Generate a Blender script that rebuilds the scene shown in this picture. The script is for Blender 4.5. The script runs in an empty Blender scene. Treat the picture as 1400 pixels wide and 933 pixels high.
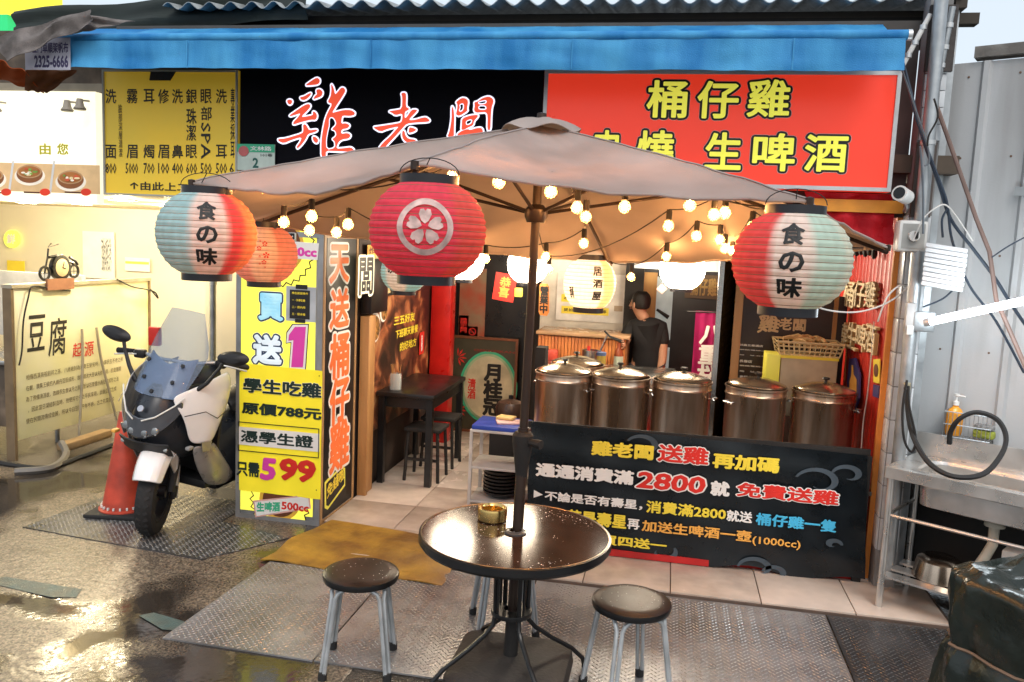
import bpy, bmesh, math, random
from mathutils import Vector, Matrix, noise as mnoise
random.seed(7)
sc = bpy.context.scene
COL = sc.collection
V = Vector
PI = math.pi
R = math.radians

# ------------------------------------------------------------------ camera
FPX = 1120.0; CAMH = 1.95
yaw, pitch, roll = R(10.65), math.atan(132/FPX), R(2.5)
fw = V((-math.sin(yaw)*math.cos(pitch), math.cos(yaw)*math.cos(pitch), -math.sin(pitch)))
r0 = V((math.cos(yaw), math.sin(yaw), 0)); u0_ = r0.cross(fw)
rt = r0*math.cos(roll)+u0_*math.sin(roll); up = -r0*math.sin(roll)+u0_*math.cos(roll)
CAM = V((0, 0, CAMH))
cd = bpy.data.cameras.new('camera'); cam = bpy.data.objects.new('camera', cd); COL.objects.link(cam)
m = Matrix((rt, up, -fw)).transposed().to_4x4(); m.translation = CAM
cam.matrix_world = m
cd.sensor_width = 36; cd.lens = 36*FPX/1400; cd.clip_end = 500; cd.clip_start = .05
sc.camera = cam
# ------------------------------------------------------------------ world, sun, exposure
w = bpy.data.worlds.new('World'); sc.world = w; w.use_nodes = True
nt = w.node_tree; bg = nt.nodes['Background']
sky = nt.nodes.new('ShaderNodeTexSky'); sky.sky_type = 'NISHITA'; sky.sun_disc = False
SUN_EL, SUN_ROT = R(50), R(160)
sky.sun_elevation = SUN_EL; sky.sun_rotation = SUN_ROT; sky.air_density = 1.0; sky.dust_density = 6.0; sky.ozone_density = 1.5
mxw = nt.nodes.new('ShaderNodeMix'); mxw.data_type = 'RGBA'; mxw.inputs[0].default_value = .6; mxw.inputs[7].default_value = (7.2, 7.9, 8.4, 1)   # even cloud cover
nt.links.new(sky.outputs[0], mxw.inputs[6]); nt.links.new(mxw.outputs[2], bg.inputs[0]); bg.inputs[1].default_value = 0.08
sl = bpy.data.lights.new('sun', 'SUN'); sl.energy = .5; sl.angle = R(25); sl.color = (1, .97, .93)
so = bpy.data.objects.new('sun', sl); COL.objects.link(so)
sd = V((math.sin(SUN_ROT)*math.cos(SUN_EL), math.cos(SUN_ROT)*math.cos(SUN_EL), math.sin(SUN_EL)))
so.rotation_euler = sd.to_track_quat('Z', 'Y').to_euler()
sc.view_settings.view_transform = 'Standard'; sc.view_settings.look = 'None'
sc.view_settings.exposure = 1.0; sc.view_settings.gamma = 1
cy = sc.cycles
cy.use_denoising = True; cy.max_bounces = 7; cy.diffuse_bounces = 3; cy.glossy_bounces = 4
cy.transmission_bounces = 6; cy.transparent_max_bounces = 16; cy.sample_clamp_indirect = 6
cy.caustics_reflective = False; cy.caustics_refractive = False

# ------------------------------------------------------------------ measuring helpers
def ray(x, y): return fw+rt*((x-700)/FPX)-up*((y-466.5)/FPX)
def Zp(x, y, z=0): d = ray(x, y); return CAM+d*((z-CAMH)/d.z)
def Yp(x, y, yy): d = ray(x, y); return CAM+d*(yy/d.y)
def Xp(x, y, xx): d = ray(x, y); return CAM+d*(xx/d.x)
def Dp(x, y, dd): return CAM+ray(x, y)*dd

class Frame:
    def __init__(s, O, U, Vv=(0, 0, 1)):
        s.O = V(O); s.U = V(U).normalized(); s.V = V(Vv).normalized(); s.N = s.U.cross(s.V)
    def px(s, x, y):
        d = ray(x, y); t = (s.O-CAM).dot(s.N)/d.dot(s.N); p = CAM+d*t-s.O
        return p.dot(s.U), p.dot(s.V)
    def at(s, u, v, n=0): return s.O+s.U*u+s.V*v+s.N*n
def FY(y, dy=0): return Frame((0, y, 0), (1, 0, 0))
def FXl(x): return Frame((x, 0, 0), (0, 1, 0))
def FXr(x): return Frame((x, 0, 0), (0, -1, 0))

# ------------------------------------------------------------------ materials
MT = {}
def M(name, c, rough=.55, metal=0, var=.18, scale=7, bump=0, bscale=80, c2=None, emit=None, es=0, trans=0, alpha=1, spec=.5, streak=False, coat=0, rvar=.12, ior=1.45, lo=.35, hi=.7):
    if name in MT: return MT[name]
    mt = bpy.data.materials.new(name); mt.use_nodes = True; n = mt.node_tree; L = n.links
    p = n.nodes['Principled BSDF']
    tc = n.nodes.new('ShaderNodeTexCoord'); mp = n.nodes.new('ShaderNodeMapping'); L.new(tc.outputs['Object'], mp.inputs[0])
    oi = n.nodes.new('ShaderNodeObjectInfo'); ml = n.nodes.new('ShaderNodeMath'); ml.operation = 'MULTIPLY'; ml.inputs[1].default_value = 37.
    L.new(oi.outputs['Random'], ml.inputs[0]); L.new(ml.outputs[0], mp.inputs['Location'])      # every object gets its own patch of the pattern
    if streak: mp.inputs['Scale'].default_value = (1, 1, .12)
    nz = n.nodes.new('ShaderNodeTexNoise'); nz.inputs['Scale'].default_value = scale; nz.inputs['Detail'].default_value = 6
    L.new(mp.outputs[0], nz.inputs['Vector'])
    cr = n.nodes.new('ShaderNodeValToRGB'); e = cr.color_ramp.elements
    e[0].position = lo; e[1].position = hi
    c = tuple(c)
    e[1].color = c+(1,)
    e[0].color = (tuple(c2) if c2 else tuple(x*(1-var*1.6) for x in c))+(1,)
    L.new(nz.outputs['Fac'], cr.inputs[0]); L.new(cr.outputs[0], p.inputs['Base Color'])
    mr = n.nodes.new('ShaderNodeMapRange'); mr.inputs['To Min'].default_value = max(0, rough-rvar); mr.inputs['To Max'].default_value = min(1, rough+rvar)
    L.new(nz.outputs['Fac'], mr.inputs['Value']); L.new(mr.outputs[0], p.inputs['Roughness'])
    p.inputs['Metallic'].default_value = metal; p.inputs['Specular IOR Level'].default_value = spec
    p.inputs['Transmission Weight'].default_value = trans; p.inputs['Alpha'].default_value = alpha; p.inputs['IOR'].default_value = ior
    p.inputs['Coat Weight'].default_value = coat
    if emit:
        p.inputs['Emission Color'].default_value = tuple(emit)+(1,); p.inputs['Emission Strength'].default_value = es
    if bump:
        n2 = n.nodes.new('ShaderNodeTexNoise'); n2.inputs['Scale'].default_value = bscale; n2.inputs['Detail'].default_value = 4
        L.new(tc.outputs['Object'], n2.inputs['Vector'])
        b = n.nodes.new('ShaderNodeBump'); b.inputs['Strength'].default_value = bump; b.inputs['Distance'].default_value = .01
        L.new(n2.outputs['Fac'], b.inputs['Height']); L.new(b.outputs[0], p.inputs['Normal'])
    MT[name] = mt; return mt
def cloth(name, c, tl=.35, var=.15, scale=5, bump=.15, attr=None, rough=.85, tcol=None):
    """thin woven or paper sheet that lets some light through"""
    mt = M(name, c, rough, 0, var, scale, bump, 200, spec=.2); n = mt.node_tree; L = n.links
    p = n.nodes['Principled BSDF']; out = n.nodes['Material Output']
    t = n.nodes.new('ShaderNodeBsdfTranslucent'); mx = n.nodes.new('ShaderNodeMixShader'); mx.inputs[0].default_value = tl
    if attr:
        a = n.nodes.new('ShaderNodeAttribute'); a.attribute_name = attr
        mm = n.nodes.new('ShaderNodeMix'); mm.data_type = 'RGBA'; mm.blend_type = 'MULTIPLY'; mm.inputs[0].default_value = 1
        src = p.inputs['Base Color'].links[0].from_socket
        L.new(src, mm.inputs[6]); L.new(a.outputs['Color'], mm.inputs[7]); L.new(mm.outputs[2], p.inputs['Base Color']); L.new(mm.outputs[2], t.inputs[0])
    elif tcol: t.inputs[0].default_value = tuple(tcol)+(1,)
    else: L.new(p.inputs['Base Color'].links[0].from_socket, t.inputs[0])
    L.new(p.outputs[0], mx.inputs[1]); L.new(t.outputs[0], mx.inputs[2]); L.new(mx.outputs[0], out.inputs[0])
    return mt
def glow(name, c, s): return M(name, c, .5, 0, .05, 4, emit=c, es=s)
def glass(name, c, mixf=.85, rough=.05):
    """thin clear sheet: mostly transparent with a glossy skin"""
    if name in MT: return MT[name]
    mt = bpy.data.materials.new(name); mt.use_nodes = True; n = mt.node_tree; L = n.links
    out = n.nodes['Material Output']; p = n.nodes['Principled BSDF']; p.inputs['Base Color'].default_value = tuple(c)+(1,); p.inputs['Roughness'].default_value = rough
    t = n.nodes.new('ShaderNodeBsdfTransparent'); t.inputs[0].default_value = tuple(min(1, .55+x*.45) for x in c)+(1,)
    mx = n.nodes.new('ShaderNodeMixShader'); mx.inputs[0].default_value = 1-mixf
    L.new(t.outputs[0], mx.inputs[1]); L.new(p.outputs[0], mx.inputs[2]); L.new(mx.outputs[0], out.inputs[0]); MT[name] = mt; return mt
def wood(name, c, c2, scale=3):
    return M(name, c, .55, 0, .2, scale*3, .25, 60, c2=c2, streak=True)

white_paint = M('white paint', (.78, .78, .76), .35, bump=.03)
black_paint = M('black paint', (.012, .012, .013), .32, var=.3)
black_matt = M('black matt', (.018, .016, .015), .7, bump=.1)
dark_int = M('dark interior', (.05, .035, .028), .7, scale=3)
chrome = M('brushed steel', (.62, .6, .57), .26, 1, .25, 6, .08, 60, streak=True)
galv = M('galvanised pipe', (.45, .48, .5), .42, .75, .2, 9, .1, 50)
alu = M('aluminium trim', (.6, .62, .63), .4, .6, .12, 9)
rubber = M('rubber', (.02, .02, .021), .75, bump=.1)
T_white = M('print white', (.85, .85, .83), .5, var=.05)
T_black = M('print black', (.012, .012, .012), .5, var=.05)
T_red = M('print red', (.72, .03, .02), .5, var=.08)
T_yel = M('print yellow', (.9, .72, .06), .5, var=.05)
T_lemon = M('print lemon', (.93, .9, .12), .45, var=.03)
T_cyan = M('print cyan', (.06, .48, .8), .5, var=.08)
T_mag = M('print magenta', (.72, .06, .42), .5, var=.05)
T_green = M('print green', (.05, .45, .25), .5, var=.05)
T_orange = M('print orange', (.85, .42, .08), .5, var=.05)
T_brown = M('print brown', (.16, .05, .02), .5)
T_grey = M('print grey', (.06, .085, .11), .6)
T_pink = M('print pink', (.85, .5, .45), .5)

# ------------------------------------------------------------------ mesh builder
WL = {}
def wl(o): return WL.get(o.name, V((0, 0, 0))) if o else V((0, 0, 0))
def thing(name, label, cat, loc=(0, 0, 0), group=None):
    o = bpy.data.objects.new(name, None); COL.objects.link(o); o.location = loc; o.empty_display_size = .1
    o['label'] = label; o['category'] = cat
    if group: o['group'] = group
    WL[o.name] = V(loc); return o
def tag(o, label, cat, group=None):
    o['label'] = label; o['category'] = cat
    if group: o['group'] = group
    return o
def struct(o): o['kind'] = 'structure'; return o
def stuff(o): o['kind'] = 'stuff'; return o
def link(name, me, parent=None, loc=None):
    o = bpy.data.objects.new(name, me); COL.objects.link(o)
    if parent: o.parent = parent
    WL[o.name] = wl(parent) if loc is None else V(loc)
    return o
class B:
    def __init__(s): s.bm = bmesh.new(); s.mi = 0
    def _f(s, vs):
        try:
            f = s.bm.faces.new(vs); f.material_index = s.mi; f.smooth = True; return f
        except ValueError: return None
    def box(s, c, d, rz=0, bev=0, mat=None):
        c = V(c); r = bmesh.ops.create_cube(s.bm, size=1); vs = r['verts']
        bmesh.ops.scale(s.bm, vec=d, verts=vs)
        es = list({e for v in vs for e in v.link_edges}); fs = list({f for v in vs for f in v.link_faces})
        if bev:
            q = bmesh.ops.bevel(s.bm, geom=es, offset=bev, segments=2, affect='EDGES', profile=.5)
            vs = list(set(q['verts'])|{v for f in q['faces'] for v in f.verts}|{v for v in vs if v.is_valid})
            vs = s._isl(vs)
        mm = mat if mat else (Matrix.Rotation(rz, 4, 'Z') if rz else None)
        if mm: bmesh.ops.transform(s.bm, matrix=mm, verts=vs)
        bmesh.ops.translate(s.bm, vec=c, verts=vs)
        for f in {f for v in vs for f in v.link_faces}: f.material_index = s.mi; f.smooth = True
        return s
    def _isl(s, vs):
        seen = set(v for v in vs if v.is_valid); st = list(seen)
        while st:
            v = st.pop()
            for e in v.link_edges:
                o = e.other_vert(v)
                if o not in seen: seen.add(o); st.append(o)
        return list(seen)
    def bb(s, a, b, bev=0):
        a, b = V(a), V(b); d = b-a
        return s.box((a+b)/2, (abs(d.x), abs(d.y), abs(d.z)), bev=bev)
    def tube(s, pts, r, n=8, cap=True, closed=False):
        pts = [V(p) for p in pts]; rs = r if isinstance(r, (list, tuple)) else [r]*len(pts)
        rings = []; prev = None
        for i, p in enumerate(pts):
            if closed: t = pts[(i+1) % len(pts)]-pts[i-1]
            else: t = (pts[min(i+1, len(pts)-1)]-pts[max(i-1, 0)])
            if t.length < 1e-9: t = V((0, 0, 1))
            t.normalize()
            if prev is None:
                a = V((0, 0, 1)) if abs(t.z) < .9 else V((1, 0, 0)); x = t.cross(a).normalized()
            else: x = (prev-t*prev.dot(t)).normalized()
            prev = x; y = t.cross(x)
            rings.append([s.bm.verts.new(p+(x*math.cos(2*PI*k/n)+y*math.sin(2*PI*k/n))*rs[i]) for k in range(n)])
        m_ = len(rings)
        for i in range(m_ if closed else m_-1):
            a, b = rings[i], rings[(i+1) % m_]
            for k in range(n): s._f((a[k], a[(k+1) % n], b[(k+1) % n], b[k]))
        if cap and not closed: s._f(rings[0][::-1]); s._f(rings[-1])
        return s
    def cyl(s, a, b, r, r2=None, n=16): return s.tube([a, b], [r, r if r2 is None else r2], n)
    def lathe(s, prof, c=(0, 0, 0), n=24, sx=1, sy=1, mat=None):
        c = V(c); rings = []
        for r, z in prof:
            ring = []
            for k in range(n if r > 1e-6 else 1):
                a = 2*PI*k/n; q = V((math.cos(a)*r*sx, math.sin(a)*r*sy, z))
                if mat: q = mat @ q
                ring.append(s.bm.verts.new(c+q))
            rings.append(ring)
        for a, b in zip(rings, rings[1:]):
            for k in range(n):
                k2 = (k+1) % n
                if len(a) == 1 and len(b) == 1: break
                if len(a) == 1: s._f((a[0], b[k2], b[k]))
                elif len(b) == 1: s._f((a[k], a[k2], b[0]))
                else: s._f((a[k], a[k2], b[k2], b[k]))
        return s
    def poly(s, pts): s._f([s.bm.verts.new(V(p)) for p in pts]); return s
    def prism(s, pts, d):
        """polygon pts extruded along vector d"""
        d = V(d); a = [s.bm.verts.new(V(p)) for p in pts]; b = [s.bm.verts.new(V(p)+d) for p in pts]
        s._f(a[::-1]); s._f(b); n = len(a)
        for i in range(n): s._f((a[i], a[(i+1) % n], b[(i+1) % n], b[i]))
        return s
    def grid(s, rows, closed=False):
        g = [[s.bm.verts.new(V(p)) for p in r] for r in rows]
        for a, b in zip(g, g[1:]):
            n = len(a)
            for k in range(n if closed else n-1): s._f((a[k], a[(k+1) % n], b[(k+1) % n], b[k]))
        s.g = g
        return s
    def thick(s, t):
        bmesh.ops.recalc_face_normals(s.bm, faces=s.bm.faces)
        bmesh.ops.solidify(s.bm, geom=list(s.bm.faces), thickness=t)
        for f in s.bm.faces: f.smooth = True
        return s
    def build(s, name, mat, parent=None, recalc=True, ang=.6, noise=0):
        bm = s.bm
        if noise:
            for v in bm.verts: v.co += V((random.uniform(-1, 1), random.uniform(-1, 1), random.uniform(-1, 1)))*noise
        if recalc: bmesh.ops.recalc_face_normals(bm, faces=bm.faces)
        for e in bm.edges:
            if len(e.link_faces) == 2 and e.calc_face_angle(0) > ang: e.smooth = False
        o_ = wl(parent)
        if parent is None:
            if bm.verts:   # put the origin at the thing's base
                xs = [v.co.x for v in bm.verts]; ys = [v.co.y for v in bm.verts]; zs = [v.co.z for v in bm.verts]
                o_ = V(((min(xs)+max(xs))/2, (min(ys)+max(ys))/2, min(zs)))
        bmesh.ops.translate(bm, vec=-o_, verts=bm.verts)
        me = bpy.data.meshes.new(name); bm.to_mesh(me); bm.free()
        for mm in (mat if isinstance(mat, (list, tuple)) else [mat]): me.materials.append(mm)
        o = link(name, me, parent, o_)
        if parent is None: o.location = o_
        return o
def sub(o, lv=1):
    md = o.modifiers.new('subsurf', 'SUBSURF'); md.levels = lv; md.render_levels = lv; return o
def dup(root, loc, rz=0, label=None, group=None):
    def cp(o, par):
        c = o.copy(); COL.objects.link(c); c.parent = par
        for ch in o.children: cp(ch, c)
        return c
    r = cp(root, None); r.location = loc; r.rotation_euler = (0, 0, rz)
    if label: r['label'] = label
    if group: r['group'] = group
    return r
def lamp(name, loc, e, c=(1, .7, .4), r=.05, parent=None, kind='POINT', size=None, rot=None):
    l = bpy.data.lights.new(name, kind); l.energy = e; l.color = c
    if kind == 'POINT': l.shadow_soft_size = r
    elif kind == 'SPOT': l.shadow_soft_size = r; l.spot_size = R(150); l.spot_blend = .8
    o = bpy.data.objects.new(name, l); COL.objects.link(o)
    if parent: o.parent = parent; o.location = V(loc)-wl(parent)
    else: o.location = loc
    if rot: o.rotation_euler = rot
    return o

# ------------------------------------------------------------------ lettering (the font built into Blender)
_tc = {}
def text_mesh(s, vert, res, sp=.95):
    """flat glyph faces (size 1) and the outline edges round them"""
    k = (s, vert, res, sp)
    if k in _tc: return _tc[k]
    cu = bpy.data.curves.new('t', 'FONT'); cu.body = '\n'.join(s) if vert else s
    cu.align_x = 'CENTER' if vert else 'LEFT'; cu.space_line = sp; cu.resolution_u = res; cu.fill_mode = 'FRONT'
    o = bpy.data.objects.new('t', cu); COL.objects.link(o)
    dg = bpy.context.evaluated_depsgraph_get(); me = bpy.data.meshes.new_from_object(o.evaluated_get(dg))
    vs = [(v.co.x, v.co.y) for v in me.vertices]; fs = [tuple(p.vertices) for p in me.polygons]
    bpy.data.objects.remove(o); bpy.data.curves.remove(cu); bpy.data.meshes.remove(me)
    cnt = {}
    for f in fs:
        for a, b in zip(f, f[1:]+f[:1]):
            e = (min(a, b), max(a, b)); cnt[e] = cnt.get(e, 0)+1
    _tc[k] = (vs, fs, [e for e, n_ in cnt.items() if n_ == 1]); return _tc[k]
def txt(par, fr, s, p1, p2, layers, name='lettering', vert=False, lift=.003, res=2, sp=.95, shear=0, uv=False, rot90=False, warp=None, mapper=None, step=.0014, brushy=0, lref=False):
    """lettering s fitted between two points of a plane; layers: [(material, weight in em), ...] front first.
    a layer = the glyph faces plus a rounded stroke of that weight round every outline (low ridges and cones, so nothing is coplanar)"""
    if uv: (ua, va), (ub, vb) = p1, p2
    else: ua, va = fr.px(*p1); ub, vb = fr.px(*p2)
    if lref: xr = p1[0] if lref is True else lref; va = fr.px(xr, p1[1])[1]; vb = fr.px(xr, p2[1])[1]
    if ua > ub: ua, ub = ub, ua
    if va > vb: va, vb = vb, va
    base, fs, es = text_mesh(s, vert, res, sp)
    if not base: return None
    tr = (lambda v: (v[1], -v[0])) if rot90 else (lambda v: v)
    bx = [tr(v) for v in base]; w0 = layers[0][1]
    x0, x1 = min(b[0] for b in bx)-w0, max(b[0] for b in bx)+w0; y0, y1 = min(b[1] for b in bx)-w0, max(b[1] for b in bx)+w0
    sx = (ub-ua)/(x1-x0); sy = (vb-va)/max(1e-6, y1-y0)
    if s in ('一', '-'): sy = sx
    verts, faces, mi, mats = [], [], [], []
    n = len(layers)
    def put(a, b, h):
        u = ua+(a-x0)*sx; q = va+(b-y0)*sy
        if shear: u += (q-(va+vb)/2)*shear
        if warp: u, q = warp(u, q)
        verts.append(mapper(u, q, h) if mapper else fr.at(u, q, h)); return len(verts)-1
    used = {i for e in es for i in e}
    for li, (mt, wg) in enumerate(layers):
        if mt not in mats: mats.append(mt)
        m_ = mats.index(mt); h0 = lift+(n-1-li)*step; n0 = len(faces)
        ids = [put(a, b, h0+step*.55) for a, b in bx]
        faces += [tuple(ids[i] for i in f) for f in fs]
        if wg:
            K = 8 if wg > .05 else 6
            for a_, b_ in es:
                (xa, ya), (xb, yb) = bx[a_], bx[b_]; dx, dy = xb-xa, yb-ya; L_ = math.hypot(dx, dy)
                if L_ < 1e-6: continue
                wx = wg
                if brushy: wx = wg*(1+brushy*(dy*dy-dx*dx)/(L_*L_)*.6)
                nx, ny = -dy/L_*wx, dx/L_*wx
                q = [put(xa+nx, ya+ny, h0), put(xb+nx, yb+ny, h0), put(xb, yb, h0+step*.5), put(xa, ya, h0+step*.5), put(xb-nx, yb-ny, h0), put(xa-nx, ya-ny, h0)]
                faces += [(q[0], q[3], q[2], q[1]), (q[3], q[5], q[4], q[2])]
            for i in used:
                x, y = bx[i]; c = put(x, y, h0+step*.5); rg = [put(x+wg*math.cos(2*PI*k/K), y+wg*math.sin(2*PI*k/K), h0) for k in range(K)]
                faces += [(c, rg[k], rg[(k+1) % K]) for k in range(K)]
        mi += [m_]*(len(faces)-n0)
    o_ = wl(par)
    me = bpy.data.meshes.new(name); me.from_pydata([v-o_ for v in verts], [], faces)
    for q in mats: me.materials.append(q)
    me.polygons.foreach_set('material_index', mi)
    return link(name, me, par)
def rect(par, fr, p1, p2, mat, t=.002, name='panel', lift=.001, uv=False, bev=0):
    if uv: (ua, va), (ub, vb) = p1, p2
    else: ua, va = fr.px(*p1); ub, vb = fr.px(*p2)
    pts = [fr.at(ua, va, lift), fr.at(ub, va, lift), fr.at(ub, vb, lift), fr.at(ua, vb, lift)]
    b = B(); b.prism(pts, fr.N*t)
    return b.build(name, mat, par)
def shape(par, fr, pts, mat, t=.001, name='shape', lift=.0015, uv=False):
    q = [p if uv else fr.px(*p) for p in pts]
    return B().prism([fr.at(u, v, lift) for u, v in q], fr.N*t).build(name, mat, par)
def ell(cx, cy_, rx, ry, n=24, a0=0): return [(cx+rx*math.cos(2*PI*k/n+a0), cy_+ry*math.sin(2*PI*k/n+a0)) for k in range(n)]
def frame_bars(par, fr, ua, va, ub, vb, w_, d, mat, name='frame', n0=0):
    b = B()
    for (a, b_, c, d_) in ((ua, va, ub, va+w_), (ua, vb-w_, ub, vb), (ua, va+w_, ua+w_, vb-w_), (ub-w_, va+w_, ub, vb-w_)):
        b.prism([fr.at(a, b_, n0), fr.at(c, b_, n0), fr.at(c, d_, n0), fr.at(a, d_, n0)], fr.N*d)
    return b.build(name, mat, par)

# ================================================================== GROUND
def wet_ground():
    mt = bpy.data.materials.new('wet asphalt'); mt.use_nodes = True; n = mt.node_tree; L = n.links; p = n.nodes['Principled BSDF']
    tc = n.nodes.new('ShaderNodeTexCoord')
    def nz(s, d=5):
        q = n.nodes.new('ShaderNodeTexNoise'); q.inputs['Scale'].default_value = s; q.inputs['Detail'].default_value = d; L.new(tc.outputs['Object'], q.inputs['Vector']); return q.outputs['Fac']
    def ramp(src, a, b, ca, cb):
        r = n.nodes.new('ShaderNodeValToRGB'); e = r.color_ramp.elements; e[0].position = a; e[1].position = b; e[0].color = ca+(1,); e[1].color = cb+(1,); L.new(src, r.inputs[0]); return r.outputs[0]
    big = nz(1.1, 6); fine = nz(130, 3)
    c1 = ramp(big, .38, .62, (.03, .025, .022), (.15, .13, .11)); c2 = ramp(fine, .3, .7, (.5, .5, .5), (1.3, 1.25, 1.15))
    mm = n.nodes.new('ShaderNodeMix'); mm.data_type = 'RGBA'; mm.blend_type = 'MULTIPLY'; mm.inputs[0].default_value = .8
    L.new(c1, mm.inputs[6]); L.new(c2, mm.inputs[7]); L.new(mm.outputs[2], p.inputs['Base Color'])
    L.new(ramp(big, .36, .56, (.05,)*3, (.2,)*3), p.inputs['Roughness'])
    v = n.nodes.new('ShaderNodeTexVoronoi'); v.inputs['Scale'].default_value = 62; L.new(tc.outputs['Object'], v.inputs['Vector'])
    ad = n.nodes.new('ShaderNodeMath'); ad.operation = 'ADD'; L.new(v.outputs['Distance'], ad.inputs[0]); L.new(fine, ad.inputs[1])
    b = n.nodes.new('ShaderNodeBump'); b.inputs['Distance'].default_value = .014
    L.new(ramp(big, .40, .56, (.15,)*3, (1,)*3), b.inputs['Strength']); L.new(ad.outputs[0], b.inputs['Height']); L.new(b.outputs[0], p.inputs['Normal'])
    p.inputs['Specular IOR Level'].default_value = .6
    return mt
g = B(); g.poly([(-60, -40, 0), (60, -40, 0), (60, 80, 0), (-60, 80, 0)])
struct(g.build('ground', wet_ground()))
teal = M('teal road paint', (.05, .11, .12), .35, var=.5, scale=14, c2=(.05, .07, .07), bump=.4, bscale=120)
for pts in ([(-10, 792), (6, 789), (112, 806), (104, 817), (70, 817), (0, 801)], [(190, 842), (210, 838), (252, 850), (244, 863), (222, 861)]):
    B().prism([Zp(x, y, .0055) for x, y in pts], (0, 0, .0015)).build('painted_dash', teal, None)['kind'] = 'structure'

# the near alley surface with its aggregate as real relief, flattened where water stands
import numpy as np
def asphalt(x0, x1, y0, y1, st, z0=.0008):
    rs = np.random.RandomState(5); nx, ny = int((x1-x0)/st)+1, int((y1-y0)/st)+1
    X_, Y_ = np.meshgrid(np.linspace(x0, x1, nx), np.linspace(y0, y1, ny))
    def val(sc_):
        h, w_ = int((y1-y0)/sc_)+3, int((x1-x0)/sc_)+3; g_ = rs.rand(h, w_); fx = (X_-x0)/sc_; fy_ = (Y_-y0)/sc_
        ix, iy = fx.astype(int), fy_.astype(int); tx, ty = fx-ix, fy_-iy; tx = tx*tx*(3-2*tx); ty = ty*ty*(3-2*ty)
        return (g_[iy, ix]*(1-tx)+g_[iy, ix+1]*tx)*(1-ty)+(g_[iy+1, ix]*(1-tx)+g_[iy+1, ix+1]*tx)*ty
    big = val(.85)*.55+val(.33)*.3+val(.12)*.15
    dry = np.clip((big-.40)/.14, 0, 1); dry = .10+.9*dry
    h = (rs.rand(ny, nx)*.9+val(.016)*.35+val(.03)*.4-.5)*.0034*dry+val(.4)*.0005+dry*.0016
    X2 = X_+(rs.rand(ny, nx)-.5)*st*.5; Y2 = Y_+(rs.rand(ny, nx)-.5)*st*.5
    edge = (X_ <= x0+st) | (X_ >= x1-st) | (Y_ <= y0+st) | (Y_ >= y1-st)
    Z_ = np.where(edge, 0, np.clip(h, 0, .0058))+z0
    co = np.stack([X2, Y2, Z_], -1).reshape(-1, 3).astype(np.float32)
    a = (np.arange(ny-1)[:, None]*nx+np.arange(nx-1)[None]).ravel(); q = np.stack([a, a+1, a+nx+1, a+nx], -1).astype(np.int32)
    me = bpy.data.meshes.new('asphalt'); me.vertices.add(len(co)); me.vertices.foreach_set('co', co.ravel())
    me.loops.add(q.size); me.loops.foreach_set('vertex_index', q.ravel()); me.polygons.add(len(q)); me.polygons.foreach_set('loop_start', np.arange(len(q), dtype=np.int32)*4)
    me.update(calc_edges=True); at = me.color_attributes.new('dry', 'FLOAT_COLOR', 'POINT'); dd = np.repeat(dry.reshape(-1, 1), 4, 1).astype(np.float32); at.data.foreach_set('color', dd.ravel())
    mt = bpy.data.materials.new('alley asphalt'); mt.use_nodes = True; n = mt.node_tree; L = n.links; p = n.nodes['Principled BSDF']
    av = n.nodes.new('ShaderNodeAttribute'); av.attribute_name = 'dry'; tc = n.nodes.new('ShaderNodeTexCoord')
    nz = n.nodes.new('ShaderNodeTexNoise'); nz.inputs['Scale'].default_value = 95; nz.inputs['Detail'].default_value = 2; L.new(tc.outputs['Object'], nz.inputs[0])
    r = n.nodes.new('ShaderNodeValToRGB'); L.new(nz.outputs['Fac'], r.inputs[0]); e = r.color_ramp.elements; e[0].position = .36; e[0].color = (.025, .021, .018, 1); e[1].position = .7; e[1].color = (.30, .24, .18, 1)
    w_ = n.nodes.new('ShaderNodeMix'); w_.data_type = 'RGBA'; L.new(av.outputs['Fac'], w_.inputs[0]); w_.inputs[6].default_value = (.022, .019, .017, 1); L.new(r.outputs[0], w_.inputs[7]); L.new(w_.outputs[2], p.inputs['Base Color'])
    mr = n.nodes.new('ShaderNodeMapRange'); L.new(av.outputs['Fac'], mr.inputs[0]); mr.inputs['To Min'].default_value = .06; mr.inputs['To Max'].default_value = .38; L.new(mr.outputs[0], p.inputs['Roughness']); p.inputs['Specular IOR Level'].default_value = .65
    me.materials.append(mt); o = link('asphalt', me); o['kind'] = 'structure'
asphalt(-6.2, -1.3, 2.2, 5.6, .0085)
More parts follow.
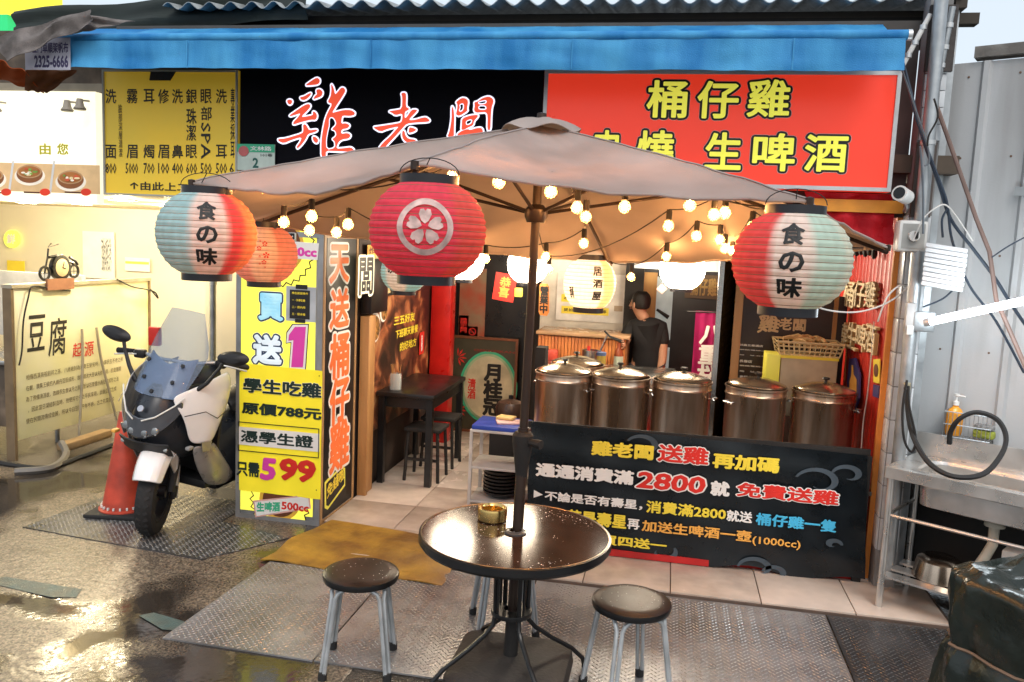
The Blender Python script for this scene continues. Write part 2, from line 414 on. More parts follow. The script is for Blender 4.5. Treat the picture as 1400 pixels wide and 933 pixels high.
# checker plates
plate_mt = M('wet steel plate', (.36, .36, .37), .27, .35, .3, 2.5, .2, 60, c2=(.17, .165, .165), rvar=.2)
plate_dk = M('dark steel plate', (.12, .12, .125), .3, .5, .3, 3, .1, 90)
tread_mt = M('worn tread', (.46, .45, .43), .28, .5, .1)
tread_dk = M('worn dark tread', (.22, .22, .22), .28, .8, .1)
def plate(poly, z0, mt, tmt, step=.034, name='steel_plate'):
    o = struct(B().prism([(x, y, z0) for x, y in poly], (0, 0, .008)).build(name, mt))
    xs = [p[0] for p in poly]; ys = [p[1] for p in poly]
    def inside(x, y):
        c = False; n = len(poly)
        for i in range(n):
            (xa, ya), (xb, yb) = poly[i], poly[i-1]
            if (ya > y) != (yb > y) and x < (xb-xa)*(y-ya)/(yb-ya)+xa: c = not c
        return c
    vs, fs = [], []; i = 0; y = min(ys)+.02; zt = z0+.008
    while y < max(ys)-.01:
        j = 0; x = min(xs)+.02+(step/2 if i % 2 else 0)
        while x < max(xs)-.01:
            if inside(x, y) and inside(x+.012, y+.012) and inside(x-.012, y-.012):
                a = (R(45) if (i+j) % 2 else R(-45)); ca, sa = math.cos(a), math.sin(a); l, w_, k = .0125, .0036, len(vs)
                for (du, dv, dz) in ((-l, 0, 0), (0, -w_, 0), (l, 0, 0), (0, w_, 0), (0, 0, .0028)):
                    vs.append((x+du*ca-dv*sa, y+du*sa+dv*ca, zt+dz+.0002))
                fs += [(k, k+1, k+4), (k+1, k+2, k+4), (k+2, k+3, k+4), (k+3, k, k+4)]
            x += step; j += 1
        y += step/2; i += 1
    me = bpy.data.meshes.new('tread_pattern'); me.from_pydata([V(v)-wl(o) for v in vs], [], fs); me.materials.append(tmt)
    stuff(link('tread_pattern', me, o))
    return o
plate([(-2.27, 3.36), (-1.5, 3.35), (-1.5, 4.36), (-2.23, 4.36)], .002, plate_mt, tread_mt)
plate([(-1.49, 3.35), (-.655, 3.35), (-.655, 4.545), (-1.49, 4.545)], .003, plate_mt, tread_mt)
plate([(-.645, 3.0), (.955, 3.0), (.955, 4.545), (-.645, 4.545)], .002, plate_mt, tread_mt)
plate([(.965, 3.2), (1.75, 3.2), (1.75, 4.545), (.965, 4.545)], .003, plate_dk, tread_dk)
plate([(-3.98, 4.42), (-2.62, 4.27), (-2.3, 4.75), (-2.86, 4.9), (-2.86, 5.35), (-3.9, 5.3)], .002, plate_dk, tread_mt)

# shop floor: a screed with tiles laid on it
TF = .03
fl = struct(B().bb((-1.88, 4.56, .001), (1.62, 4.999, TF-.012)).bb((-2.2, 5.0, .001), (1.62, 8.45, TF-.012)).build('floor', M('floor screed', (.14, .1, .08), .7)))
tile_mts = [M('floor tile a', (.66, .56, .48), .22, var=.1, bump=.03, rvar=.08), M('floor tile b', (.7, .6, .52), .25, var=.12, bump=.03), M('floor tile c', (.6, .5, .42), .22, var=.15, bump=.03)]
tm = {}
TS = .5
y = 4.565; j = 0
while y < 8.4:
    x = -2.2 if y > 5.0 else -1.88
    while x < 1.6:
        xe = min(x+TS, 1.6); ye = min(y+TS, 8.42)
        b = B(); b.box(((x+xe)/2, (y+ye)/2, TF-.006), (xe-x-.006, ye-y-.006, .012+random.uniform(0, .0008)), bev=.0015); b.build('floor_tile', random.choice(tile_mts), fl)
        x += TS
    y += TS; j += 1

# orange rubber mat, curled edges
mat_mt = M('ochre rubber mat', (.42, .24, .03), .5, var=.4, scale=6, bump=.6, bscale=25, c2=(.2, .1, .02))
mp_ = [Zp(356, 768, 0), Zp(604, 803, 0), Zp(640, 742, .05), Zp(455, 711, .04)]
rows = []
for i in range(13):
    r_ = []; t = i/12
    for j in range(17):
        s_ = j/16; p = (mp_[0]*(1-s_)+mp_[1]*s_)*(1-t)+(mp_[3]*(1-s_)+mp_[2]*s_)*t
        z = .014+max(0, min(1, (p.y-4.5)/.12))*.032+.006*math.sin(s_*9+t*4)+.004*math.sin(s_*23)*(1-t)
        r_.append(V((p.x+.008*math.sin(t*11), p.y+.01*math.sin(s_*12), z)))
    rows.append(r_)
b = B(); b.grid(rows); b.thick(.006)
tag(b.build('floor_mat', mat_mt), 'ochre yellow rubber mat lying over the step at the shop entrance', 'mat')

# ================================================================== SHOP SHELL
shop = thing('chicken_shop', 'open fronted chicken shop with dark interior, red right wall and tiled floor', 'building', (-.4, 5.2, 0))
red_wall = M('red boards', (.62, .025, .012), .42, var=.2, scale=4, bump=.1, streak=True)
cream = M('cream wall', (.62, .52, .33), .6, var=.1, scale=2)
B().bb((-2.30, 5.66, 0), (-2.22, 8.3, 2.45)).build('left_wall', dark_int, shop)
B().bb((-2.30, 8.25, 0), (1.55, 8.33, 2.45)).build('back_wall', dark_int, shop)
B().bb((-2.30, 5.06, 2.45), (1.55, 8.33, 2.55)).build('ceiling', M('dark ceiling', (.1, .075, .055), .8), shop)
rw = B(); y = 5.15
while y < 8.24:
    B().box((1.325+.003*random.random(), y+.048, 1.2), (.03, .094, 2.4), bev=.003).build('wall_board', red_wall, shop); y += .1
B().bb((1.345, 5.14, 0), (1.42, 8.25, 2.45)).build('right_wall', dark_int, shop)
# facade fill behind the sign boards
B().bb((-3.78, 5.13, 2.2), (1.3, 5.2, 3.3)).build('facade_wall', M('grimy facade', (.09, .085, .08), .8), shop)
B().bb((-.8, 5.05, 2.22), (1.28, 5.1, 2.29)).build('orange_strip', M('orange strip', (.75, .3, .03), .5), shop)
# roof: dark eave with corrugated tin edge
roof = thing('tin_roof', 'dark eave with a weathered wavy tin edge above the blue awning', 'roof', (-1, 5.6, 3.4))
B().bb((-4.5, 5.25, 3.27), (1.45, 7.6, 3.35)).build('eave_board', M('sooty timber', (.02, .018, .017), .9), roof)
rows = []
tin = M('weathered tin', (.5, .53, .53), .55, .2, var=.4, scale=5, bump=.2, streak=False)
for (yy, zz) in ((5.08, 3.415), (5.3, 3.45), (7.6, 3.87)):
    rows.append([V((-3.4+k*.0125, yy, zz+.022*math.sin(k*.0125*2*PI/.15))) for k in range(392)])
b = B(); b.grid(rows); b.thick(.004); b.build('tin_sheet', tin, roof)
B().bb((-4.5, 5.3, 3.352), (1.45, 5.36, 3.40)).build('batten', M('old timber', (.06, .05, .04), .85), roof)
b = B(); b.bb((1.44, 5.2, 3.3), (1.62, 5.28, 3.36)); b.bb((1.46, 5.1, 3.36), (1.52, 5.6, 3.6)); b.build('rafter_end', M('old timber', (.06, .05, .04), .85), roof)

# ---------------------------------------------------------------- AWNING
blue = cloth('blue tarpaulin', (.09, .40, .72), .12, var=.3, scale=5, bump=.35, rough=.5)
for e_ in blue.node_tree.nodes:
    if e_.type == 'VALTORGB': e_.color_ramp.elements[0].color = (.022, .2, .5, 1)
blue.node_tree.nodes['Mapping'].inputs['Scale'].default_value = (1, 1, .2)
aw = thing('awning', 'long blue tarpaulin awning with straight hanging valance over the shop signs', 'awning', (-1.3, 4.6, 2.9))
AX0, AX1, AY = -3.98, 1.095, 4.62
rows = []
for i in range(9):
    t = i/8
    rows.append([V((AX0+(AX1-AX0)*k/160, AY+.02+.5*t, 3.075+t*.21+math.sin(t*PI)*(.018*math.sin(k*.47)+.012*math.sin(k*.83+1))-.02*math.sin(t*PI))) for k in range(161)])
b = B(); b.grid(rows); b.thick(.004); b.build('top_sheet', blue, aw)
rows = []
for i in range(7):
    t = i/6
    rows.append([V((AX0+(AX1-AX0)*k/180, AY-.035-t*.012+t*(.006*math.sin(k*.31)+.005*math.sin(k*.9))+.012*mnoise.noise(V((k*.09, t*2.5, 1)))+.006*mnoise.noise(V((k*.3, t*6, 4))), 3.07-t*(.163+.006*mnoise.noise(V((k*.06, 0, 9)))))) for k in range(181)])
b = B(); b.grid(rows); b.thick(.003); b.build('valance', blue, aw)
B().cyl((AX0, AY-.02, 3.09), (AX1+.01, AY-.02, 3.09), .026, n=14).build('front_bar', blue, aw)
B().cyl((AX1+.01, AY-.02, 3.09), (AX1+.03, AY-.02, 3.09), .028, n=14).build('end_cap', alu, aw)
for k, x in enumerate((-2.9, -1.75, -.6, .55)): B().bb((x, AY-.058, 2.908), (x+.006, AY-.05, 3.068)).build('seam', blue, aw)
for x in (AX0+.4, AX1-.3):
    B().tube([(x, AY, 3.06), (x, 4.86, 3.02), (x, 5.1, 3.1)], .014, 8).build('arm', alu, aw)
fr = Frame((0, AY-.06, 0), (1, 0, 0))
st = rect(aw, fr, (34, 52), (97, 96), M('grey sticker', (.5, .5, .6), .5, var=.2), .002, 'sticker')
bl = M('ink indigo', (.05, .04, .12), .5)
txt(st, fr, '金門卓順架帆布', (44, 58), (94, 73), [(bl, .03)]); txt(st, fr, '2325-6666', (47, 76), (94, 93), [(bl, .04)])
# rag and orange sheet hanging from the left end
ragm = cloth('grey rag', (.3, .27, .26), .1, var=.4, scale=8, bump=.6)
def sheet(name, cs, mt, nu=16, nv=12, amp=.02, fr_=(7, 5), par=None, seed=1, thick=.004):
    a, b_, c, d = [V(x) for x in cs]; nrm = (b_-a).cross(d-a).normalized(); rr = random.Random(seed); ph = [rr.uniform(0, 6) for _ in range(6)]
    rows = []
    for i in range(nv+1):
        t = i/nv; r_ = []
        for j in range(nu+1):
            s_ = j/nu; p = (a*(1-s_)+b_*s_)*(1-t)+(d*(1-s_)+c*s_)*t
            r_.append(p+nrm*amp*(math.sin(s_*fr_[0]*2+ph[0]+t*2)+.6*math.sin(t*fr_[1]*2+ph[1]+s_*3)+.4*math.sin((s_+t)*13+ph[2])))
        rows.append(r_)
    q = B(); q.grid(rows); q.thick(thick); return q.build(name, mt, par)
tag(sheet('rag', [Yp(-14, 54, 4.45), Yp(122, 12, 4.5), Yp(128, 34, 4.5), Yp(10, 84, 4.42)], ragm, amp=.015), 'crumpled grey rag draped over the left end of the awning', 'rag')
tag(sheet('cloth_strip', [Yp(60, 36, 4.52), Yp(105, 20, 4.55), Yp(185, 30, 4.6), Yp(110, 44, 4.55)], ragm, amp=.01, seed=5), 'flat grey cloth lying along the awning bar beside the crumpled rag', 'rag')
tag(sheet('orange_sheet', [Yp(-20, 72, 4.7), Yp(34, 98, 4.8), Yp(62, 126, 5.0), Yp(-20, 105, 4.9)], cloth('rust sheet', (.45, .1, .03), .2), amp=.01, seed=3), 'rust orange canvas sheet hanging below the rag at the left edge', 'canvas')
tag(sheet('brown_flap', [Yp(36, 94, 4.8), Yp(106, 97, 5.0), Yp(64, 127, 5.0), Yp(34, 122, 4.9)], cloth('brown sheet', (.2, .09, .05), .2), amp=.008, seed=4), 'brown folded flap under the phone number sticker', 'canvas')
tag(sheet('dark_tarp', [Yp(16, 14, 5.3), Yp(420, -12, 5.2), Yp(420, 26, 5.16), Yp(26, 52, 5.2)], M('dark green tarp', (.012, .02, .018), .7), amp=.02, seed=9), 'dark tarpaulin sagging under the roof behind the awning', 'tarpaulin')

# ---------------------------------------------------------------- SIGNS above the shop
fs5 = Frame((0, 5.0, 0), (1, 0, 0))
def signboard(name, label, x0, x1, z0, z1, mt, cat='sign', d=.09, trim=alu, tw=.022):
    t = thing(name, label, cat, ((x0+x1)/2, 5.05, z0))
    B().bb((x0, 5.0, z0), (x1, 5.0+d, z1)).build('face', mt, t)
    if trim: frame_bars(t, fs5, x0, z0, x1, z1, tw, .012, trim)
    return t
s1 = signboard('black_sign', 'black sign with three red brush characters outlined in white', -2.795, -.815, 2.32, 2.99, M('black sign face', (.004, .004, .007), .6, var=.2, spec=.08), trim=None)
redE = M('lit red lettering', (.75, .06, .03), .5, var=.05, emit=(.9, .1, .04), es=.4)
whE = M('lit white outline', (.8, .8, .85), .5, var=.05, emit=(.8, .8, 1), es=.6)
def brush(u, v): return u+.006*math.sin(v*40)+.004*math.sin(u*33), v+.006*math.sin(u*35+v*9)
from mathutils.geometry import tessellate_polygon
T_hole = M('black sign face', (0, 0, 0))
def brush_char(par, fr, ox, oy, k, polys, holes):
    """a brush-written character: polygons read in a k-times enlarged view whose corner is (ox, oy)"""
    verts, faces, mi = [], [], []
    def layer(pts, mat_i, h, w_=None):
        q = [fr.px(ox+x/k, oy+y/k) for x, y in pts]
        q2 = []                                             # round the traced corners
        for i in range(len(q)):
            a, b_ = q[i], q[(i+1) % len(q)]; q2 += [(a[0]*.78+b_[0]*.22, a[1]*.78+b_[1]*.22), (a[0]*.22+b_[0]*.78, a[1]*.22+b_[1]*.78)]
        q = q2; n0 = len(faces)
        if w_ is None:
            o = len(verts); verts.extend(fr.at(u, v, h) for u, v in q)
            for t in tessellate_polygon([[V((u, v, 0)) for u, v in q]]): faces.append(tuple(o+i for i in t))
        else:
            for i in range(len(q)):
                (xa, ya), (xb, yb) = q[i], q[(i+1) % len(q)]; dx, dy = xb-xa, yb-ya; L_ = math.hypot(dx, dy)
                if L_ > 1e-6:
                    nx, ny = -dy/L_*w_, dx/L_*w_; o = len(verts)
                    verts.extend([fr.at(xa+nx, ya+ny, h), fr.at(xb+nx, yb+ny, h), fr.at(xb, yb, h+.0006), fr.at(xa, ya, h+.0006), fr.at(xb-nx, yb-ny, h), fr.at(xa-nx, ya-ny, h)])
                    faces.extend([(o, o+3, o+2, o+1), (o+3, o+5, o+4, o+2)])
                o = len(verts); verts.append(fr.at(xa, ya, h+.0006)); verts.extend(fr.at(xa+w_*math.cos(2*PI*c/8), ya+w_*math.sin(2*PI*c/8), h) for c in range(8))
                faces.extend((o, o+1+c, o+1+(c+1) % 8) for c in range(8))
        mi.extend([mat_i]*(len(faces)-n0))
    for p in polys: layer(p, 1, .002, .0095); layer(p, 0, .0045)
    for p in holes: layer(p, 1, .0055, .0065); layer(p, 2, .0075)
    me = bpy.data.meshes.new('lettering'); me.from_pydata([v-wl(par) for v in verts], [], faces)
    for q in (redE, whE, T_hole): me.materials.append(q)
    me.polygons.foreach_set('material_index', mi); return link('lettering', me, par)
brush_char(s1, fs5, 370, 95, 7.177, [
    [(340,160),(400,115),(455,82),(485,100),(485,130),(465,150),(400,158)], [(165,305),(190,297),(215,308),(212,335),(190,350),(168,330)],
    [(290,275),(330,268),(375,240),(400,232),(395,255),(365,288),(330,305),(300,298)], [(455,200),(490,197),(515,225),(505,262),(470,280),(420,296),(435,265),(460,245),(452,220)],
    [(185,455),(250,410),(330,355),(375,340),(395,355),(385,385),(300,470),(350,465),(400,455),(420,445),(415,415),(440,420),(458,450),(455,480),(440,498),(400,495),(300,520),(225,545),(225,520),(265,480),(300,430),(240,450),(200,462)],
    [(320,545),(345,540),(365,570),(380,600),(455,590),(460,605),(430,620),(370,635),(345,690),(300,750),(265,780),(258,760),(290,720),(310,665),(220,690),(130,728),(80,705),(75,685),(150,680),(315,630),(325,600)],
    [(415,660),(445,665),(470,690),(465,720),(445,725),(420,700)],
    [(595,140),(620,180),(635,250),(660,225),(695,180),(725,185),(738,215),(700,280),(640,370),(605,430),(640,420),(720,400),(790,400),(830,425),(825,450),(780,460),(710,455),(700,480),(695,535),(745,530),(780,550),(760,580),(700,590),(692,635),(760,625),(790,650),(770,680),(700,690),(665,720),(645,780),(720,775),(790,765),(820,790),(815,810),(650,805),(545,800),(545,860),(500,870),(500,700),(515,600),(535,500),(560,430),(610,340),(560,325),(590,270),(600,210)]],
    [[(585,485),(610,480),(630,505),(640,540),(600,580),(597,600),(632,612),(640,650),(600,680),(605,700),(625,715),(628,765),(560,780),(555,700),(573,600),(585,560)]])
brush_char(s1, fs5, 495, 110, 8.482, [
    [(455,150),(500,145),(515,170),(510,310),(545,325),(545,345),(500,365),(495,440),(520,430),(575,345),(620,340),(645,350),(620,380),(560,440),(550,465),(620,460),(700,435),(745,430),(790,465),(770,485),(620,492),(520,505),(470,560),(380,660),(280,765),(260,800),(190,800),(240,730),(330,650),(400,570),(430,535),(300,565),(215,600),(125,545),(200,535),(400,505),(455,490),(470,450),(470,385),(390,408),(350,380),(310,360),(380,350),(465,335),(470,200)],
    [(550,545),(600,555),(635,575),(600,600),(540,615)], [(470,585),(495,590),(505,640),(540,680),(620,690),(635,720),(530,725),(490,700),(465,650)]], [])
brush_char(s1, fs5, 600, 115, 9.33, [
    [(170,280),(190,320),(200,420),(195,560),(195,680),(110,680),(140,600),(165,450),(165,330)],
    [(220,235),(290,180),(345,185),(378,220),(360,320),(370,345),(265,412),(218,392),(235,330),(240,260)],
    [(455,235),(490,230),(560,180),(640,160),(690,190),(700,230),(675,300),(665,420),(660,590),(620,590),(625,400),(600,360),(530,365),(480,370),(450,340),(460,280)],
    [(300,440),(400,405),(480,395),(505,405),(490,430),(450,475),(440,530),(370,560),(330,585),(290,590),(295,520)], [(240,640),(290,600),(370,575),(400,590),(480,565),(540,560),(565,590),(560,650),(240,660)]],
    [[(275,270),(312,262),(308,320),(285,345),(268,340),(285,305)], [(515,238),(600,220),(598,240),(560,250),(520,250)], [(520,290),(590,288),(600,320),(520,318)], [(358,482),(418,462),(408,498),(362,518)]])
s2 = signboard('red_sign', 'red lit sign with yellow characters outlined in black and metal frame', -.81, 1.19, 2.335, 2.995, M('red sign face', (.72, .04, .02), .3, var=.12, scale=1.2, emit=(.9, .05, .02), es=.28), trim=alu)
ye = M('lit yellow lettering', (.85, .85, .08), .45, var=.05, emit=(.9, .85, .1), es=.25)
for ch, a, b_ in (('桶', (886, 110), (938, 162)), ('仔', (955, 111), (1008, 163)), ('雞', (1024, 109), (1078, 161)), ('串', (812, 178), (846, 232)), ('燒', (872, 178), (920, 233)), ('生', (966, 181), (1012, 233)), ('啤', (1031, 182), (1085, 235)), ('酒', (1102, 184), (1156, 236))):
    txt(s2, fs5, ch, a, b_, [(ye, .022), (T_black, .075), (T_pink, .088)], res=3)
s3 = signboard('yellow_sign', 'mustard yellow price list sign with columns of black characters', -3.79, -2.81, 2.165, 2.985, M('mustard sign face', (.85, .56, .04), .4, var=.15, scale=2, c2=(.72, .52, .05), emit=(.8, .5, .03), es=.08), trim=M('grey trim', (.45, .45, .4), .5), tw=.012)
for cx, top, price in ((152, '洗', '800'), (181, '霧', '5000'), (204, '耳', '700'), (224, '修', '100'), (243, '洗', '400'), (262, '銀', '600'), (282, '眼', '500'), (303, '洗', '500')):
    w_ = 7.5
    txt(s3, fs5, top, (cx-w_, 122), (cx+w_, 142), [(T_black, .014)], res=1)
    bot = {152: '面', 181: '眉', 204: '燭', 224: '眉', 243: '鼻', 262: '眼', 282: None, 303: '耳'}[cx]
    if bot: txt(s3, fs5, bot, (cx-w_, 198), (cx+w_, 217), [(T_black, .014)], res=1)
    txt(s3, fs5, price, (cx-(9 if len(price) > 3 else 7.5), 223), (cx+(8 if len(price) > 3 else 7.5), 238), [(T_black, .01)], res=1)
txt(s3, fs5, '珠潔', (255, 148), (269, 193), [(T_black, .014)], vert=True, res=1)
txt(s3, fs5, '部', (275, 146), (290, 165), [(T_black, .014)], res=1)
txt(s3, fs5, 'SPA', (275, 168), (288, 218), [(T_black, .012)], rot90=True, res=1)
txt(s3, fs5, '專業採耳', (315.5, 121), (321, 216), [(T_black, .012)], vert=True, res=1)
txt(s3, fs5, '6', (314, 223), (320, 238), [(T_black, .012)], res=1)
txt(s3, fs5, '臉部深層清潔', (162, 143), (168, 215), [(M('faded ink', (.12, .09, .03), .6), .008)], vert=True, res=1)
txt(s3, fs5, '↑由此上二樓', (178, 248), (276, 263), [(T_black, .02)], res=1)
b = B(); b.prism([Yp(206, 97, 4.99), Yp(240, 97, 4.99), Yp(232, 110, 4.99), Yp(204, 110, 4.99)], (0, .01, 0)); b.build('bracket_plate', black_matt, s3)
# house number plate
hp = thing('house_number_plate', 'small green and white house number plate with a red flower, number 2', 'sign', (-2.7, 4.985, 2.3))
frh = Frame((0, 4.985, 0), (1, 0, 0))
rect(hp, frh, (325, 197), (376, 234), M('plate white', (.6, .72, .66), .4), .004, 'plate'); rect(hp, frh, (325, 197), (376, 209), T_green, .002, 'green_band', lift=.006)
shape(hp, frh, ell(334, 207, 7, 7), M('flower red', (.6, .15, .15), .5), name='flower', lift=.0085)
txt(hp, frh, '文林路', (343, 200), (372, 207), [(T_white, .02)], lift=.0085, res=1); txt(hp, frh, '101巷', (357, 210), (373, 215), [(T_black, .01)], lift=.006, res=1); txt(hp, frh, '2', (346, 216), (354, 230), [(M('plate green ink', (.02, .12, .1), .5), .03)], lift=.006)

# ================================================================== UMBRELLA + TABLE
um = thing('patio_umbrella', 'large faded taupe canvas umbrella with brown pole standing in the table', 'umbrella', (-.59, 3.43, 0))
ucan = cloth('taupe canvas', (.56, .49, .46), .4, var=.22, scale=3, bump=.3, tcol=(.62, .46, .32))
bronze = M('dark bronze metal', (.05, .032, .024), .4, .4)
apex = Yp(740, 172, 3.50)
foot = V((-.59, 3.43, .1))
A_ = Dp(262, 249, 3.3); B_ = Dp(567, 224, 2.6); C_ = Dp(1107, 274, 2.65); D_ = Dp(1214, 338, 3.75); F_ = Dp(835, 357, 4.5); E_ = Dp(345, 303, 4.2)
tips = [A_, B_, C_, D_, F_, E_]
NS, NR = 22, 20
rows = []
for ir in range(NR+1):
    t = ir/NR; row = []
    for k in range(6):
        p, q = tips[k], tips[(k+1) % 6]
        gapl = (p-q).length
        for j in range(NS):
            s_ = j/NS; e = p*(1-s_)+q*s_; sg = math.sin(s_*PI)
            pt = apex*(1-t)+e*t
            inn = apex-e; inn.z = 0
            pt += inn*(.06*sg*t*t)                        # edge scallops inward
            pt.z -= sg*((.05 if k == 0 else .018)*gapl*t*t)+(.045*sg*math.sin(t*PI))
            pt.z += .010*mnoise.noise(V((pt.x*5, pt.y*5, 3)))*t+.006*mnoise.noise(V((pt.x*14, pt.y*9, 7)))*min(1, t*1.5)
            pt.z += .012*math.sin(t*PI)+.004*math.sin(s_*31+k)*t*sg
            if k == 2: pt.z += .05*sg*t
            row.append(pt)
    rows.append(row)
b = B(); b.grid(rows, closed=True); b.thick(.003)
can = b.build('canopy', ucan, um)
# hem strip
hem = [p+V((0, 0, -.004)) for p in rows[-1]]
B().tube(hem, .006, 6, closed=True).build('hem', ucan, can)
for k in range(6):
    sm_ = [rows[i][k*NS]+V((0, 0, .0035)) for i in range(2, NR+1)]
    B().tube(sm_, .0032, 5).build('seam', M('seam thread', (.4, .34, .32), .8), can)
# vent cap
rows2 = []
for ir in range(6):
    t = ir/5; row = []
    for k in range(48):
        a = 2*PI*k/48; rr = .02+.15*t
        row.append(apex+V((math.cos(a)*rr, math.sin(a)*rr*.9, .03-.05*t*t+.012*t*math.sin(a*5+1))))
    rows2.append(row)
b = B(); b.grid(rows2, closed=True); b.thick(.003); b.build('vent_cap', ucan, um)
B().lathe([(0, .055), (.02, .05), (.022, .02), (0, .02)], apex, 16).build('finial', bronze, um)
pt = apex+V((0, 0, -.02)); hubp = foot.lerp(apex, .842)
B().tube([foot, foot.lerp(apex, .45)], .024, 14).build('pole', bronze, um)
B().tube([foot.lerp(apex, .44), pt], .019, 14).build('upper_pole', bronze, um)
b = B(); c0 = foot.lerp(apex, .40)
b.lathe([(0, -.1), (.026, -.1), (.03, -.06), (.046, .05), (.046, .085), (.034, .1), (.02, .1)], c0, 14); b.build('clamp', black_matt, um)
B().cyl(c0+V((.03, -.02, .06)), c0+V((.09, -.05, .06)), .016, .02, 10).build('knob', black_matt, um)
b = B(); b.lathe([(0, -.035), (.04, -.035), (.05, -.01), (.05, .02), (.03, .04), (.02, .04)], hubp, 12); b.build('hub', bronze, um)
for tp in tips:
    under = lambda t_: apex.lerp(tp, t_)+V((0, 0, .012*math.sin(t_*PI)-.026))
    pts = [under(k/8) for k in range(9)]
    rb = B().tube(pts, .009, 6).build('rib', bronze, um)
    B().tube([hubp, under(.48)], .008, 6).build('strut', bronze, rb)
# canopy ties at the tips
for tp in tips: B().lathe([(0, .012), (.014, .008), (.014, -.018), (0, -.02)], tp, 8).build('tip_cap', bronze, um)
# base
ub = thing('umbrella_base', 'square black rubber umbrella base under the round table', 'umbrella base', (-.59, 3.43, .012))
b = B()
def rrect(hx, hy, r_, z, cx=-.59, cy_=3.43, n=6):
    out = []
    for (sx, sy, a0) in ((1, 1, 0), (-1, 1, 90), (-1, -1, 180), (1, -1, 270)):
        for k in range(n+1):
            a = R(a0+90*k/n); out.append(V((cx+sx*(hx-r_)+math.cos(a)*r_, cy_+sy*(hy-r_)+math.sin(a)*r_, z)))
    return out
b.grid([rrect(.26, .26, .07, .012), rrect(.265, .265, .07, .03), rrect(.255, .255, .07, .095), rrect(.22, .22, .06, .11), rrect(.06, .06, .05, .125), rrect(.035, .035, .03, .13)], closed=True)
b._f(b.g[-1]); b.build('block', M('dusty rubber', (.045, .038, .034), .6, bump=.3, bscale=60, c2=(.02, .018, .017)), ub)
B().cyl((-.59, 3.43, .12), (-.585, 3.43, .3), .032, n=14).build('sleeve', black_matt, ub)

tb = thing('round_table', 'round table with dark wet glass top, black rim and splayed black legs', 'table', (-.59, 3.41, 0))
TX, TY, TZ, TR_ = -.59, 3.41, .70, .415
gl = M('dark tempered glass', (.05, .022, .012), .13, var=.3, rvar=.05, spec=.3)
b = B(); b.lathe([(.03, TZ), (TR_-.008, TZ), (TR_-.008, TZ-.006), (.03, TZ-.006), (.03, TZ)], (TX, TY, 0), 64); b.build('glass_top', gl, tb)
b = B(); b.lathe([(TR_-.01, TZ-.004), (TR_-.008, TZ+.002), (TR_+.004, TZ), (TR_+.006, TZ-.03), (TR_-.002, TZ-.042), (TR_-.018, TZ-.036), (TR_-.018, TZ-.008), (TR_-.01, TZ-.004)], (TX, TY, 0), 64); b.build('rim', black_paint, tb)
b = B(); b.lathe([(TR_-.0095, TZ+.0005), (TR_-.007, TZ+.0035), (TR_-.0025, TZ+.0025), (TR_-.004, TZ)], (TX, TY, 0), 64); b.build('trim_ring', M('dull brass trim', (.4, .33, .25), .3, .9), tb)
b = B(); b.lathe([(.028, -.012), (.05, -.012), (.05, 0.006), (.036, .012), (.028, .012)], (TX, TY, TZ), 20); b.build('pole_collar', M('clear collar', (.08, .08, .085), .3), tb)
vs, fs = [], []
for i in range(1500):
    a = random.uniform(0, 2*PI); q = TR_*.95*math.sqrt(random.random()); r_ = .0006+.0022*random.random()**3
    if mnoise.noise(V((q*math.cos(a)*5, q*math.sin(a)*5, 1)))+.25*math.cos(a-2.6) < random.uniform(-.35, .35): continue
    r_ = r_ if i % 40 else .0035; x, y = TX+q*math.cos(a), TY+q*math.sin(a); k = len(vs)
    vs += [(x+r_*math.cos(c*PI/3), y+r_*math.sin(c*PI/3), TZ+.0003) for c in range(6)]+[(x, y, TZ+.0003+r_*.7)]
    fs += [(k+c, k+(c+1) % 6, k+6) for c in range(6)]
drop_mt = M('water drops', (.7, .68, .65), .05, spec=1, var=.02)
me = bpy.data.meshes.new('rain_drops'); me.from_pydata([V(v)-wl(tb) for v in vs], [], fs); me.materials.append(drop_mt)
for p in me.polygons: p.use_smooth = True
stuff(link('rain_drops', me, tb))
for k in range(4):
    a = R(28+90*k+6)
    def at(r_, z): return V((TX+math.cos(a)*r_, TY+math.sin(a)*r_, z))
    lg = B().tube([at(.08, TZ-.04), at(.08, .5), at(.078, .34), at(.085, .29), at(.12, .25), at(.2, .19), at(.31, .12), at(.37, .06), at(.385, .012)], .0105, 8).build('leg', black_paint, tb)
    B().cyl(at(.385, .002+.01), at(.385, .03), .014, n=10).build('rubber_foot', rubber, lg)
    a2 = a+R(16)
    B().cyl(V((TX+math.cos(a2)*.08, TY+math.sin(a2)*.08, TZ-.04)), V((TX+math.cos(a2)*.08, TY+math.sin(a2)*.08, .33)), .006, n=6).build('stay', black_paint, tb)
b = B(); b.lathe([(.035, .33), (.09, .33), (.092, .34), (.09, .35), (.035, .352), (.035, .33)], (TX, TY, 0), 28); b.build('ring_plate', black_paint, tb)
b = B(); b.lathe([(.035, TZ-.05), (.13, TZ-.05), (.13, TZ-.04), (.035, TZ-.038), (.035, TZ-.05)], (TX, TY, 0), 28); b.build('top_plate', black_paint, tb)
# ashtray
ac = Zp(673, 711, TZ)
b = B(); b.lathe([(0, .002), (.06, .002), (.066, .006), (.067, .05), (.064, .06), (.056, .062), (.054, .055), (.05, .05), (.05, .02), (0, .018)], ac, 32)
tag(b.build('ashtray', M('brushed gold', (.72, .5, .18), .24, 1, .1, 12)), 'round brushed gold ashtray on the glass table beside the pole', 'ashtray')

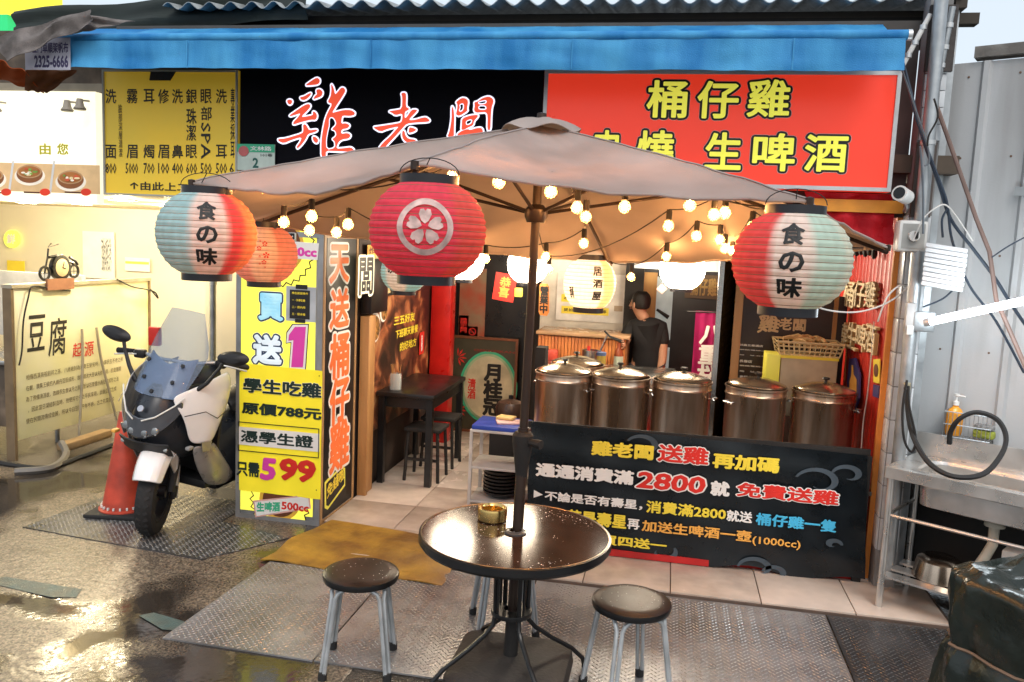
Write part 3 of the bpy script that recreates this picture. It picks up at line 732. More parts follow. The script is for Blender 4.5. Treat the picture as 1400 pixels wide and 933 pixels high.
# ================================================================== STOOLS
seat_mt = M('worn brown seat', (.045, .028, .022), .38, var=.5, scale=6, spec=.35)
leg_mt = M('grey lacquered tube', (.5, .53, .55), .35, .3, .2, 12)
st0 = thing('stool', 'round black seat stool standing left of the table on the steel plate', 'stool', (0, 0, 0), 'stools around the round table')
b = B(); b.lathe([(0, .452), (.12, .451), (.152, .448), (.163, .442), (.168, .432)], (0, 0, 0), 40); b.build('seat', seat_mt, st0)
b = B(); b.lathe([(.163, .4425), (.169, .44), (.171, .428), (.168, .414), (.158, .411), (.15, .42), (0, .42)], (0, 0, 0), 40); b.build('seat_rim', black_paint, st0)
for k in range(4):
    a = R(45+90*k); b = B()
    for s_ in (-1, 1):
        ft = V((math.cos(a)*.2, math.sin(a)*.2, .03)); tg = V((-math.sin(a), math.cos(a), 0))*s_
        ft2 = ft+tg*.011; top = V((math.cos(a)*.148, math.sin(a)*.148, .36))+tg*.012
        md = V((math.cos(a+s_*PI/4)*.105, math.sin(a+s_*PI/4)*.105, .408))
        b.tube([ft2, ft2.lerp(top, .5), top, top+V((0, 0, .025))+tg*.01-V((math.cos(a), math.sin(a), 0))*.006, top.lerp(md, .5)+V((0, 0, .02)), md], .0095, 8)
    lg = b.build('leg', leg_mt, st0)
    B().cyl(V((math.cos(a)*.201, math.sin(a)*.201, .002)), V((math.cos(a)*.199, math.sin(a)*.199, .035)), .02, n=10).build('rubber_foot', rubber, lg)
b = B()
for k in range(30):
    a = random.uniform(0, 6.28); q = .14*math.sqrt(random.random()); r_ = random.uniform(.001, .0025); b.lathe([(r_, 0), (r_*.8, r_*.5), (0, r_*.7)], (q*math.cos(a), q*math.sin(a), .4515), 6)
stuff(b.build('rain_drops', drop_mt, st0))
st0.location = (-1.28, 3.37, .013); st0.rotation_euler = (0, 0, R(14))
dup(st0, (-.07, 3.42, .012), R(30), 'round black seat stool standing right of the table in front of the banner')
dup(st0, (-.72, 3.93, .013), R(20), 'stool mostly hidden behind the table, only its grey legs showing')

# ================================================================== LANTERNS
paperA = cloth('lantern paper', (.95, .93, .9), .45, var=.06, scale=14, bump=.1, attr='paint')
capm = M('lantern cap black', (.02, .02, .025), .35)
CW, CT, CR, CO, CP = (.84, .78, .76), (.36, .68, .78), (.8, .1, .11), (.88, .27, .14), (.76, .09, .15)
def lantern(label, c, Rr, H, paint, group=None, e=.5, ecol=(1, .68, .42), texts=None, extra=None, capr=.42, mt=None, string_to=None, fdir=None, cat='lantern', bumps=13):
    """c: centre of the paper body; paint(angle from the side that faces the street)->colour"""
    c = V(c); t = thing('paper_lantern', label, cat, c, group)
    d = (CAM-c); f0 = math.atan2(d.y, d.x) if fdir is None else fdir
    zc = H*.5; k0 = math.acos(capr); zmaxn = math.sin(k0)
    def rad(z, sc_=True):
        s_ = max(-1, min(1, z/zc*zmaxn)); r_ = Rr*math.sqrt(1-s_*s_)**.86
        if sc_: r_ += -.0045*Rr/.2*abs(math.cos(z/H*PI*bumps))+.003
        return r_
    n, rows_ = 72, bumps*6
    rows = []; cols = []
    for i in range(rows_+1):
        z = -zc+H*i/rows_; r_ = rad(z)
        rows.append([c+V((math.cos(f0+2*PI*k/n)*r_, math.sin(f0+2*PI*k/n)*r_, z)) for k in range(n)])
        for k in range(n):
            a = 2*PI*k/n; a = a-2*PI if a > PI else a
            cols.append(paint(a+.07*math.sin(z*30/Rr*.2+k)*.4, z/zc))
    b = B(); b.grid(rows, closed=True); o = b.build('paper_body', mt or paperA, t, ang=3)
    at = o.data.color_attributes.new('paint', 'FLOAT_COLOR', 'POINT')
    for i, q in enumerate(cols): at.data[i].color = tuple(q)+(1,)
    # wire ribs
    b = B()
    for i in range(bumps):
        z = -zc+H*(i+.5)/bumps; r_ = rad(z)+.0006
        b.tube([c+V((math.cos(2*PI*k/40)*r_, math.sin(2*PI*k/40)*r_, z)) for k in range(40)], .0011, 4, closed=True)
    stuff(b.build('rib_wires', M('rib wire', (.28, .17, .1), .6), o))
    cr_ = Rr*capr**.86+.006
    for s_, nm in ((1, 'top_cap'), (-1, 'bottom_cap')):
        b = B(); z0, z1 = sorted((s_*(zc-.003), s_*(zc+.026)))
        b.lathe([(cr_-.006, z0), (cr_, z0), (cr_, z1), (cr_-.006, z1), (cr_-.006, z0)], c, 32); b.build(nm, capm, t)
    b = B(); hp_ = string_to or c+V((0, 0, zc+.14))
    b.tube([c+V((cr_*math.cos(a)*math.cos(f0+PI/2), cr_*math.cos(a)*math.sin(f0+PI/2), zc+.03+.05*math.sin(a))) for a in [PI*k/12 for k in range(13)]], .0018, 5)
    b.tube([c+V((0, 0, zc+.08)), hp_], .0018, 5)
    b.build('hanging_wire', black_matt, t)
    def mp(u, v, hh):
        z = v; r_ = rad(z, False)+.004+hh
        a = f0+u/Rr
        return c+V((math.cos(a)*r_, math.sin(a)*r_, z))
    for (s_, u0, v0, u1, v1, ly) in (texts or []):
        txt(t, None, s_, (u0*Rr, v0*zc), (u1*Rr, v1*zc), ly, uv=True, mapper=mp, lift=0)
    if extra: extra(t, mp, Rr, zc)
    if e: lamp('lantern_light', c+V((0, 0, -.0)), e, ecol, .04, t)
    return t
def sectors(lst, soft=.07):
    """lst: [(start angle, colour)...] going round; negative angles are the viewer's left side"""
    def f(a, z):
        cur = lst[0][1]; prev = lst[-1][1]
        col = lst[-1][1]
        for i, (a0, cc) in enumerate(lst):
            if a >= a0: col = cc
        for i, (a0, cc) in enumerate(lst):
            if abs(a-a0) < soft:
                pc = lst[i-1][1]; t = (a-a0+soft)/(2*soft); return tuple(pc[j]*(1-t)+cc[j]*t for j in range(3))
        j = 1+.05*math.sin(a*40)+.04*math.sin(z*23+a*7)
        return tuple(min(1, x*j) for x in col)
    return f
LB = [(T_black, .035)]
def shoku(sgn=1): return [('食', -.22, .33, .2, .78, LB), ('の', -.2, -.22, .2, .2, LB), ('味', -.22, -.75, .22, -.33, LB)]
# viewer's right is larger angle (counter-clockwise seen from above puts +angle on the viewer's right)
lc = [Dp(283, 320, 3.25), Dp(585, 315, 2.6), Dp(1082, 357, 2.65), Dp(361, 348, 4.15)]
lantern('paper lantern striped pale teal, white and orange hanging at far left of the umbrella', lc[0], .19, .315, sectors([(-PI, CO), (-2.2, CW), (-1.7, CT), (-.35, CW), (.42, CR), (.8, CO)]), 'paper lanterns at the umbrella tips', texts=shoku(), string_to=A_+V((.04, 0, -.01)), e=.35)
def emblem(t, mp, Rr, zc):
    wm = M('emblem white', (.8, .55, .5), .6, var=.3, scale=30)
    b = B(); n = 48
    o_ = -.05
    for k in range(n):
        q = [(o_+r_*math.cos(2*PI*(k+d_)/n), .04+r_*math.sin(2*PI*(k+d_)/n)) for r_, d_ in ((.36, 0), (.46, 0), (.46, 1), (.36, 1))]
        b.poly([mp(u*Rr, v*Rr, .001) for u, v in q])
    for k in range(5):
        a = PI/2+2*PI*k/5; ax = (math.cos(a), math.sin(a)); pr = (-ax[1], ax[0])
        prof = [(.05, 0), (.1, .06), (.2, .105), (.28, .085), (.29, .03), (.255, 0), (.29, -.03), (.28, -.085), (.2, -.105), (.1, -.06)]
        pts = [(o_+ax[0]*r_+pr[0]*w_, .04+ax[1]*r_+pr[1]*w_) for r_, w_ in prof]
        b.poly([mp(u*Rr, v*Rr, .001) for u, v in pts])
    b.build('flower_emblem', wm, t, recalc=False)
lantern('red paper lantern with a white cherry blossom ring emblem', lc[1], .184, .29, sectors([(-PI, CP), (.5, (.78, .13, .12))]), 'paper lanterns at the umbrella tips', extra=emblem, e=.3, string_to=B_+V((.03, .02, -.01)))
lantern('big paper lantern striped orange red, white and mint hanging at the right umbrella tip', lc[2], .186, .30, sectors([(-PI, CT), (-2.4, CR), (-1.2, CR), (-.36, CW), (.36, (.5, .74, .7)), (1.0, (.62, .76, .7)), (2, CT)]), 'paper lanterns at the umbrella tips', texts=shoku(), e=.35, string_to=C_+V((-.04, .02, -.01)))
def petals(t, mp, Rr, zc):
    b = B()
    for (u, v, s_) in ((.02, .42, .075), (-.14, .25, .065), (.06, 0, .09), (0, -.26, .07), (-.12, -.05, .03), (-.12, .52, .03), (-.12, -.32, .03), (.03, -.45, .03)):
        for k in range(5):
            a = PI/2+2*PI*k/5
            b.poly([mp((u+math.cos(a+da)*s_*rr)*Rr, (v*.8+math.sin(a+da)*s_*rr)*Rr, .001) for rr, da in ((.15, 0), (.75, -.42), (1.1, -.3), (.95, 0), (1.1, .3), (.75, .42))])
    b.build('plum_blossoms', T_red, t, recalc=False)
lantern('pink orange paper lantern painted with small red plum blossoms', lc[3], .165, .275, sectors([(-PI, (.9, .42, .36)), (-.4, (.92, .7, .55)), (.38, (.9, .38, .3))]), 'paper lanterns at the umbrella tips', extra=petals, e=.35, string_to=E_+V((.06, 0, -.01)))
lantern('cream paper lantern with black brush characters hanging at the back of the umbrella', Dp(806, 388, 4.5), .142, .265, sectors([(-PI, CW), (.55, (.85, .45, .25)), (1.2, CW)]), e=2.2, texts=[('居', .12, .36, .5, .74, LB), ('酒', .12, -.12, .5, .24, LB), ('屋', .12, -.62, .5, -.26, LB), ('酒場', -.85, -.6, -.62, -.1, LB)], ecol=(1, .75, .45), capr=.5)
lantern('small mint and white lantern half hidden behind the red lantern', Dp(553, 372, 5.6), .16, .26, sectors([(-PI, CT), (-.9, CW), (.1, CT), (1.2, CW)]), e=.4, texts=[('の味', -.75, -.1, -.2, .4, LB)])
globe_mt = M('glowing paper globe', (.9, .88, .8), .7, emit=(1, .82, .6), es=16)
def globe(px, py, d, r_, label):
    t = lantern(label, Dp(px, py, d), r_, r_*1.75, lambda a, z: (1, 1, 1), 'glowing white lanterns inside the shop', e=0, mt=globe_mt, capr=.4)
globe(632, 355, 6.2, .17, 'glowing white lantern partly behind the red lantern')
globe(722, 362, 6.6, .165, 'glowing white lantern beside the umbrella pole')
globe(933, 368, 6.4, .175, 'glowing white lantern above the dark noren panel')

# ================================================================== STRING LIGHTS
bulb_glass = glass('bulb glass', (1, .75, .4), .85)
fil = glow('bulb filament', (1, .52, .2), 260)
halo = glow('bulb inner glow', (1, .66, .3), 9)
def bulb(p, label, group):
    p = V(p); t = thing('light_bulb', label, 'light bulb', p, group)
    s_ = 1
    B().lathe([(0, .012), (.011, .012), (.0125, -.0), (.0125, -.03), (.009, -.034), (0, -.034)], p, 10).build('socket', black_matt, t)
    c = p+V((0, 0, -.056))
    o = B().lathe([(.008, .026), (.012, .021), (.019, .012), (.0235, 0), (.0215, -.011), (.014, -.02), (.006, -.0236), (0, -.0245)], c, 14).build('glass_globe', bulb_glass, t)
    B().lathe([(0, .02), (.004, .016), (.0085, .004), (.0105, -.004), (.007, -.011), (0, -.013)], c, 10).build('filament', fil, o)
    return t
def bd(x, y): return (2.88+max(0, 560-x)/300*.85) if y < 268 else 2.85+max(0, (y-268))/90*1.3
bl_pts = [(361, 257), (426, 296), (388, 304), (423, 315), (476, 307), (460, 318), (618, 243), (682, 249), (753, 262), (789, 284), (801, 297), (854, 283), (943, 281), (976, 294), (991, 291), (798, 333), (746, 351), (750, 368), (952, 323), (984, 328), (991, 340), (1001, 343), (911, 351), (914, 309), (863, 379), (1028, 311), (664, 354)]
BP = {}
ORD = 'first second third fourth fifth sixth seventh eighth ninth tenth eleventh twelfth thirteenth fourteenth fifteenth'.split()
srt = sorted(bl_pts)
for (x, y) in bl_pts:
    d = bd(x, y); p = Dp(x, y, d)+V((0, 0, .056)); BP[(x, y)] = p
    zone = 'left of the red lantern' if x < 500 else ('between the red lantern and the pole' if x < 740 else 'right of the umbrella pole')
    k = srt.index((x, y)); nm = ORD[k]+' from the left' if k < 14 else (ORD[26-k]+' from the right' if k < 26 else 'farthest to the right')
    bulb(p, 'clear round string bulb glowing under the umbrella, '+nm, 'string bulbs under the umbrella')
wires = [([A_, (361, 257), B_, (618, 243), (682, 249), (753, 262), (789, 284), (854, 283), (943, 281), C_], 'black wire of the bulb string along the front edge of the umbrella'),
         ([E_, (388, 304), (426, 296), (423, 315), (460, 318), (476, 307), (664, 354), (746, 351), (798, 333), (801, 297)], 'black wire of the bulb string crossing the left half of the umbrella'),
         ([F_, (863, 379), (911, 351), (952, 323), (984, 328), (991, 340), (1001, 343), (1028, 311), D_], 'black wire of the bulb string under the right half of the umbrella'),
         ([hubp, (750, 368), (914, 309), (976, 294), (991, 291), C_], 'black wire running from the pole hub to the right lantern')]
for pts, lab in wires:
    P_ = [(p.lerp(apex, .07)+V((0, .03, -.04)) if p is not hubp else p) if isinstance(p, Vector) else BP[p]+V((0, 0, .012)) for p in pts]; out = []
    for a, b_ in zip(P_, P_[1:]):
        L_ = (a-b_).length
        for k in range(9):
            t = k/9; q = a.lerp(b_, t); q.z -= L_*.1*4*t*(1-t)*.6; out.append(q)
    out.append(P_[-1]); tag(B().tube(out, .0028, 5).build('bulb_wire', black_matt), lab, 'cable')

# ================================================================== LIGHTBOX SIGN
lb = thing('lightbox_sign', 'tall freestanding yellow promotion lightbox with black side face at the shop corner', 'sign', (-2.52, 5.33, 0))
LX0, LX1, LY0, LY1, LZ = -2.83, -2.215, 5.03, 5.62, 1.97
face_y = M('lit yellow print', (.88, .82, .08), .35, var=.06, scale=3, emit=(.9, .88, .1), es=.35)
B().bb((LX0, LY0, .0), (LX1, LY1, LZ), bev=.002).build('cabinet', M('cabinet grey', (.3, .31, .33), .45, .3), lb)
f1 = Frame((0, LY0, 0), (1, 0, 0)); f2 = FXl(LX1)
rect(lb, f1, (LX0+.035, .06), (LX1-.05, LZ-.02), face_y, .003, 'front_face', uv=True)
frame_bars(lb, f1, LX0, 0, LX1, LZ, .034, .008, M('frame grey', (.36, .37, .38), .4, .5))
rect(lb, f2, (LY0+.045, .04), (LY1-.04, LZ-.02), M('black print side', (.008, .008, .009), .4), .003, 'side_face', uv=True)
frame_bars(lb, f2, LY0, 0, LY1, LZ, .03, .006, M('pine strip', (.5, .3, .14), .5), 'side_frame')
L0 = .005
# beer mug roundels and zigzag stars
def star(cx, cy_, r1, r2, n): return [(cx+(r1 if k % 2 else r2)*math.cos(PI*k/n), cy_+(r1 if k % 2 else r2)*math.sin(PI*k/n)*1.0) for k in range(2*n)]
cu_, cv_ = f1.px(378, 325)
shape(lb, f1, star(cu_+.02, 1.88-.02, .235, .26, 26), T_black, uv=True, lift=L0-.0005, name='starburst_edge', t=.0006)
shape(lb, f1, star(cu_+.02, 1.88-.02, .225, .25, 26), face_y, uv=True, lift=L0+.0006, name='starburst', t=.0006)
shape(lb, f1, ell(cu_+.02, 1.87, .18, .18), M('amber print', (.7, .4, .05), .5, emit=(.7, .4, .05), es=.1), uv=True, lift=L0+.0015, name='roundel')
shape(lb, f1, ell(cu_+.02, 1.88, .155, .155), T_brown, uv=True, lift=L0+.003, name='barrel')
shape(lb, f1, [f1.px(398, 330), f1.px(437, 333), f1.px(435, 356), f1.px(396, 353)], T_white, uv=True, lift=L0+.0045, name='ribbon')
txt(lb, f1, '500cc', (389, 337), (434, 352), [(T_mag, .05)], lift=L0+.006)
rect(lb, f1, (340, 316), (406, 330), M('old label', (.5, .5, .35), .5), .001, 'title_strip', lift=L0+.004)
txt(lb, f1, '雞老闆', (362, 317), (404, 328), [(T_black, .04), (T_white, .1)], lift=L0+.006)
cyg = M('icy blue print', (.45, .78, .88), .4, var=.35, scale=6, c2=(.1, .5, .8), emit=(.5, .8, .9), es=.15)
txt(lb, f1, '買', (354, 400), (388, 440), [(cyg, .05), (M('ink navy', (.02, .05, .12), .5), .1), (T_white, .115)], lift=L0, res=3)
txt(lb, f1, '送', (346, 456), (386, 500), [(M('ice white print', (.75, .88, .95), .4, emit=(.8, .9, 1), es=.15), .05), (M('ink navy', (.02, .05, .12), .5), .1), (T_white, .115)], lift=L0, res=3)
one = lambda g: [(404-g, 447-g), (419+g, 447-g), (415+g, 502+g), (399-g, 502+g), (402-g, 465+g), (395-g, 466+g), (396-g, 458-g)]
for g_, mt_, l_ in ((4, T_black, 0), (2.8, T_white, .002), (0, T_mag, .004)): shape(lb, f1, one(g_), mt_, name='numeral', lift=L0+l_)
nt_ = rect(lb, f1, (392, 391), (432, 441), M('grey paper', (.45, .5, .55), .5), .001, 'notice_paper', lift=L0)
rect(nt_, f1, (397, 396), (424, 437), T_black, .001, 'notice_black', lift=L0+.002)
rect(nt_, f1, (405, 389), (421, 396), T_black, .001, 'tape', lift=L0+.002); rect(nt_, f1, (404, 436), (418, 442), T_black, .001, 'tape', lift=L0+.002)
for i, s_ in enumerate(('學生認證條件', '一・持學生證', '二・限內用', '三・限本檔')): txt(nt_, f1, s_, (400, 399+i*9.5), (422-(4 if i else 0), 403.5+i*9.5), [(T_yel, .02)], lift=L0+.004, res=1)
# hanging student banner
bn = thing('student_banner', 'yellow student price banner tied over the lightbox front', 'banner', (-2.52, 5.02, .4))
f1b = Frame((0, LY0-.012, 0), (1, 0, 0))
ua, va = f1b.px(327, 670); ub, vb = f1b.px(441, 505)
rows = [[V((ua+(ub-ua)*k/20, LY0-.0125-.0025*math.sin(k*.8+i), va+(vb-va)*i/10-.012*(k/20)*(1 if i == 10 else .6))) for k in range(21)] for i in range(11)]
b = B(); b.grid(rows); b.build('sheet', M('yellow vinyl', (.86, .72, .03), .35, var=.06, emit=(.86, .74, .03), es=.14), bn)  # faint glow put into the vinyl to brighten the banner
LF = .006
rect(bn, f1b, (326, 583), (437, 618), T_white, .001, 'white_strip', lift=LF); frame_bars(bn, f1b, *[q for q in (f1b.px(326, 616)+f1b.px(437, 586))], .006, .0012, T_black, 'strip_border', n0=LF)
ink = M('ink green black', (.01, .03, .025), .5)
txt(bn, f1b, '學生吃雞', (333, 516), (440, 545), [(ink, .035), (T_white, .05)], lift=LF)
txt(bn, f1b, '原價788元', (331, 549), (440, 575), [(ink, .045)], lift=LF)
txt(bn, f1b, '憑學生證', (330, 587), (429, 613), [(ink, .03)], lift=LF+.003)
txt(bn, f1b, '只需', (324, 630), (355, 653), [(ink, .035)], lift=LF)
txt(bn, f1b, '5', (357, 625), (378, 658), [(T_mag, .05), (T_yel, .06)], lift=LF, shear=.1)
txt(bn, f1b, '99', (382, 625), (432, 661), [(T_red, .05), (T_yel, .06)], lift=LF, shear=.1)
for (x, y) in ((329, 508), (437, 514), (326, 660), (433, 670)): shape(bn, f1b, ell(*f1b.px(x, y), .004, .004, 8), black_matt, uv=True, lift=LF, name='eyelet')
# lower beer print
cu2, cv2 = f1.px(383, 690)
shape(lb, f1, star(cu2, cv2+.02, .20, .225, 24), T_black, uv=True, lift=L0-.0005, name='starburst_edge', t=.0006)
shape(lb, f1, star(cu2, cv2+.02, .19, .215, 24), face_y, uv=True, lift=L0+.0006, name='starburst', t=.0006)
shape(lb, f1, ell(cu2, cv2+.03, .15, .14), M('amber print', (.7, .4, .05), .5), uv=True, lift=L0+.0015, name='roundel')
shape(lb, f1, ell(cu2, cv2+.03, .125, .115), T_brown, uv=True, lift=L0+.003, name='barrel')
shape(lb, f1, [(347, 684), (424, 676), (426, 695), (350, 707)], T_pink, lift=L0+.0045, name='ribbon_edge'); shape(lb, f1, [(349, 686), (422, 678), (424, 693), (352, 705)], T_white, lift=L0+.006, name='ribbon')
txt(lb, f1, '生啤酒', (352, 686), (384, 703), [(T_green, .05)], lift=L0+.007, warp=lambda u, v: (u, v+(u-f1.px(352, 690)[0])*.12))
txt(lb, f1, '500cc', (386, 685), (423, 700), [(T_red, .04)], lift=L0+.007)
# side lettering
orr = M('lit orange red print', (.85, .16, .04), .45, emit=(.9, .2, .05), es=.15)
for ch, y0, y1 in (('天', 334, 386), ('送', 396, 446), ('桶', 458, 512), ('仔', 520, 572), ('雞', 581, 634)):
    txt(lb, f2, ch, (450, y0), (476, y1), [(orr, .035), (T_white, .09)], lift=.005, res=3)
sq = [(443, 660), (443, 695), (447, 697), (471, 664), (471, 640), (467, 638), (466, 628), (462, 642), (447, 655)]
shape(lb, f2, sq, T_lemon, lift=.004, name='bubble'); shape(lb, f2, [(445, 662), (445, 691), (448, 692), (469.5, 662), (469.5, 642), (466, 641), (448, 658)], T_black, lift=.0055, name='bubble_inner')
txt(lb, f2, '免錢啦', (446, 664), (469, 683), [(T_yel, .03)], lift=.007, lref=446, warp=lambda u, v: (u, v+(u-f2.px(446, 670)[0])*.22))
# timber post next to the lightbox and small black lit sign
pine = wood('pine wood', (.5, .27, .1), (.32, .15, .05))
b = B(); b.bb((-2.2, 5.66, .03), (-2.13, 5.70, 1.38), bev=.004); b.bb((-2.2, 5.705, .03), (-2.15, 5.85, 1.38), bev=.004)
tag(b.build('timber_post', pine), 'pale pine post and board standing behind the lightbox edge', 'post')
sg = thing('small_black_sign', 'small black sign with one white outlined character above the pine post', 'sign', (-2.18, 5.75, 1.42))
fs_ = FXl(-2.12)
B().bb((-2.2, 5.66, 1.4), (-2.12, 6.02, 1.8), bev=.004).build('case', black_paint, sg)
txt(sg, fs_, '闆', (491, 352), (509, 402), [(T_black, .02), (M('warm white lit', (.8, .75, .5), .5, emit=(1, .9, .6), es=.6), .08)])

# ================================================================== LEFT WALL MURAL
mu = thing('food_mural', 'dark printed food mural with yellow characters along the left wall', 'mural', (-2.2, 6.8, .5))
def mural_mt():
    mt = bpy.data.materials.new('mural print'); mt.use_nodes = True; n = mt.node_tree; L = n.links; p = n.nodes['Principled BSDF']
    tc = n.nodes.new('ShaderNodeTexCoord'); v = n.nodes.new('ShaderNodeTexNoise'); v.inputs['Scale'].default_value = 4.5; v.inputs['Detail'].default_value = 8; v.inputs['Distortion'].default_value = .8
    L.new(tc.outputs['Object'], v.inputs['Vector']); r = n.nodes.new('ShaderNodeValToRGB'); L.new(v.outputs['Fac'], r.inputs[0]); e = r.color_ramp.elements
    e[0].position = .4; e[0].color = (.02, .012, .01, 1); e[1].position = .75; e[1].color = (.6, .35, .15, 1); q = e.new(.52); q.color = (.12, .04, .02, 1); q = e.new(.6); q.color = (.35, .12, .05, 1)
    L.new(r.outputs[0], p.inputs['Base Color']); p.inputs['Roughness'].default_value = .35; return mt
fm = FXl(-2.2)
B().bb((-2.215, 5.88, .45), (-2.2, 7.42, 1.5)).build('print_panel', mural_mt(), mu)
B().bb((-2.215, 5.88, 1.5), (-2.195, 7.42, 1.72)).build('title_panel', M('title black', (.015, .012, .012), .35), mu)
B().bb((-2.22, 5.9, 1.73), (-2.17, 7.42, 1.78)).build('top_rail', pine, mu)
cr_m = M('cream print', (.8, .65, .35), .4)
txt(mu, fm, '桶仔雞・啤酒', (507, 382), (556, 398), [(cr_m, .03)], lift=.007)
for (cx, cy_, rx, ry) in ((512, 448, 10, 22), (524, 425, 9, 11), (505, 470, 7, 10)):
    shape(mu, fm, ell(*fm.px(cx, cy_), *[.12 if rx > 9 else .09]*2), T_white, uv=True, lift=.002, name='printed_plate'); shape(mu, fm, ell(*fm.px(cx+1, cy_+1), *[.095 if rx > 9 else .07]*2), M('food print', (.5, .25, .07), .5, var=.6, scale=30), uv=True, lift=.0035, name='printed_food')
txt(mu, fm, '三五好友', (538, 433), (566, 446), [(T_yel, .02)], lift=.006, lref=538)
txt(mu, fm, '下班聊天聚餐', (540, 452), (570, 464), [(T_yel, .02)], lift=.006, lref=540)
txt(mu, fm, '的好地方', (546, 469), (568, 481), [(T_yel, .02)], lift=.006, lref=546)
# posters above mural
for (a, b_, lab, mt, s_) in (((500, 335), (511, 362), 'orange menu card above the mural', T_orange, '炸物'), ((512, 338), (523, 366), 'pale menu card above the mural beside the orange one', M('pale card', (.6, .5, .3), .5), '價目'), ((572, 455), (577, 483), 'small red card at the far end of the mural', T_red, '福')):
    t = thing('menu_card', lab, 'card', fm.at(*fm.px(*a))); rect(t, fm, a, b_, mt, .003, 'card_sheet', lift=.012); txt(t, fm, s_, (a[0]+2, a[1]+3), (b_[0]-2, b_[1]-3), [(T_white if mt is T_red else T_brown, .03)], vert=True, lift=.016, res=1)

# black side table with stools under it and a glass jar
bt = thing('black_table', 'black wooden dining table pushed against the mural wall', 'table', (-1.95, 6.6, TF))
q = Zp(582, 523, .76)
B().bb((-2.19, 6.0, .73), (-1.72, 7.0, .765), bev=.004).build('tabletop', black_paint, bt)
for x in (-2.15, -1.76):
    for y in (6.04, 6.96): B().bb((x-.025, y-.025, TF), (x+.025, y+.025, .73)).build('leg', black_paint, bt)
B().bb((-2.15, 6.06, .64), (-1.75, 6.94, .725)).build('apron', black_paint, bt)
bs = thing('black_stool', 'black wooden stool tucked under the near end of the black table', 'stool', (-1.85, 6.28, TF), 'black stools under the dining table')
B().box((-1.85, 6.28, .45), (.3, .28, .03), bev=.006).build('seat', black_matt, bs)
for sx in (-1, 1):
    for sy in (-1, 1): B().cyl((-1.85+sx*.12, 6.28+sy*.11, .44), (-1.85+sx*.14, 6.28+sy*.13, TF), .014, n=8).build('leg', black_matt, bs)
B().bb((-1.97, 6.14, .2), (-1.73, 6.16, .22)).build('rail', black_matt, bs)
dup(bs, (-1.85, 6.72, TF), 0, 'black wooden stool under the far end of the black table')
jp = V((-2.08, 6.14, .766))
jr = thing('glass_jar', 'clear glass jar of chopsticks standing on the black table', 'jar', jp)
B().lathe([(0, 0), (.045, 0), (.047, .01), (.047, .12), (.043, .13), (.043, .01), (0, .01)], jp, 20).build('glass', glass('clear glass', (.8, .85, .85), .7), jr)
b = B()
for k in range(9):
    a = random.uniform(0, 6.28); b.cyl(jp+V((.02*math.cos(a), .02*math.sin(a), .012)), jp+V((.04*math.cos(a+.6), .04*math.sin(a+.6), .2)), .003, n=5)
b.build('chopsticks', pine, jr)

# red pillar and back wall things
tag(B().bb((-2.19, 7.44, TF), (-2.0, 7.62, 2.44), bev=.006).build('red_pillar', M('glossy red paint', (.6, .015, .012), .3, var=.15)), 'glossy red square pillar between the mural and the back wall', 'pillar')
fb = Frame((0, 8.2, 0), (1, 0, 0))
# sake poster leaning
ps = thing('sake_poster', 'framed green and cream sake poster standing on the floor at the back', 'poster', (-1.8, 8.0, TF))
fp = Frame((0, 8.0, 0), (1, 0, 0))
ua, va = fp.px(612, 582); ub, vb = fp.px(709, 464)
B().bb((ua, 8.0, TF), (ub, 8.03, vb)).build('board', M('dark olive print', (.07, .06, .035), .5), ps)
frame_bars(ps, fp, ua, TF, ub, vb, .025, .014, M('rosewood frame', (.22, .07, .03), .4))
mu0, mv0 = (ua+ub)/2+.06, (TF+vb)/2-.02
shape(ps, fp, ell(mu0, mv0, .30, .37, 40), T_green, uv=True, name='green_ring', lift=.002); shape(ps, fp, ell(mu0, mv0, .275, .345, 40), M('pale green ring', (.35, .5, .3), .5), uv=True, name='pale_ring', lift=.0035)
shape(ps, fp, ell(mu0, mv0, .25, .32, 40), M('cream label', (.68, .6, .4), .5, var=.2), uv=True, name='cream_oval', lift=.005)
txt(ps, fp, '月桂冠', (662, 497), (686, 570), [(T_black, .05)], vert=True, lift=.007); txt(ps, fp, '清酒', (640, 517), (650, 546), [(T_red, .03)], vert=True, lift=.007)
txt(ps, fp, 'GEKKEIKAN', (648, 477), (704, 484), [(M('maroon ink', (.25, .03, .02), .5), .04)], lift=.003)
for (cx, cy_) in ((626, 488), (626, 560)):
    b = B()
    for k in range(6):
        u, v = fp.px(cx, cy_); a = R(k*32-70); b.prism([fp.at(u+r_*math.cos(a+d_), v+r_*math.sin(a+d_), .002) for r_, d_ in ((.01, 0), (.06, -.16), (.095, 0), (.06, .16))], fp.N*.001)
    b.build('red_leaves', T_red, ps)
# black door leaf behind with signs
b = B(); b.bb((-2.15, 8.12, TF), (-1.35, 8.18, 2.3)); tag(b.build('black_door', M('black lacquer', (.014, .012, .012), .3)), 'black lacquered door panel behind the sake poster', 'door')
fd = Frame((0, 8.115, 0), (1, 0, 0))
def card(name, label, a, b_, mt, s_=None, vert=False, tm_=None, cat='sign', fr_=fd, **k):
    t = thing(name, label, cat, fr_.at(*fr_.px(*a))); rect(t, fr_, a, b_, mt, .004, 'sheet', lift=.002)
    if s_:
        ins = .12; dx = b_[0]-a[0]; dy = b_[1]-a[1]
        txt(t, fr_, s_, (a[0]+dx*ins, a[1]+dy*ins), (b_[0]-dx*ins, b_[1]-dy*ins), [(tm_ or T_black, .03)], vert=vert, lift=.0075, res=1, **k)
    return t
card('arrow_sign', 'small cream sign with a red arrow pointing right', (606, 429), (620, 444), M('cream plastic', (.7, .6, .4), .5), '→', tm_=T_red)
card('notice_strip', 'white vertical strip with red characters beside the no smoking sign', (628, 431), (640, 459), T_white, '請隨手關門', True, T_red)
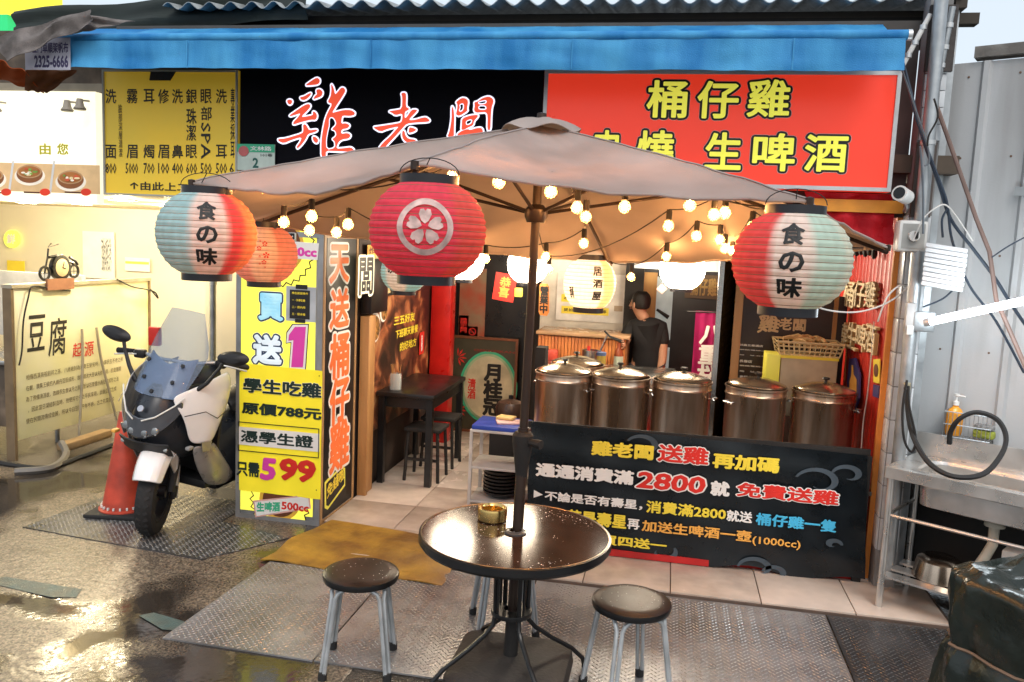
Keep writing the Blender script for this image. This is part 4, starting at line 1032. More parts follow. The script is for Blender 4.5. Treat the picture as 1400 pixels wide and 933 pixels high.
ns = thing('no_smoking_sign', 'white square no smoking sign with red circle', 'sign', fd.at(*fd.px(640, 460)))
rect(ns, fd, (639, 446), (653, 461), T_white, .004, 'sheet', lift=.002)
u, v = fd.px(646, 453.5); b = B()
for k in range(20): b.prism([fd.at(u+r_*math.cos(2*PI*(k+d_)/20), v+r_*math.sin(2*PI*(k+d_)/20), .0065) for r_, d_ in ((.03, 0), (.04, 0), (.04, 1), (.03, 1))], fd.N*.001)
b.prism([fd.at(u+x_, v+y_, .0065) for x_, y_ in ((-.028, .02), (-.02, .028), (.028, -.02), (.02, -.028))], fd.N*.002); b.build('red_circle', T_red, ns)
rect(ns, fd, (641, 453), (650, 455.5), T_black, .0005, 'cigarette', lift=.0065)
card('red_strip', 'narrow red couplet strip beside the red pillar', (607, 383), (617, 425), T_red, '生意興隆', True, T_black)
card('dark_poster', 'tall beige and red drink poster on the black door', (630, 366), (662, 462), M('drink poster', (.28, .2, .12), .5, var=.6, scale=5, c2=(.4, .08, .04)), None)
rp = Yp(690, 393, 7.0)
t = thing('red_paper', 'crooked red paper square with gold writing hanging in the dark doorway', 'paper', rp)
fr_ = Frame(rp, (math.cos(.12), 0, -math.sin(.12)), (math.sin(.12), 0, math.cos(.12)))
rect(t, fr_, (-.095, -.12), (.095, .12), T_red, .003, 'sheet', uv=True); txt(t, fr_, '恭喜', (-.05, -.09), (.05, .09), [(T_orange, .03)], vert=True, uv=True, lift=.005)
tag(B().box(Yp(709, 400, 7.0), (.07, .04, .08), bev=.01).build('yellow_box_lamp', M('yellow plastic', (.8, .65, .1), .4, emit=(.9, .7, .1), es=.3)), 'small yellow box fixed beside the crooked red paper', 'box')
# open-for-business board
ob = thing('open_sign', 'orange wooden tablet sign reading open hanging right of the pole', 'sign', Yp(744, 410, 6.6))
fo = Frame((0, 6.6, 0), (1, 0, 0))
shape(ob, fo, [(739, 388), (749, 388), (751, 392), (751, 427), (748, 432), (739, 431), (737, 427), (738, 391)], M('orange tablet', (.7, .25, .06), .45), t=.02, name='board', lift=0); txt(ob, fo, '營業中', (739, 391), (749.5, 429), [(T_black, .04)], vert=True, lift=.022)

# whiteboard wall at the back and splash-back
fw_ = Frame((0, 8.1, 0), (1, 0, 0))
wb = thing('menu_board', 'large pale wall board with yellow notice strips behind the pots', 'board', fw_.at(*fw_.px(810, 440)))
rect(wb, fw_, (742, 350), (857, 470), M('beige steel wall', (.72, .66, .55), .35, .2), .02, 'backing', lift=-.03)
rect(wb, fw_, (763, 372), (857, 443), M('off white board', (.85, .82, .75), .45), .01, 'board_sheet', lift=0)
for (a, b_, s_) in (((768, 402), (832, 416), '本店營業時間外送'), ((768, 418), (832, 432), '提前電話預訂不用等')):
    st_ = rect(wb, fw_, a, b_, T_yel, .002, 'notice', lift=.012); txt(st_, fw_, s_, (a[0]+3, a[1]+3), (b_[0]-3, b_[1]-3), [(T_black, .02)], lift=.015, res=1)
rect(wb, fw_, (840, 418), (851, 426), M('tan switch', (.5, .4, .28), .5), .01, 'switch', lift=.012)
# dark beams right of the board, glass cabinet
b = B(); b.bb(Yp(857, 350, 7.9), Yp(866, 620, 8.0)); b.build('beam', black_matt, shop)
cb = thing('glass_cabinet', 'pale glass cabinet with hanging black umbrellas behind the cook', 'cabinet', Yp(907, 480, 8.1))
fc = Frame((0, 8.12, 0), (1, 0, 0))
rect(cb, fc, (880, 350), (990, 620), M('cabinet black', (.018, .018, .02), .35), .02, 'back_panel', lift=-.06)
rect(cb, fc, (893, 378), (916, 465), M('cabinet pale', (.4, .48, .48), .4, emit=(.5, .6, .6), es=.12), .006, 'upper_pane', lift=0); rect(cb, fc, (893, 474), (912, 530), M('cabinet pale', (.4, .48, .48), .4), .006, 'lower_pane', lift=0)
rect(cb, fc, (876, 372), (890, 520), wood('amber door wood', (.5, .28, .09), (.3, .14, .05)), .012, 'wood_leaf', lift=0)
for (a, b_) in (((898, 423), (914, 434)), ((899, 438), (908, 458))): B().tube([fc.at(*fc.px(*a), .03), fc.at(*fc.px(*b_), .03)], [.012, .02], 8).build('folded_umbrella', black_matt, cb)
B().cyl(fc.at(*fc.px(907, 530), .04), fc.at(*fc.px(907, 478), .04), .03, .012, 10).build('blue_bottle', M('pale blue plastic', (.3, .55, .65), .3), cb)
tag(B().box(Yp(905, 395, 7.3), (.07, .07, .07), mat=Matrix.Rotation(.7, 4, 'Y'), bev=.006).build('paper_tag', T_pink), 'small pale diamond tag hanging in front of the glass cabinet', 'tag')
card('dark_menu', 'dim brown framed menu hanging above the pink noren', (938, 375), (985, 410), M('dim brown', (.1, .06, .025), .5), '桶仔雞', False, M('dim gold', (.35, .22, .06), .5), 'sign', fc)
# grey duct panels at top
tag(B().bb(Yp(868, 350, 7.2), Yp(985, 372, 7.3)+V((0, .3, 0))).build('vent_hood', M('hood grey', (.4, .42, .44), .35, .5)), 'grey metal extractor hood under the ceiling', 'hood')
kl = thing('kitchen_tube_lamp', 'cold white tube lamp under the ceiling of the back kitchen', 'lamp', Yp(935, 352, 7.55))
kq = V((Yp(915, 352, 7.0).x, 7.0, 2.2))
B().cyl(kq+V((-.45, 0, 0)), kq+V((.45, 0, 0)), .016, n=10).build('tube', glow('kitchen white', (1, .93, .8), 22), kl); B().bb(kq+V((-.5, -.03, .025)), kq+V((.5, .03, .06))).build('housing', white_paint, kl)
lamp('kitchen_light', kq+V((0, 0, -.05)), 50, (1, .88, .68), .2, kl)
# noren
no = thing('pink_noren', 'magenta cloth banner with white characters hanging in the dark kitchen', 'banner', Yp(963, 470, 6.9))
fn = Frame((0, 6.9, 0), (1, 0, 0)); ua, va = fn.px(944, 530); ub, vb = fn.px(986, 427)
rows = [[V((ua+(ub-ua)*k/16, 6.905-.008*math.sin(k*1.1+i*.2), va+(vb-va)*i/10)) for k in range(17)] for i in range(11)]
b = B(); b.grid(rows); b.build('cloth', cloth('magenta cloth', (.42, .02, .13), .25), no)
txt(no, fn, '八重桜', (957, 444), (984, 528), [(T_white, .03)], vert=True, lift=.018)
B().cyl(Yp(940, 426, 6.9), Yp(990, 428, 6.9), .006, n=6).build('rod', black_matt, no)

# counter with wooden slats at the back
co = thing('slatted_counter', 'orange varnished slatted counter behind the row of pots', 'counter', (-.75, 7.5, TF))
cA = Yp(736, 462, 7.45); cB = Yp(858, 468, 7.45)
B().bb((cA.x, 7.47, TF), (cB.x+.0, 7.9, 1.14)).build('carcass', M('counter core', (.3, .12, .04), .5), co)
varn = wood('orange varnish', (.62, .22, .05), (.4, .12, .03))
x = cA.x
while x < cB.x-.03: B().bb((x, 7.45, .6), (x+.027, 7.47, 1.13), bev=.003).build('slat', varn, co); x += .031
B().bb((cA.x-.02, 7.42, 1.14), (cB.x+.02, 7.92, 1.17), bev=.004).build('worktop', M('amber worktop', (.5, .3, .16), .25), co)
# things on it / tables behind pots
kt = thing('utensil_tub', 'steel tub with ladles behind the second pot', 'tub', Yp(807, 492, 6.75)+V((0, 0, -.1)))
p = V(kt.location); B().lathe([(0, 0), (.07, 0), (.072, .17), (.066, .17), (.064, .01), (0, .01)], p, 20).build('tub', chrome, kt)
B().cyl(p+V((.02, 0, .02)), p+V((.13, 0, .3)), .008, n=8).build('ladle', chrome, kt); B().cyl(p+V((-.02, 0, .02)), p+V((-.02, .02, .2)), .012, n=8).build('red_handle', T_red, kt)
jr2 = thing('jam_jar', 'yellow lidded jar beside the utensil tub', 'jar', Yp(820, 496, 6.75)+V((0, 0, -.1))); p = V(jr2.location)
B().lathe([(0, 0), (.045, 0), (.048, .02), (.048, .13), (0, .13)], p, 16).build('body', M('mustard content', (.6, .45, .1), .2), jr2); B().lathe([(.045, .131), (.05, .131), (.05, .155), (0, .157)], p, 16).build('lid', M('blue lid', (.1, .15, .3), .4), jr2)
tag(B().box(Yp(748, 485, 7.38)+V((0, 0, 0)), (.2, .08, .1), bev=.01).build('red_basket', M('red plastic', (.6, .08, .05), .4)), 'small red plastic basket in front of the slatted counter', 'basket')
# support bench for those
tag(B().bb((-1.0, 6.55, TF), (.1, 7.2, .94), bev=.005).build('prep_bench', chrome), 'steel preparation bench behind the pots', 'bench')
for t in (kt, jr2): t.location.z = .94

# ================================================================== PERSON (cook)
skin = M('skin', (.5, .26, .16), .5, var=.08)
blackT = M('black cotton', (.012, .012, .014), .8, bump=.2)
hairm = M('dark hair', (.012, .01, .009), .5, bump=.5, bscale=200)
def skinned(name, mat, parent, joints, edges, root=0, lv=2):
    me = bpy.data.meshes.new(name); o_ = wl(parent)
    me.from_pydata([V(j[0])-o_ for j in joints], edges, []); me.materials.append(mat)
    o = link(name, me, parent)
    md = o.modifiers.new('skin', 'SKIN'); md.use_smooth_shade = True
    lay = me.skin_vertices[0].data if me.skin_vertices else None
    for i, j in enumerate(joints):
        r_ = j[1]; lay[i].radius = r_ if isinstance(r_, tuple) else (r_, r_); lay[i].use_root = (i == root)
    s_ = o.modifiers.new('sub', 'SUBSURF'); s_.levels = lv; s_.render_levels = lv
    return o
pc = Yp(883, 470, 7.75); PX, PY = pc.x, 7.75
hd = Yp(874, 415, 7.73)
pe = thing('person', 'cook in a black T-shirt seen from behind holding a blow torch bottle', 'person', (PX, PY, TF))
nz_ = hd.z-.12
J = [((PX+.02, PY, .92), (.11, .08)), ((PX+.02, PY, 1.1), (.1, .075)), ((PX+.01, PY-.01, nz_-.12), (.12, .08)), ((PX-.01, PY-.02, nz_-.03), (.07, .06)), ((hd.x+.005, hd.y, nz_+.03), .05), ((hd.x, hd.y-.005, hd.z), (.075, .09)), ((hd.x-.005, hd.y-.005, hd.z+.07), (.06, .075)),
     ((PX+.14, PY-.01, nz_-.1), .058), ((PX+.165, PY-.05, nz_-.36), .045), ((PX+.14, PY-.13, nz_-.6), .03), ((PX+.165, PY-.15, nz_-.67), (.018, .035)),
     ((PX-.13, PY+.02, nz_-.1), .055), ((PX-.23, PY-.1, nz_-.33), .043), ((PX-.2, PY-.3, nz_-.26), .03), ((PX-.195, PY-.36, nz_-.24), (.018, .034)),
     ((PX+.11, PY, .88), .085), ((PX+.11, PY-.01, .5), .06), ((PX+.11, PY+.02, .12), .04), ((PX+.11, PY-.1, TF+.035), .035),
     ((PX-.07, PY, .88), .085), ((PX-.07, PY-.01, .5), .06), ((PX-.07, PY+.02, .12), .04), ((PX-.07, PY-.1, TF+.035), .035)]
Ed = [(0, 1), (1, 2), (2, 3), (3, 4), (4, 5), (5, 6), (2, 7), (7, 8), (8, 9), (9, 10), (2, 11), (11, 12), (12, 13), (13, 14), (0, 15), (15, 16), (16, 17), (17, 18), (0, 19), (19, 20), (20, 21), (21, 22)]
# fingers
def hand(base, dirv, side, n0):
    dirv = V(dirv).normalized(); side = V(side).normalized()
    for k in range(4):
        p0 = V(base)+side*(k-1.5)*.019+dirv*.02; L_ = (.06, .07, .066, .052)[k]; curl = dirv.cross(side)*.6
        i = len(J); J.append((p0, .009)); J.append((p0+dirv*L_*.5+curl*L_*.2, .0085)); J.append((p0+dirv*L_*.75+curl*L_*.7, .007)); Ed.extend([(n0, i), (i, i+1), (i+1, i+2)])
    p0 = V(base)-side*.03; i = len(J); J.append((p0, .011)); J.append((p0-side*.02+dirv*.03, .009)); Ed.extend([(n0, i), (i, i+1)])
hand(J[10][0], (0, -.1, -1), (0, 1, 0), 10); hand(J[14][0], (-.2, -.8, .1), (0, 0, -1), 14)
skinned('body', skin, pe, J, Ed)
SJ = [((PX+.02, PY, .74), (.15, .11)), ((PX+.02, PY, .95), (.155, .115)), ((PX+.02, PY, 1.15), (.15, .115)), ((PX+.01, PY-.01, nz_-.13), (.168, .118)), ((PX, PY-.015, nz_-.0), (.075, .065)), ((PX+.14, PY-.01, nz_-.1), .075), ((PX+.16, PY-.035, nz_-.27), .066), ((PX-.13, PY+.02, nz_-.1), .072), ((PX-.215, PY-.06, nz_-.24), .064)]
skinned('t_shirt', blackT, pe, SJ, [(0, 1), (1, 2), (2, 3), (3, 4), (3, 5), (5, 6), (3, 7), (7, 8)], 2)
TJ = [((PX+.02, PY, .95), (.155, .115)), ((PX+.11, PY, .84), .1), ((PX+.11, PY-.01, .5), .075), ((PX+.11, PY+.02, .1), .06), ((PX-.07, PY, .84), .1), ((PX-.07, PY-.01, .5), .075), ((PX-.07, PY+.02, .1), .06)]
skinned('trousers', M('dark denim', (.02, .025, .04), .8), pe, TJ, [(0, 1), (1, 2), (2, 3), (0, 4), (4, 5), (5, 6)])
fdv = V((-.85, .5, 0)).normalized(); fsd = V((.5, .85, 0))      # the way the face looks, and its side
b = B(); b.lathe([(0, .1), (.045, .092), (.074, .066), (.087, .028), (.088, -.02), (.078, -.055), (.06, -.068), (.05, -.066)], V((hd.x, hd.y, hd.z+.02))-fdv*.022, 24, 1.0, 1.06); b.build('hair', hairm, pe, noise=.0035)
for s_ in (-1, 1): B().lathe([(0, .03), (.012, .02), (.014, 0), (.008, -.025), (0, -.028)], V((hd.x, hd.y, hd.z-.015))+fsd*s_*.086, 8, .8, .8).build('ear', skin, pe)
b = B(); b.lathe([(0, .02), (.012, -.01), (.016, -.022), (0, -.026)], V((hd.x, hd.y, hd.z-.012))+fdv*.095, 8); b.build('nose', skin, pe)
for s_ in (-1, 1): B().lathe([(0, .009), (.011, 0), (0, -.009)], V((hd.x, hd.y, hd.z+.013))+fdv*.082+fsd*s_*.032, 8).build('eye', T_black, pe)
B().box(V((hd.x, hd.y, hd.z-.052))+fdv*.085, (.03, .03, .008), bev=.003).build('mouth', M('lips', (.4, .13, .1), .5), pe)
hp_ = V(J[14][0])+V((-.03, -.03, 0))
tch = thing('blow_torch', 'blow torch with red liquid bottle held by the cook', 'torch', hp_+V((0, 0, -.22)))
B().lathe([(0, -.22), (.04, -.215), (.042, -.09), (.034, -.05), (.018, -.02), (.018, .02), (0, .02)], hp_, 16).build('bottle', M('red brown bottle', (.3, .07, .03), .15), tch)
B().lathe([(.0425, -.2), (.043, -.2), (.043, -.1), (.0425, -.1)], hp_, 16).build('label_band', M('bottle label', (.45, .5, .4), .5), tch)
B().tube([hp_+V((.04, 0, .02)), hp_+V((0, 0, .04)), hp_+V((-.09, 0, .07)), hp_+V((-.14, 0, .12))], [.014, .016, .01, .008], 10).build('nozzle', black_paint, tch)

# ================================================================== POTS + COUNTER + BANNER
ctr = thing('pot_counter', 'low red counter carrying the row of steel roasting pots', 'counter', (.22, 5.5, TF))
B().bb((-.8, 5.06, TF), (1.24, 5.97, .56), bev=.004).bb((-.86, 5.975, TF), (-.35, 6.32, .56), bev=.004).build('carcass', M('counter red', (.45, .02, .015), .4), ctr)
B().bb((-.82, 5.052, .56), (1.26, 5.97, .585)).bb((-.87, 5.972, .561), (-.34, 6.34, .5845)).build('steel_top', chrome, ctr)
def pot_mt():
    mt = M('sooty steel', (.62, .5, .4), .3, .9, .5, 9, .3, 9, c2=(.34, .22, .14), streak=True, lo=.38, hi=.66); return mt
potm = pot_mt(); lidm = M('lid steel', (.62, .5, .36), .22, .95, .15, 8, .1, 18)
pot = thing('roasting_pot', 'first steel roasting pot from the left, next to the umbrella pole', 'pot', (0, 0, 0), 'steel roasting pots on the counter')
PR, PH = .198, .5
b = B(); b.lathe([(0, 0), (PR-.01, 0), (PR-.004, .006), (PR-.002, .44), (PR, .445), (PR+.004, .45), (PR, .455), (PR-.002, .46), (PR-.002, .485), (PR+.006, .49), (PR+.006, .5), (PR-.004, .5), (PR-.006, .02), (0, .02)], (0, 0, 0), 48); b.build('body', potm, pot)
ld = B().lathe([(PR-.012, .497), (PR-.01, .512), (PR-.014, .516), (PR-.05, .53), (.08, .55), (.03, .556), (0, .557)], (0, 0, 0), 40).build('lid', lidm, pot)
B().lathe([(0, .59), (.02, .588), (.026, .58), (.02, .573), (.01, .57), (.01, .556)], (0, 0, 0), 16).build('knob', M('black knob', (.03, .025, .02), .35), ld)
for s_ in (0, PI):
    a = s_-.55; r_ = PR+.004
    pts = [(math.cos(a-.16)*r_, math.sin(a-.16)*r_, .405), (math.cos(a-.17)*(r_+.03), math.sin(a-.17)*(r_+.03), .405), (math.cos(a-.17)*(r_+.04), math.sin(a-.17)*(r_+.04), .40), (math.cos(a+.17)*(r_+.04), math.sin(a+.17)*(r_+.04), .40), (math.cos(a+.17)*(r_+.03), math.sin(a+.17)*(r_+.03), .405), (math.cos(a+.16)*r_, math.sin(a+.16)*r_, .405)]
    B().tube(pts, .005, 6).build('handle', chrome, pot)
labs = ['first steel roasting pot from the left, next to the umbrella pole', 'second steel roasting pot from the left', 'middle steel roasting pot in the front row', 'fourth steel roasting pot from the left, in front of the black menu board', 'rightmost steel roasting pot beside the red wall']
for i, (cx, rz_) in enumerate(((769, 0), (847, .3), (930, .2), (1031, 1.2), (1123, .1))):
    ry = 5.62; x_ = Yp(cx, 560, ry-.1).x*1.02
    if i == 0: pot.location = (x_, ry, .586); pot.rotation_euler = (0, 0, rz_)
    else: dup(pot, (x_, ry-(0 if i < 3 else .02), .586-(.0 if i < 3 else .0)), rz_, labs[i])
dup(pot, (-.63, 6.06, .586), .5, 'steel pot behind the first two pots with only its lid showing')
for o in [o for o in bpy.data.objects if o.name.startswith('roasting_pot')]:
    for ch in o.children:
        if ch.name.startswith('lid'): ch.rotation_euler = (R(random.uniform(-1.6, 1.6)), R(random.uniform(-1.6, 1.6)), random.uniform(0, 6)); ch.location = (random.uniform(-.004, .004), random.uniform(-.004, .004), .001)
# banner
fbn = Frame((0, 5.02, 0), (1, 0, 0))
bn2 = thing('black_banner', 'wide black promotion banner with yellow, red and white lines in front of the pots', 'banner', (.2, 5.03, TF))
def bx(t): return -.80+2.01*t
rows = []
for i in range(25):
    v = i/24; r_ = []
    for k in range(61):
        t = k/60; x = bx(t)+(.05*t)*(1-v); z = .045+(.84-.03*t-.045)*v
        if i == 0: z += .02*math.sin(k*.35)-.0
        r_.append(V((x, 5.032+.004*math.sin(k*.5+i*.3)+.003*math.sin(i*.9+k*.13)-.02*(1-v), z)))
    rows.append(r_)
def banner_mt():
    mt = M('black vinyl', (.006, .01, .014), .28, var=.3, rvar=.05)
    return mt
b = B(); b.grid(rows); b.thick(.002); b.build('vinyl_sheet', banner_mt(), bn2)
B().bb((-.82, 5.04, .80), (1.23, 5.055, .842)).build('back_rail', black_matt, bn2)
B().bb((1.19, 5.035, TF), (1.24, 5.058, .80)).build('side_batten', black_matt, bn2)
frs = Frame((0, 5.001, 0), (1, 0, 0)); LL = .0
def bt_(s_, a, b_, ly, **k): return txt(bn2, frs, s_, a, b_, ly, lift=LL, **k)
WR = [(T_red, .035), (T_white, .085)]
bt_('雞老闆', (809, 602), (893, 630), [(T_yel, .045)]); bt_('送雞', (900, 607), (968, 637), WR); bt_('再加碼', (975, 619), (1065, 648), [(T_yel, .045)])
bt_('通通消費滿', (733, 632), (866, 664), [(T_white, .05)]); bt_('2800', (872, 644), (964, 676), WR, shear=.12); bt_('就', (972, 657), (997, 680), [(T_white, .05)]); bt_('免費送雞', (1008, 659), (1146, 692), WR)
bt_('▶', (730, 670), (742, 682), [(T_white, .0)]); bt_('不論是否有壽星，', (745, 671), (878, 698), [(T_white, .03)]); bt_('消費滿2800', (884, 684), (992, 712), [(T_yel, .03)]); bt_('就送', (994, 697), (1028, 716), [(T_white, .03)]); bt_('桶仔雞一隻', (1034, 701), (1143, 729), [(T_cyan, .035)])
bt_('若是壽星', (775, 696), (856, 724), [(T_yel, .035)]); bt_('再', (858, 709), (874, 725), [(T_white, .03)]); bt_('加送生啤酒一壺', (878, 711), (1027, 742), [(T_orange, .03)]); bt_('(1000cc)', (1029, 733), (1094, 753), [(T_orange, .02)])
bt_('再買四送一', (800, 728), (911, 754), [(T_yel, .035)])
# dim wave swirls printed on the banner
def swirl(cx, cy_, s_, a0, a1, w_=.012):
    u, v = frs.px(cx, cy_); b = B(); n = 22; pr = None
    for k in range(n+1):
        t = k/n; a = a0+(a1-a0)*t; rr = s_*(1-.62*t); ww = w_*math.sin(PI*min(1, t+.08))+.002
        q = [(u+(rr+e)*math.cos(a)*1.5, v+(rr+e)*math.sin(a)) for e in (-ww, ww)]
        if pr: b.poly([frs.at(*pr[0], -.0012), frs.at(*pr[1], -.0012), frs.at(*q[1], -.0012), frs.at(*q[0], -.0012)])
        pr = q
    b.build('printed_wave', T_grey, bn2, recalc=False)
for a in ((1120, 660, .09, 2.9, -2.2), (1160, 650, .06, 3.0, -1.8), (1035, 778, .075, 3.1, -1.5), (1060, 785, .05, 3.0, -1.6), (905, 755, .06, .6, -3.4), (880, 610, .07, 2.8, -2), (1140, 745, .03, 0, 5)): swirl(*a)
frame_r = B(); frame_r.bb((-.3, 5.0, .035), (.35, 5.03, .075)); tag(frame_r.build('red_cloth_strip', M('red cloth', (.5, .02, .02), .7)), 'narrow red strip showing under the black banner', 'cloth')

# rack of the right pots: black board etc.
bb_ = thing('menu_blackboard', 'dark brown board with the shop name and phone numbers behind the right pots', 'board', Yp(1070, 470, 6.35))
f6 = Frame((0, 6.35, 0), (1, 0, 0))
rect(bb_, f6, (1000, 398), (1146, 560), M('brown board', (.035, .02, .014), .4), .02, 'board_sheet', lift=-.02)
frame_bars(bb_, f6, *(f6.px(999, 560)+f6.px(1148, 397)), .03, .012, pine)
gold = M('gold lettering', (.72, .55, .3), .5)
txt(bb_, f6, '在地人', (1035, 412), (1060, 421), [(gold, .03)], res=1)
txt(bb_, f6, '雞', (1038, 430), (1064, 456), [(gold, .03)], warp=brush); txt(bb_, f6, '老', (1066, 434), (1082, 452), [(gold, .03)]); txt(bb_, f6, '闆', (1085, 436), (1101, 454), [(gold, .03)])
for i, s_ in enumerate(('林森五條通店', '聯絡電話:(02)256', '地    址:台北市中山', '長春店', '聯絡電話:(02)', '地    址:台北', '貴陽店', '聯絡電話:(02)')):
    w_ = {0: 32, 1: 54, 2: 56, 3: 17, 4: 42, 5: 36, 6: 17, 7: 42}[i]
    txt(bb_, f6, s_, (1011, 470+i*7.2), (1011+w_, 475+i*7.2), [(T_white, .03)], lift=.002, res=1)
tag(B().bb(Yp(985, 350, 6.0), Yp(990, 600, 6.05)).build('steel_upright', chrome), 'thin steel upright left of the brown board', 'post')
tag(B().bb(Yp(991, 356, 6.0), Yp(1001, 600, 6.06)+V((0, 0, 0)), bev=.003).build('wooden_upright', pine), 'warm pine upright with glowing edge left of the brown board', 'post')
# box and bread basket
bxp = f6.at(*f6.px(1108, 512), .28)
bxo = thing('carton', 'pale cardboard carton with yellow tape behind the rightmost pot', 'carton', bxp)
fcx = Frame((0, 6.0, 0), (1, 0, 0)); (ua, va), (ub, vb) = fcx.px(1065, 530), fcx.px(1146, 492)
B().bb((ua, 6.0, va-.2), (ub, 6.3, vb), bev=.004).build('box', M('cardboard pale', (.5, .4, .26), .7), bxo)
B().bb((ua-.004, 5.995, vb-.012), (ub+.004, 6.305, vb+.006)).build('yellow_lid', T_yel, bxo)
B().bb((ua-.1, 5.99, va+.0), (ua-.006, 6.2, vb+.01), bev=.004).build('yellow_flap', T_lemon, bxo)
bk = thing('bread_basket', 'cream plastic basket heaped with dough sticks on the carton', 'basket', ((ua+ub)/2, 6.15, vb+.007))
bkm = M('cream plastic basket', (.75, .58, .3), .45); z0 = vb+.007
cxm = (ua+ub)/2
for i in range(4):
    z = z0+.004+i*.03; hx, hy = .2+.008*i, .13+.006*i
    B().tube([(cxm-hx, 6.15-hy, z), (cxm+hx, 6.15-hy, z), (cxm+hx, 6.15+hy, z), (cxm-hx, 6.15+hy, z)], .006 if i < 3 else .009, 6, closed=True).build('hoop', bkm, bk)
for k in range(13):
    t = k/12
    for sy in (-1, 1): B().cyl((cxm+(-.2+.4*t), 6.15+sy*.13, z0), (cxm+(-.224+.448*t), 6.15+sy*.15, z0+.095), .005, n=5).build('upright', bkm, bk)
B().bb((cxm-.19, 6.03, z0), (cxm+.19, 6.27, z0+.006)).build('basket_floor', bkm, bk)
b = B()
for k in range(34):
    x, y_ = cxm+random.uniform(-.17, .17), 6.15+random.uniform(-.1, .1); a = random.uniform(0, PI); z = z0+random.uniform(.05, .12)
    b.tube([(x-.05*math.cos(a), y_-.05*math.sin(a), z), (x, y_, z+.012), (x+.05*math.cos(a), y_+.05*math.sin(a), z)], [.01, .014, .009], 6)
stuff(b.build('dough_sticks', M('fried dough', (.65, .42, .18), .6, bump=.5), bk))

# red wall: hung wooden characters
frw = FXr(1.305)
wc = M('cut wood letters', (.75, .5, .22), .5, var=.1)
def wchar(s_, a, b_, lab):
    t = thing('wooden_character', lab, 'letter', frw.at(*frw.px(*a)), 'wooden characters on the red wall')
    ua, va = frw.px(*a); ub, vb = frw.px(*b_)
    for dz in range(5): 
        pass
    txt(t, frw, s_, a, b_, [(M('letter face', (.85, .68, .42), .5), .01), (wc, .012), (wc, .012), (wc, .012), (wc, .012), (wc, .012), (wc, .012)], lift=.01, step=.004, lref=True)
for i, ch in enumerate('桶仔雞'): wchar(ch, (1161+i*15, 383+i*.5), (1173+i*15, 419+i), 'cream wooden character hung on the red wall, upper row, number %s from the left' % ('one', 'two', 'three')[i])
for i, ch in enumerate('串燒生啤酒'): wchar(ch, (1140+i*13, 437+i*1.2), (1150.5+i*13, 470+i*3), 'cream wooden character hung on the red wall, lower row, number %s from the left' % ('one', 'two', 'three', 'four', 'five')[i])
# plaques
pl = thing('blue_plaque', 'blue and orange beer bottle plaque on the red wall', 'plaque', frw.at(*frw.px(1172, 560)))
shape(pl, frw, [(1166, 491), (1174, 490), (1180, 512), (1179, 545), (1172, 565), (1163, 560), (1163, 520)], M('plaque indigo', (.05, .05, .2), .4), t=.012, name='board', lift=.012)
shape(pl, frw, [(1170, 500), (1172, 500), (1172.5, 512), (1177, 520), (1176, 548), (1171, 556), (1167, 552), (1167, 522), (1169.5, 514)], T_orange, t=.002, name='bottle_print', lift=.026)
pl2 = thing('yellow_plaque', 'small yellow plaque with a dark round mark near the front of the red wall', 'plaque', frw.at(*frw.px(1202, 525)))
shape(pl2, frw, [(1198, 492), (1207, 491), (1206, 525), (1198, 523)], T_yel, t=.006, name='board', lift=.012); shape(pl2, frw, ell(1202.3, 507, 3, 9, 16), T_brown, t=.001, name='round_mark', lift=.02)
shape(pl2, frw, [(1198, 526), (1206, 528), (1205, 545), (1197, 542)], M('plaque indigo', (.05, .05, .2), .4), t=.006, name='lower_tag', lift=.012)
# orange edge strip of the red wall and red cloth above
tag(B().bb((1.27, 5.11, .03), (1.3, 5.14, 2.2)).build('orange_edge_strip', M('orange wood edge', (.75, .25, .04), .5)), 'orange painted edge strip on the front of the red wall', 'trim')
tag(sheet('red_plastic_sheet', [Yp(1100, 262, 5.08), Yp(1222, 266, 5.08), Yp(1222, 335, 5.1), Yp(1120, 325, 5.1)], cloth('red plastic film', (.8, .04, .06), .45, bump=.6, rough=.3), amp=.018, fr_=(9, 6), seed=11), 'wrinkled red plastic sheet hanging under the red sign', 'plastic sheet')
tb_ = B()
for k in range(7): tb_.lathe([(0, .02), (.016, .01), (.02, -.03), (.012, -.055), (0, -.06)], Xp(1160+k*6, 340+random.uniform(-3, 6), 1.26)+V((0, 0, 0)), 8)
tag(tb_.build('dark_fittings', black_matt), 'cluster of dark sockets hanging under the right corner of the umbrella', 'fittings')
# white cable looping from lantern to pillar
def cable(pts, r_, mt, lab, name='cable', sag=0):
    P_ = [V(p) for p in pts]; out = []
    n = len(P_)
    for i in range(n-1):                                 # Catmull-Rom
        p0, p1, p2, p3 = P_[max(i-1, 0)], P_[i], P_[i+1], P_[min(i+2, n-1)]
        for k in range(6):
            t = k/6; out.append(.5*((2*p1)+(p2-p0)*t+(2*p0-5*p1+4*p2-p3)*t*t+(3*p1-p0-3*p2+p3)*t**3))
    out.append(P_[-1]); return tag(B().tube(out, r_, 6).build(name, mt), lab, 'cable')
wcab = M('white cable', (.65, .63, .6), .5)
cable([Yp(x, y, yy) for x, y, yy in ((1100, 412, 4.6), (1130, 424, 4.8), (1170, 427, 4.95), (1205, 418, 4.97), (1232, 402, 4.97), (1240, 393, 4.97), (1228, 392, 4.96), (1212, 408, 4.96), (1200, 440, 5.0))], .005, wcab, 'white cable looping from the right lantern to the tiled pillar')
cable([Xp(x, y, 1.29) for x, y in ((1162, 390), (1160, 430), (1157, 480), (1155, 520))], .004, M('orange cable', (.7, .35, .1), .5), 'thin orange cord down the red wall beside the wooden letters')
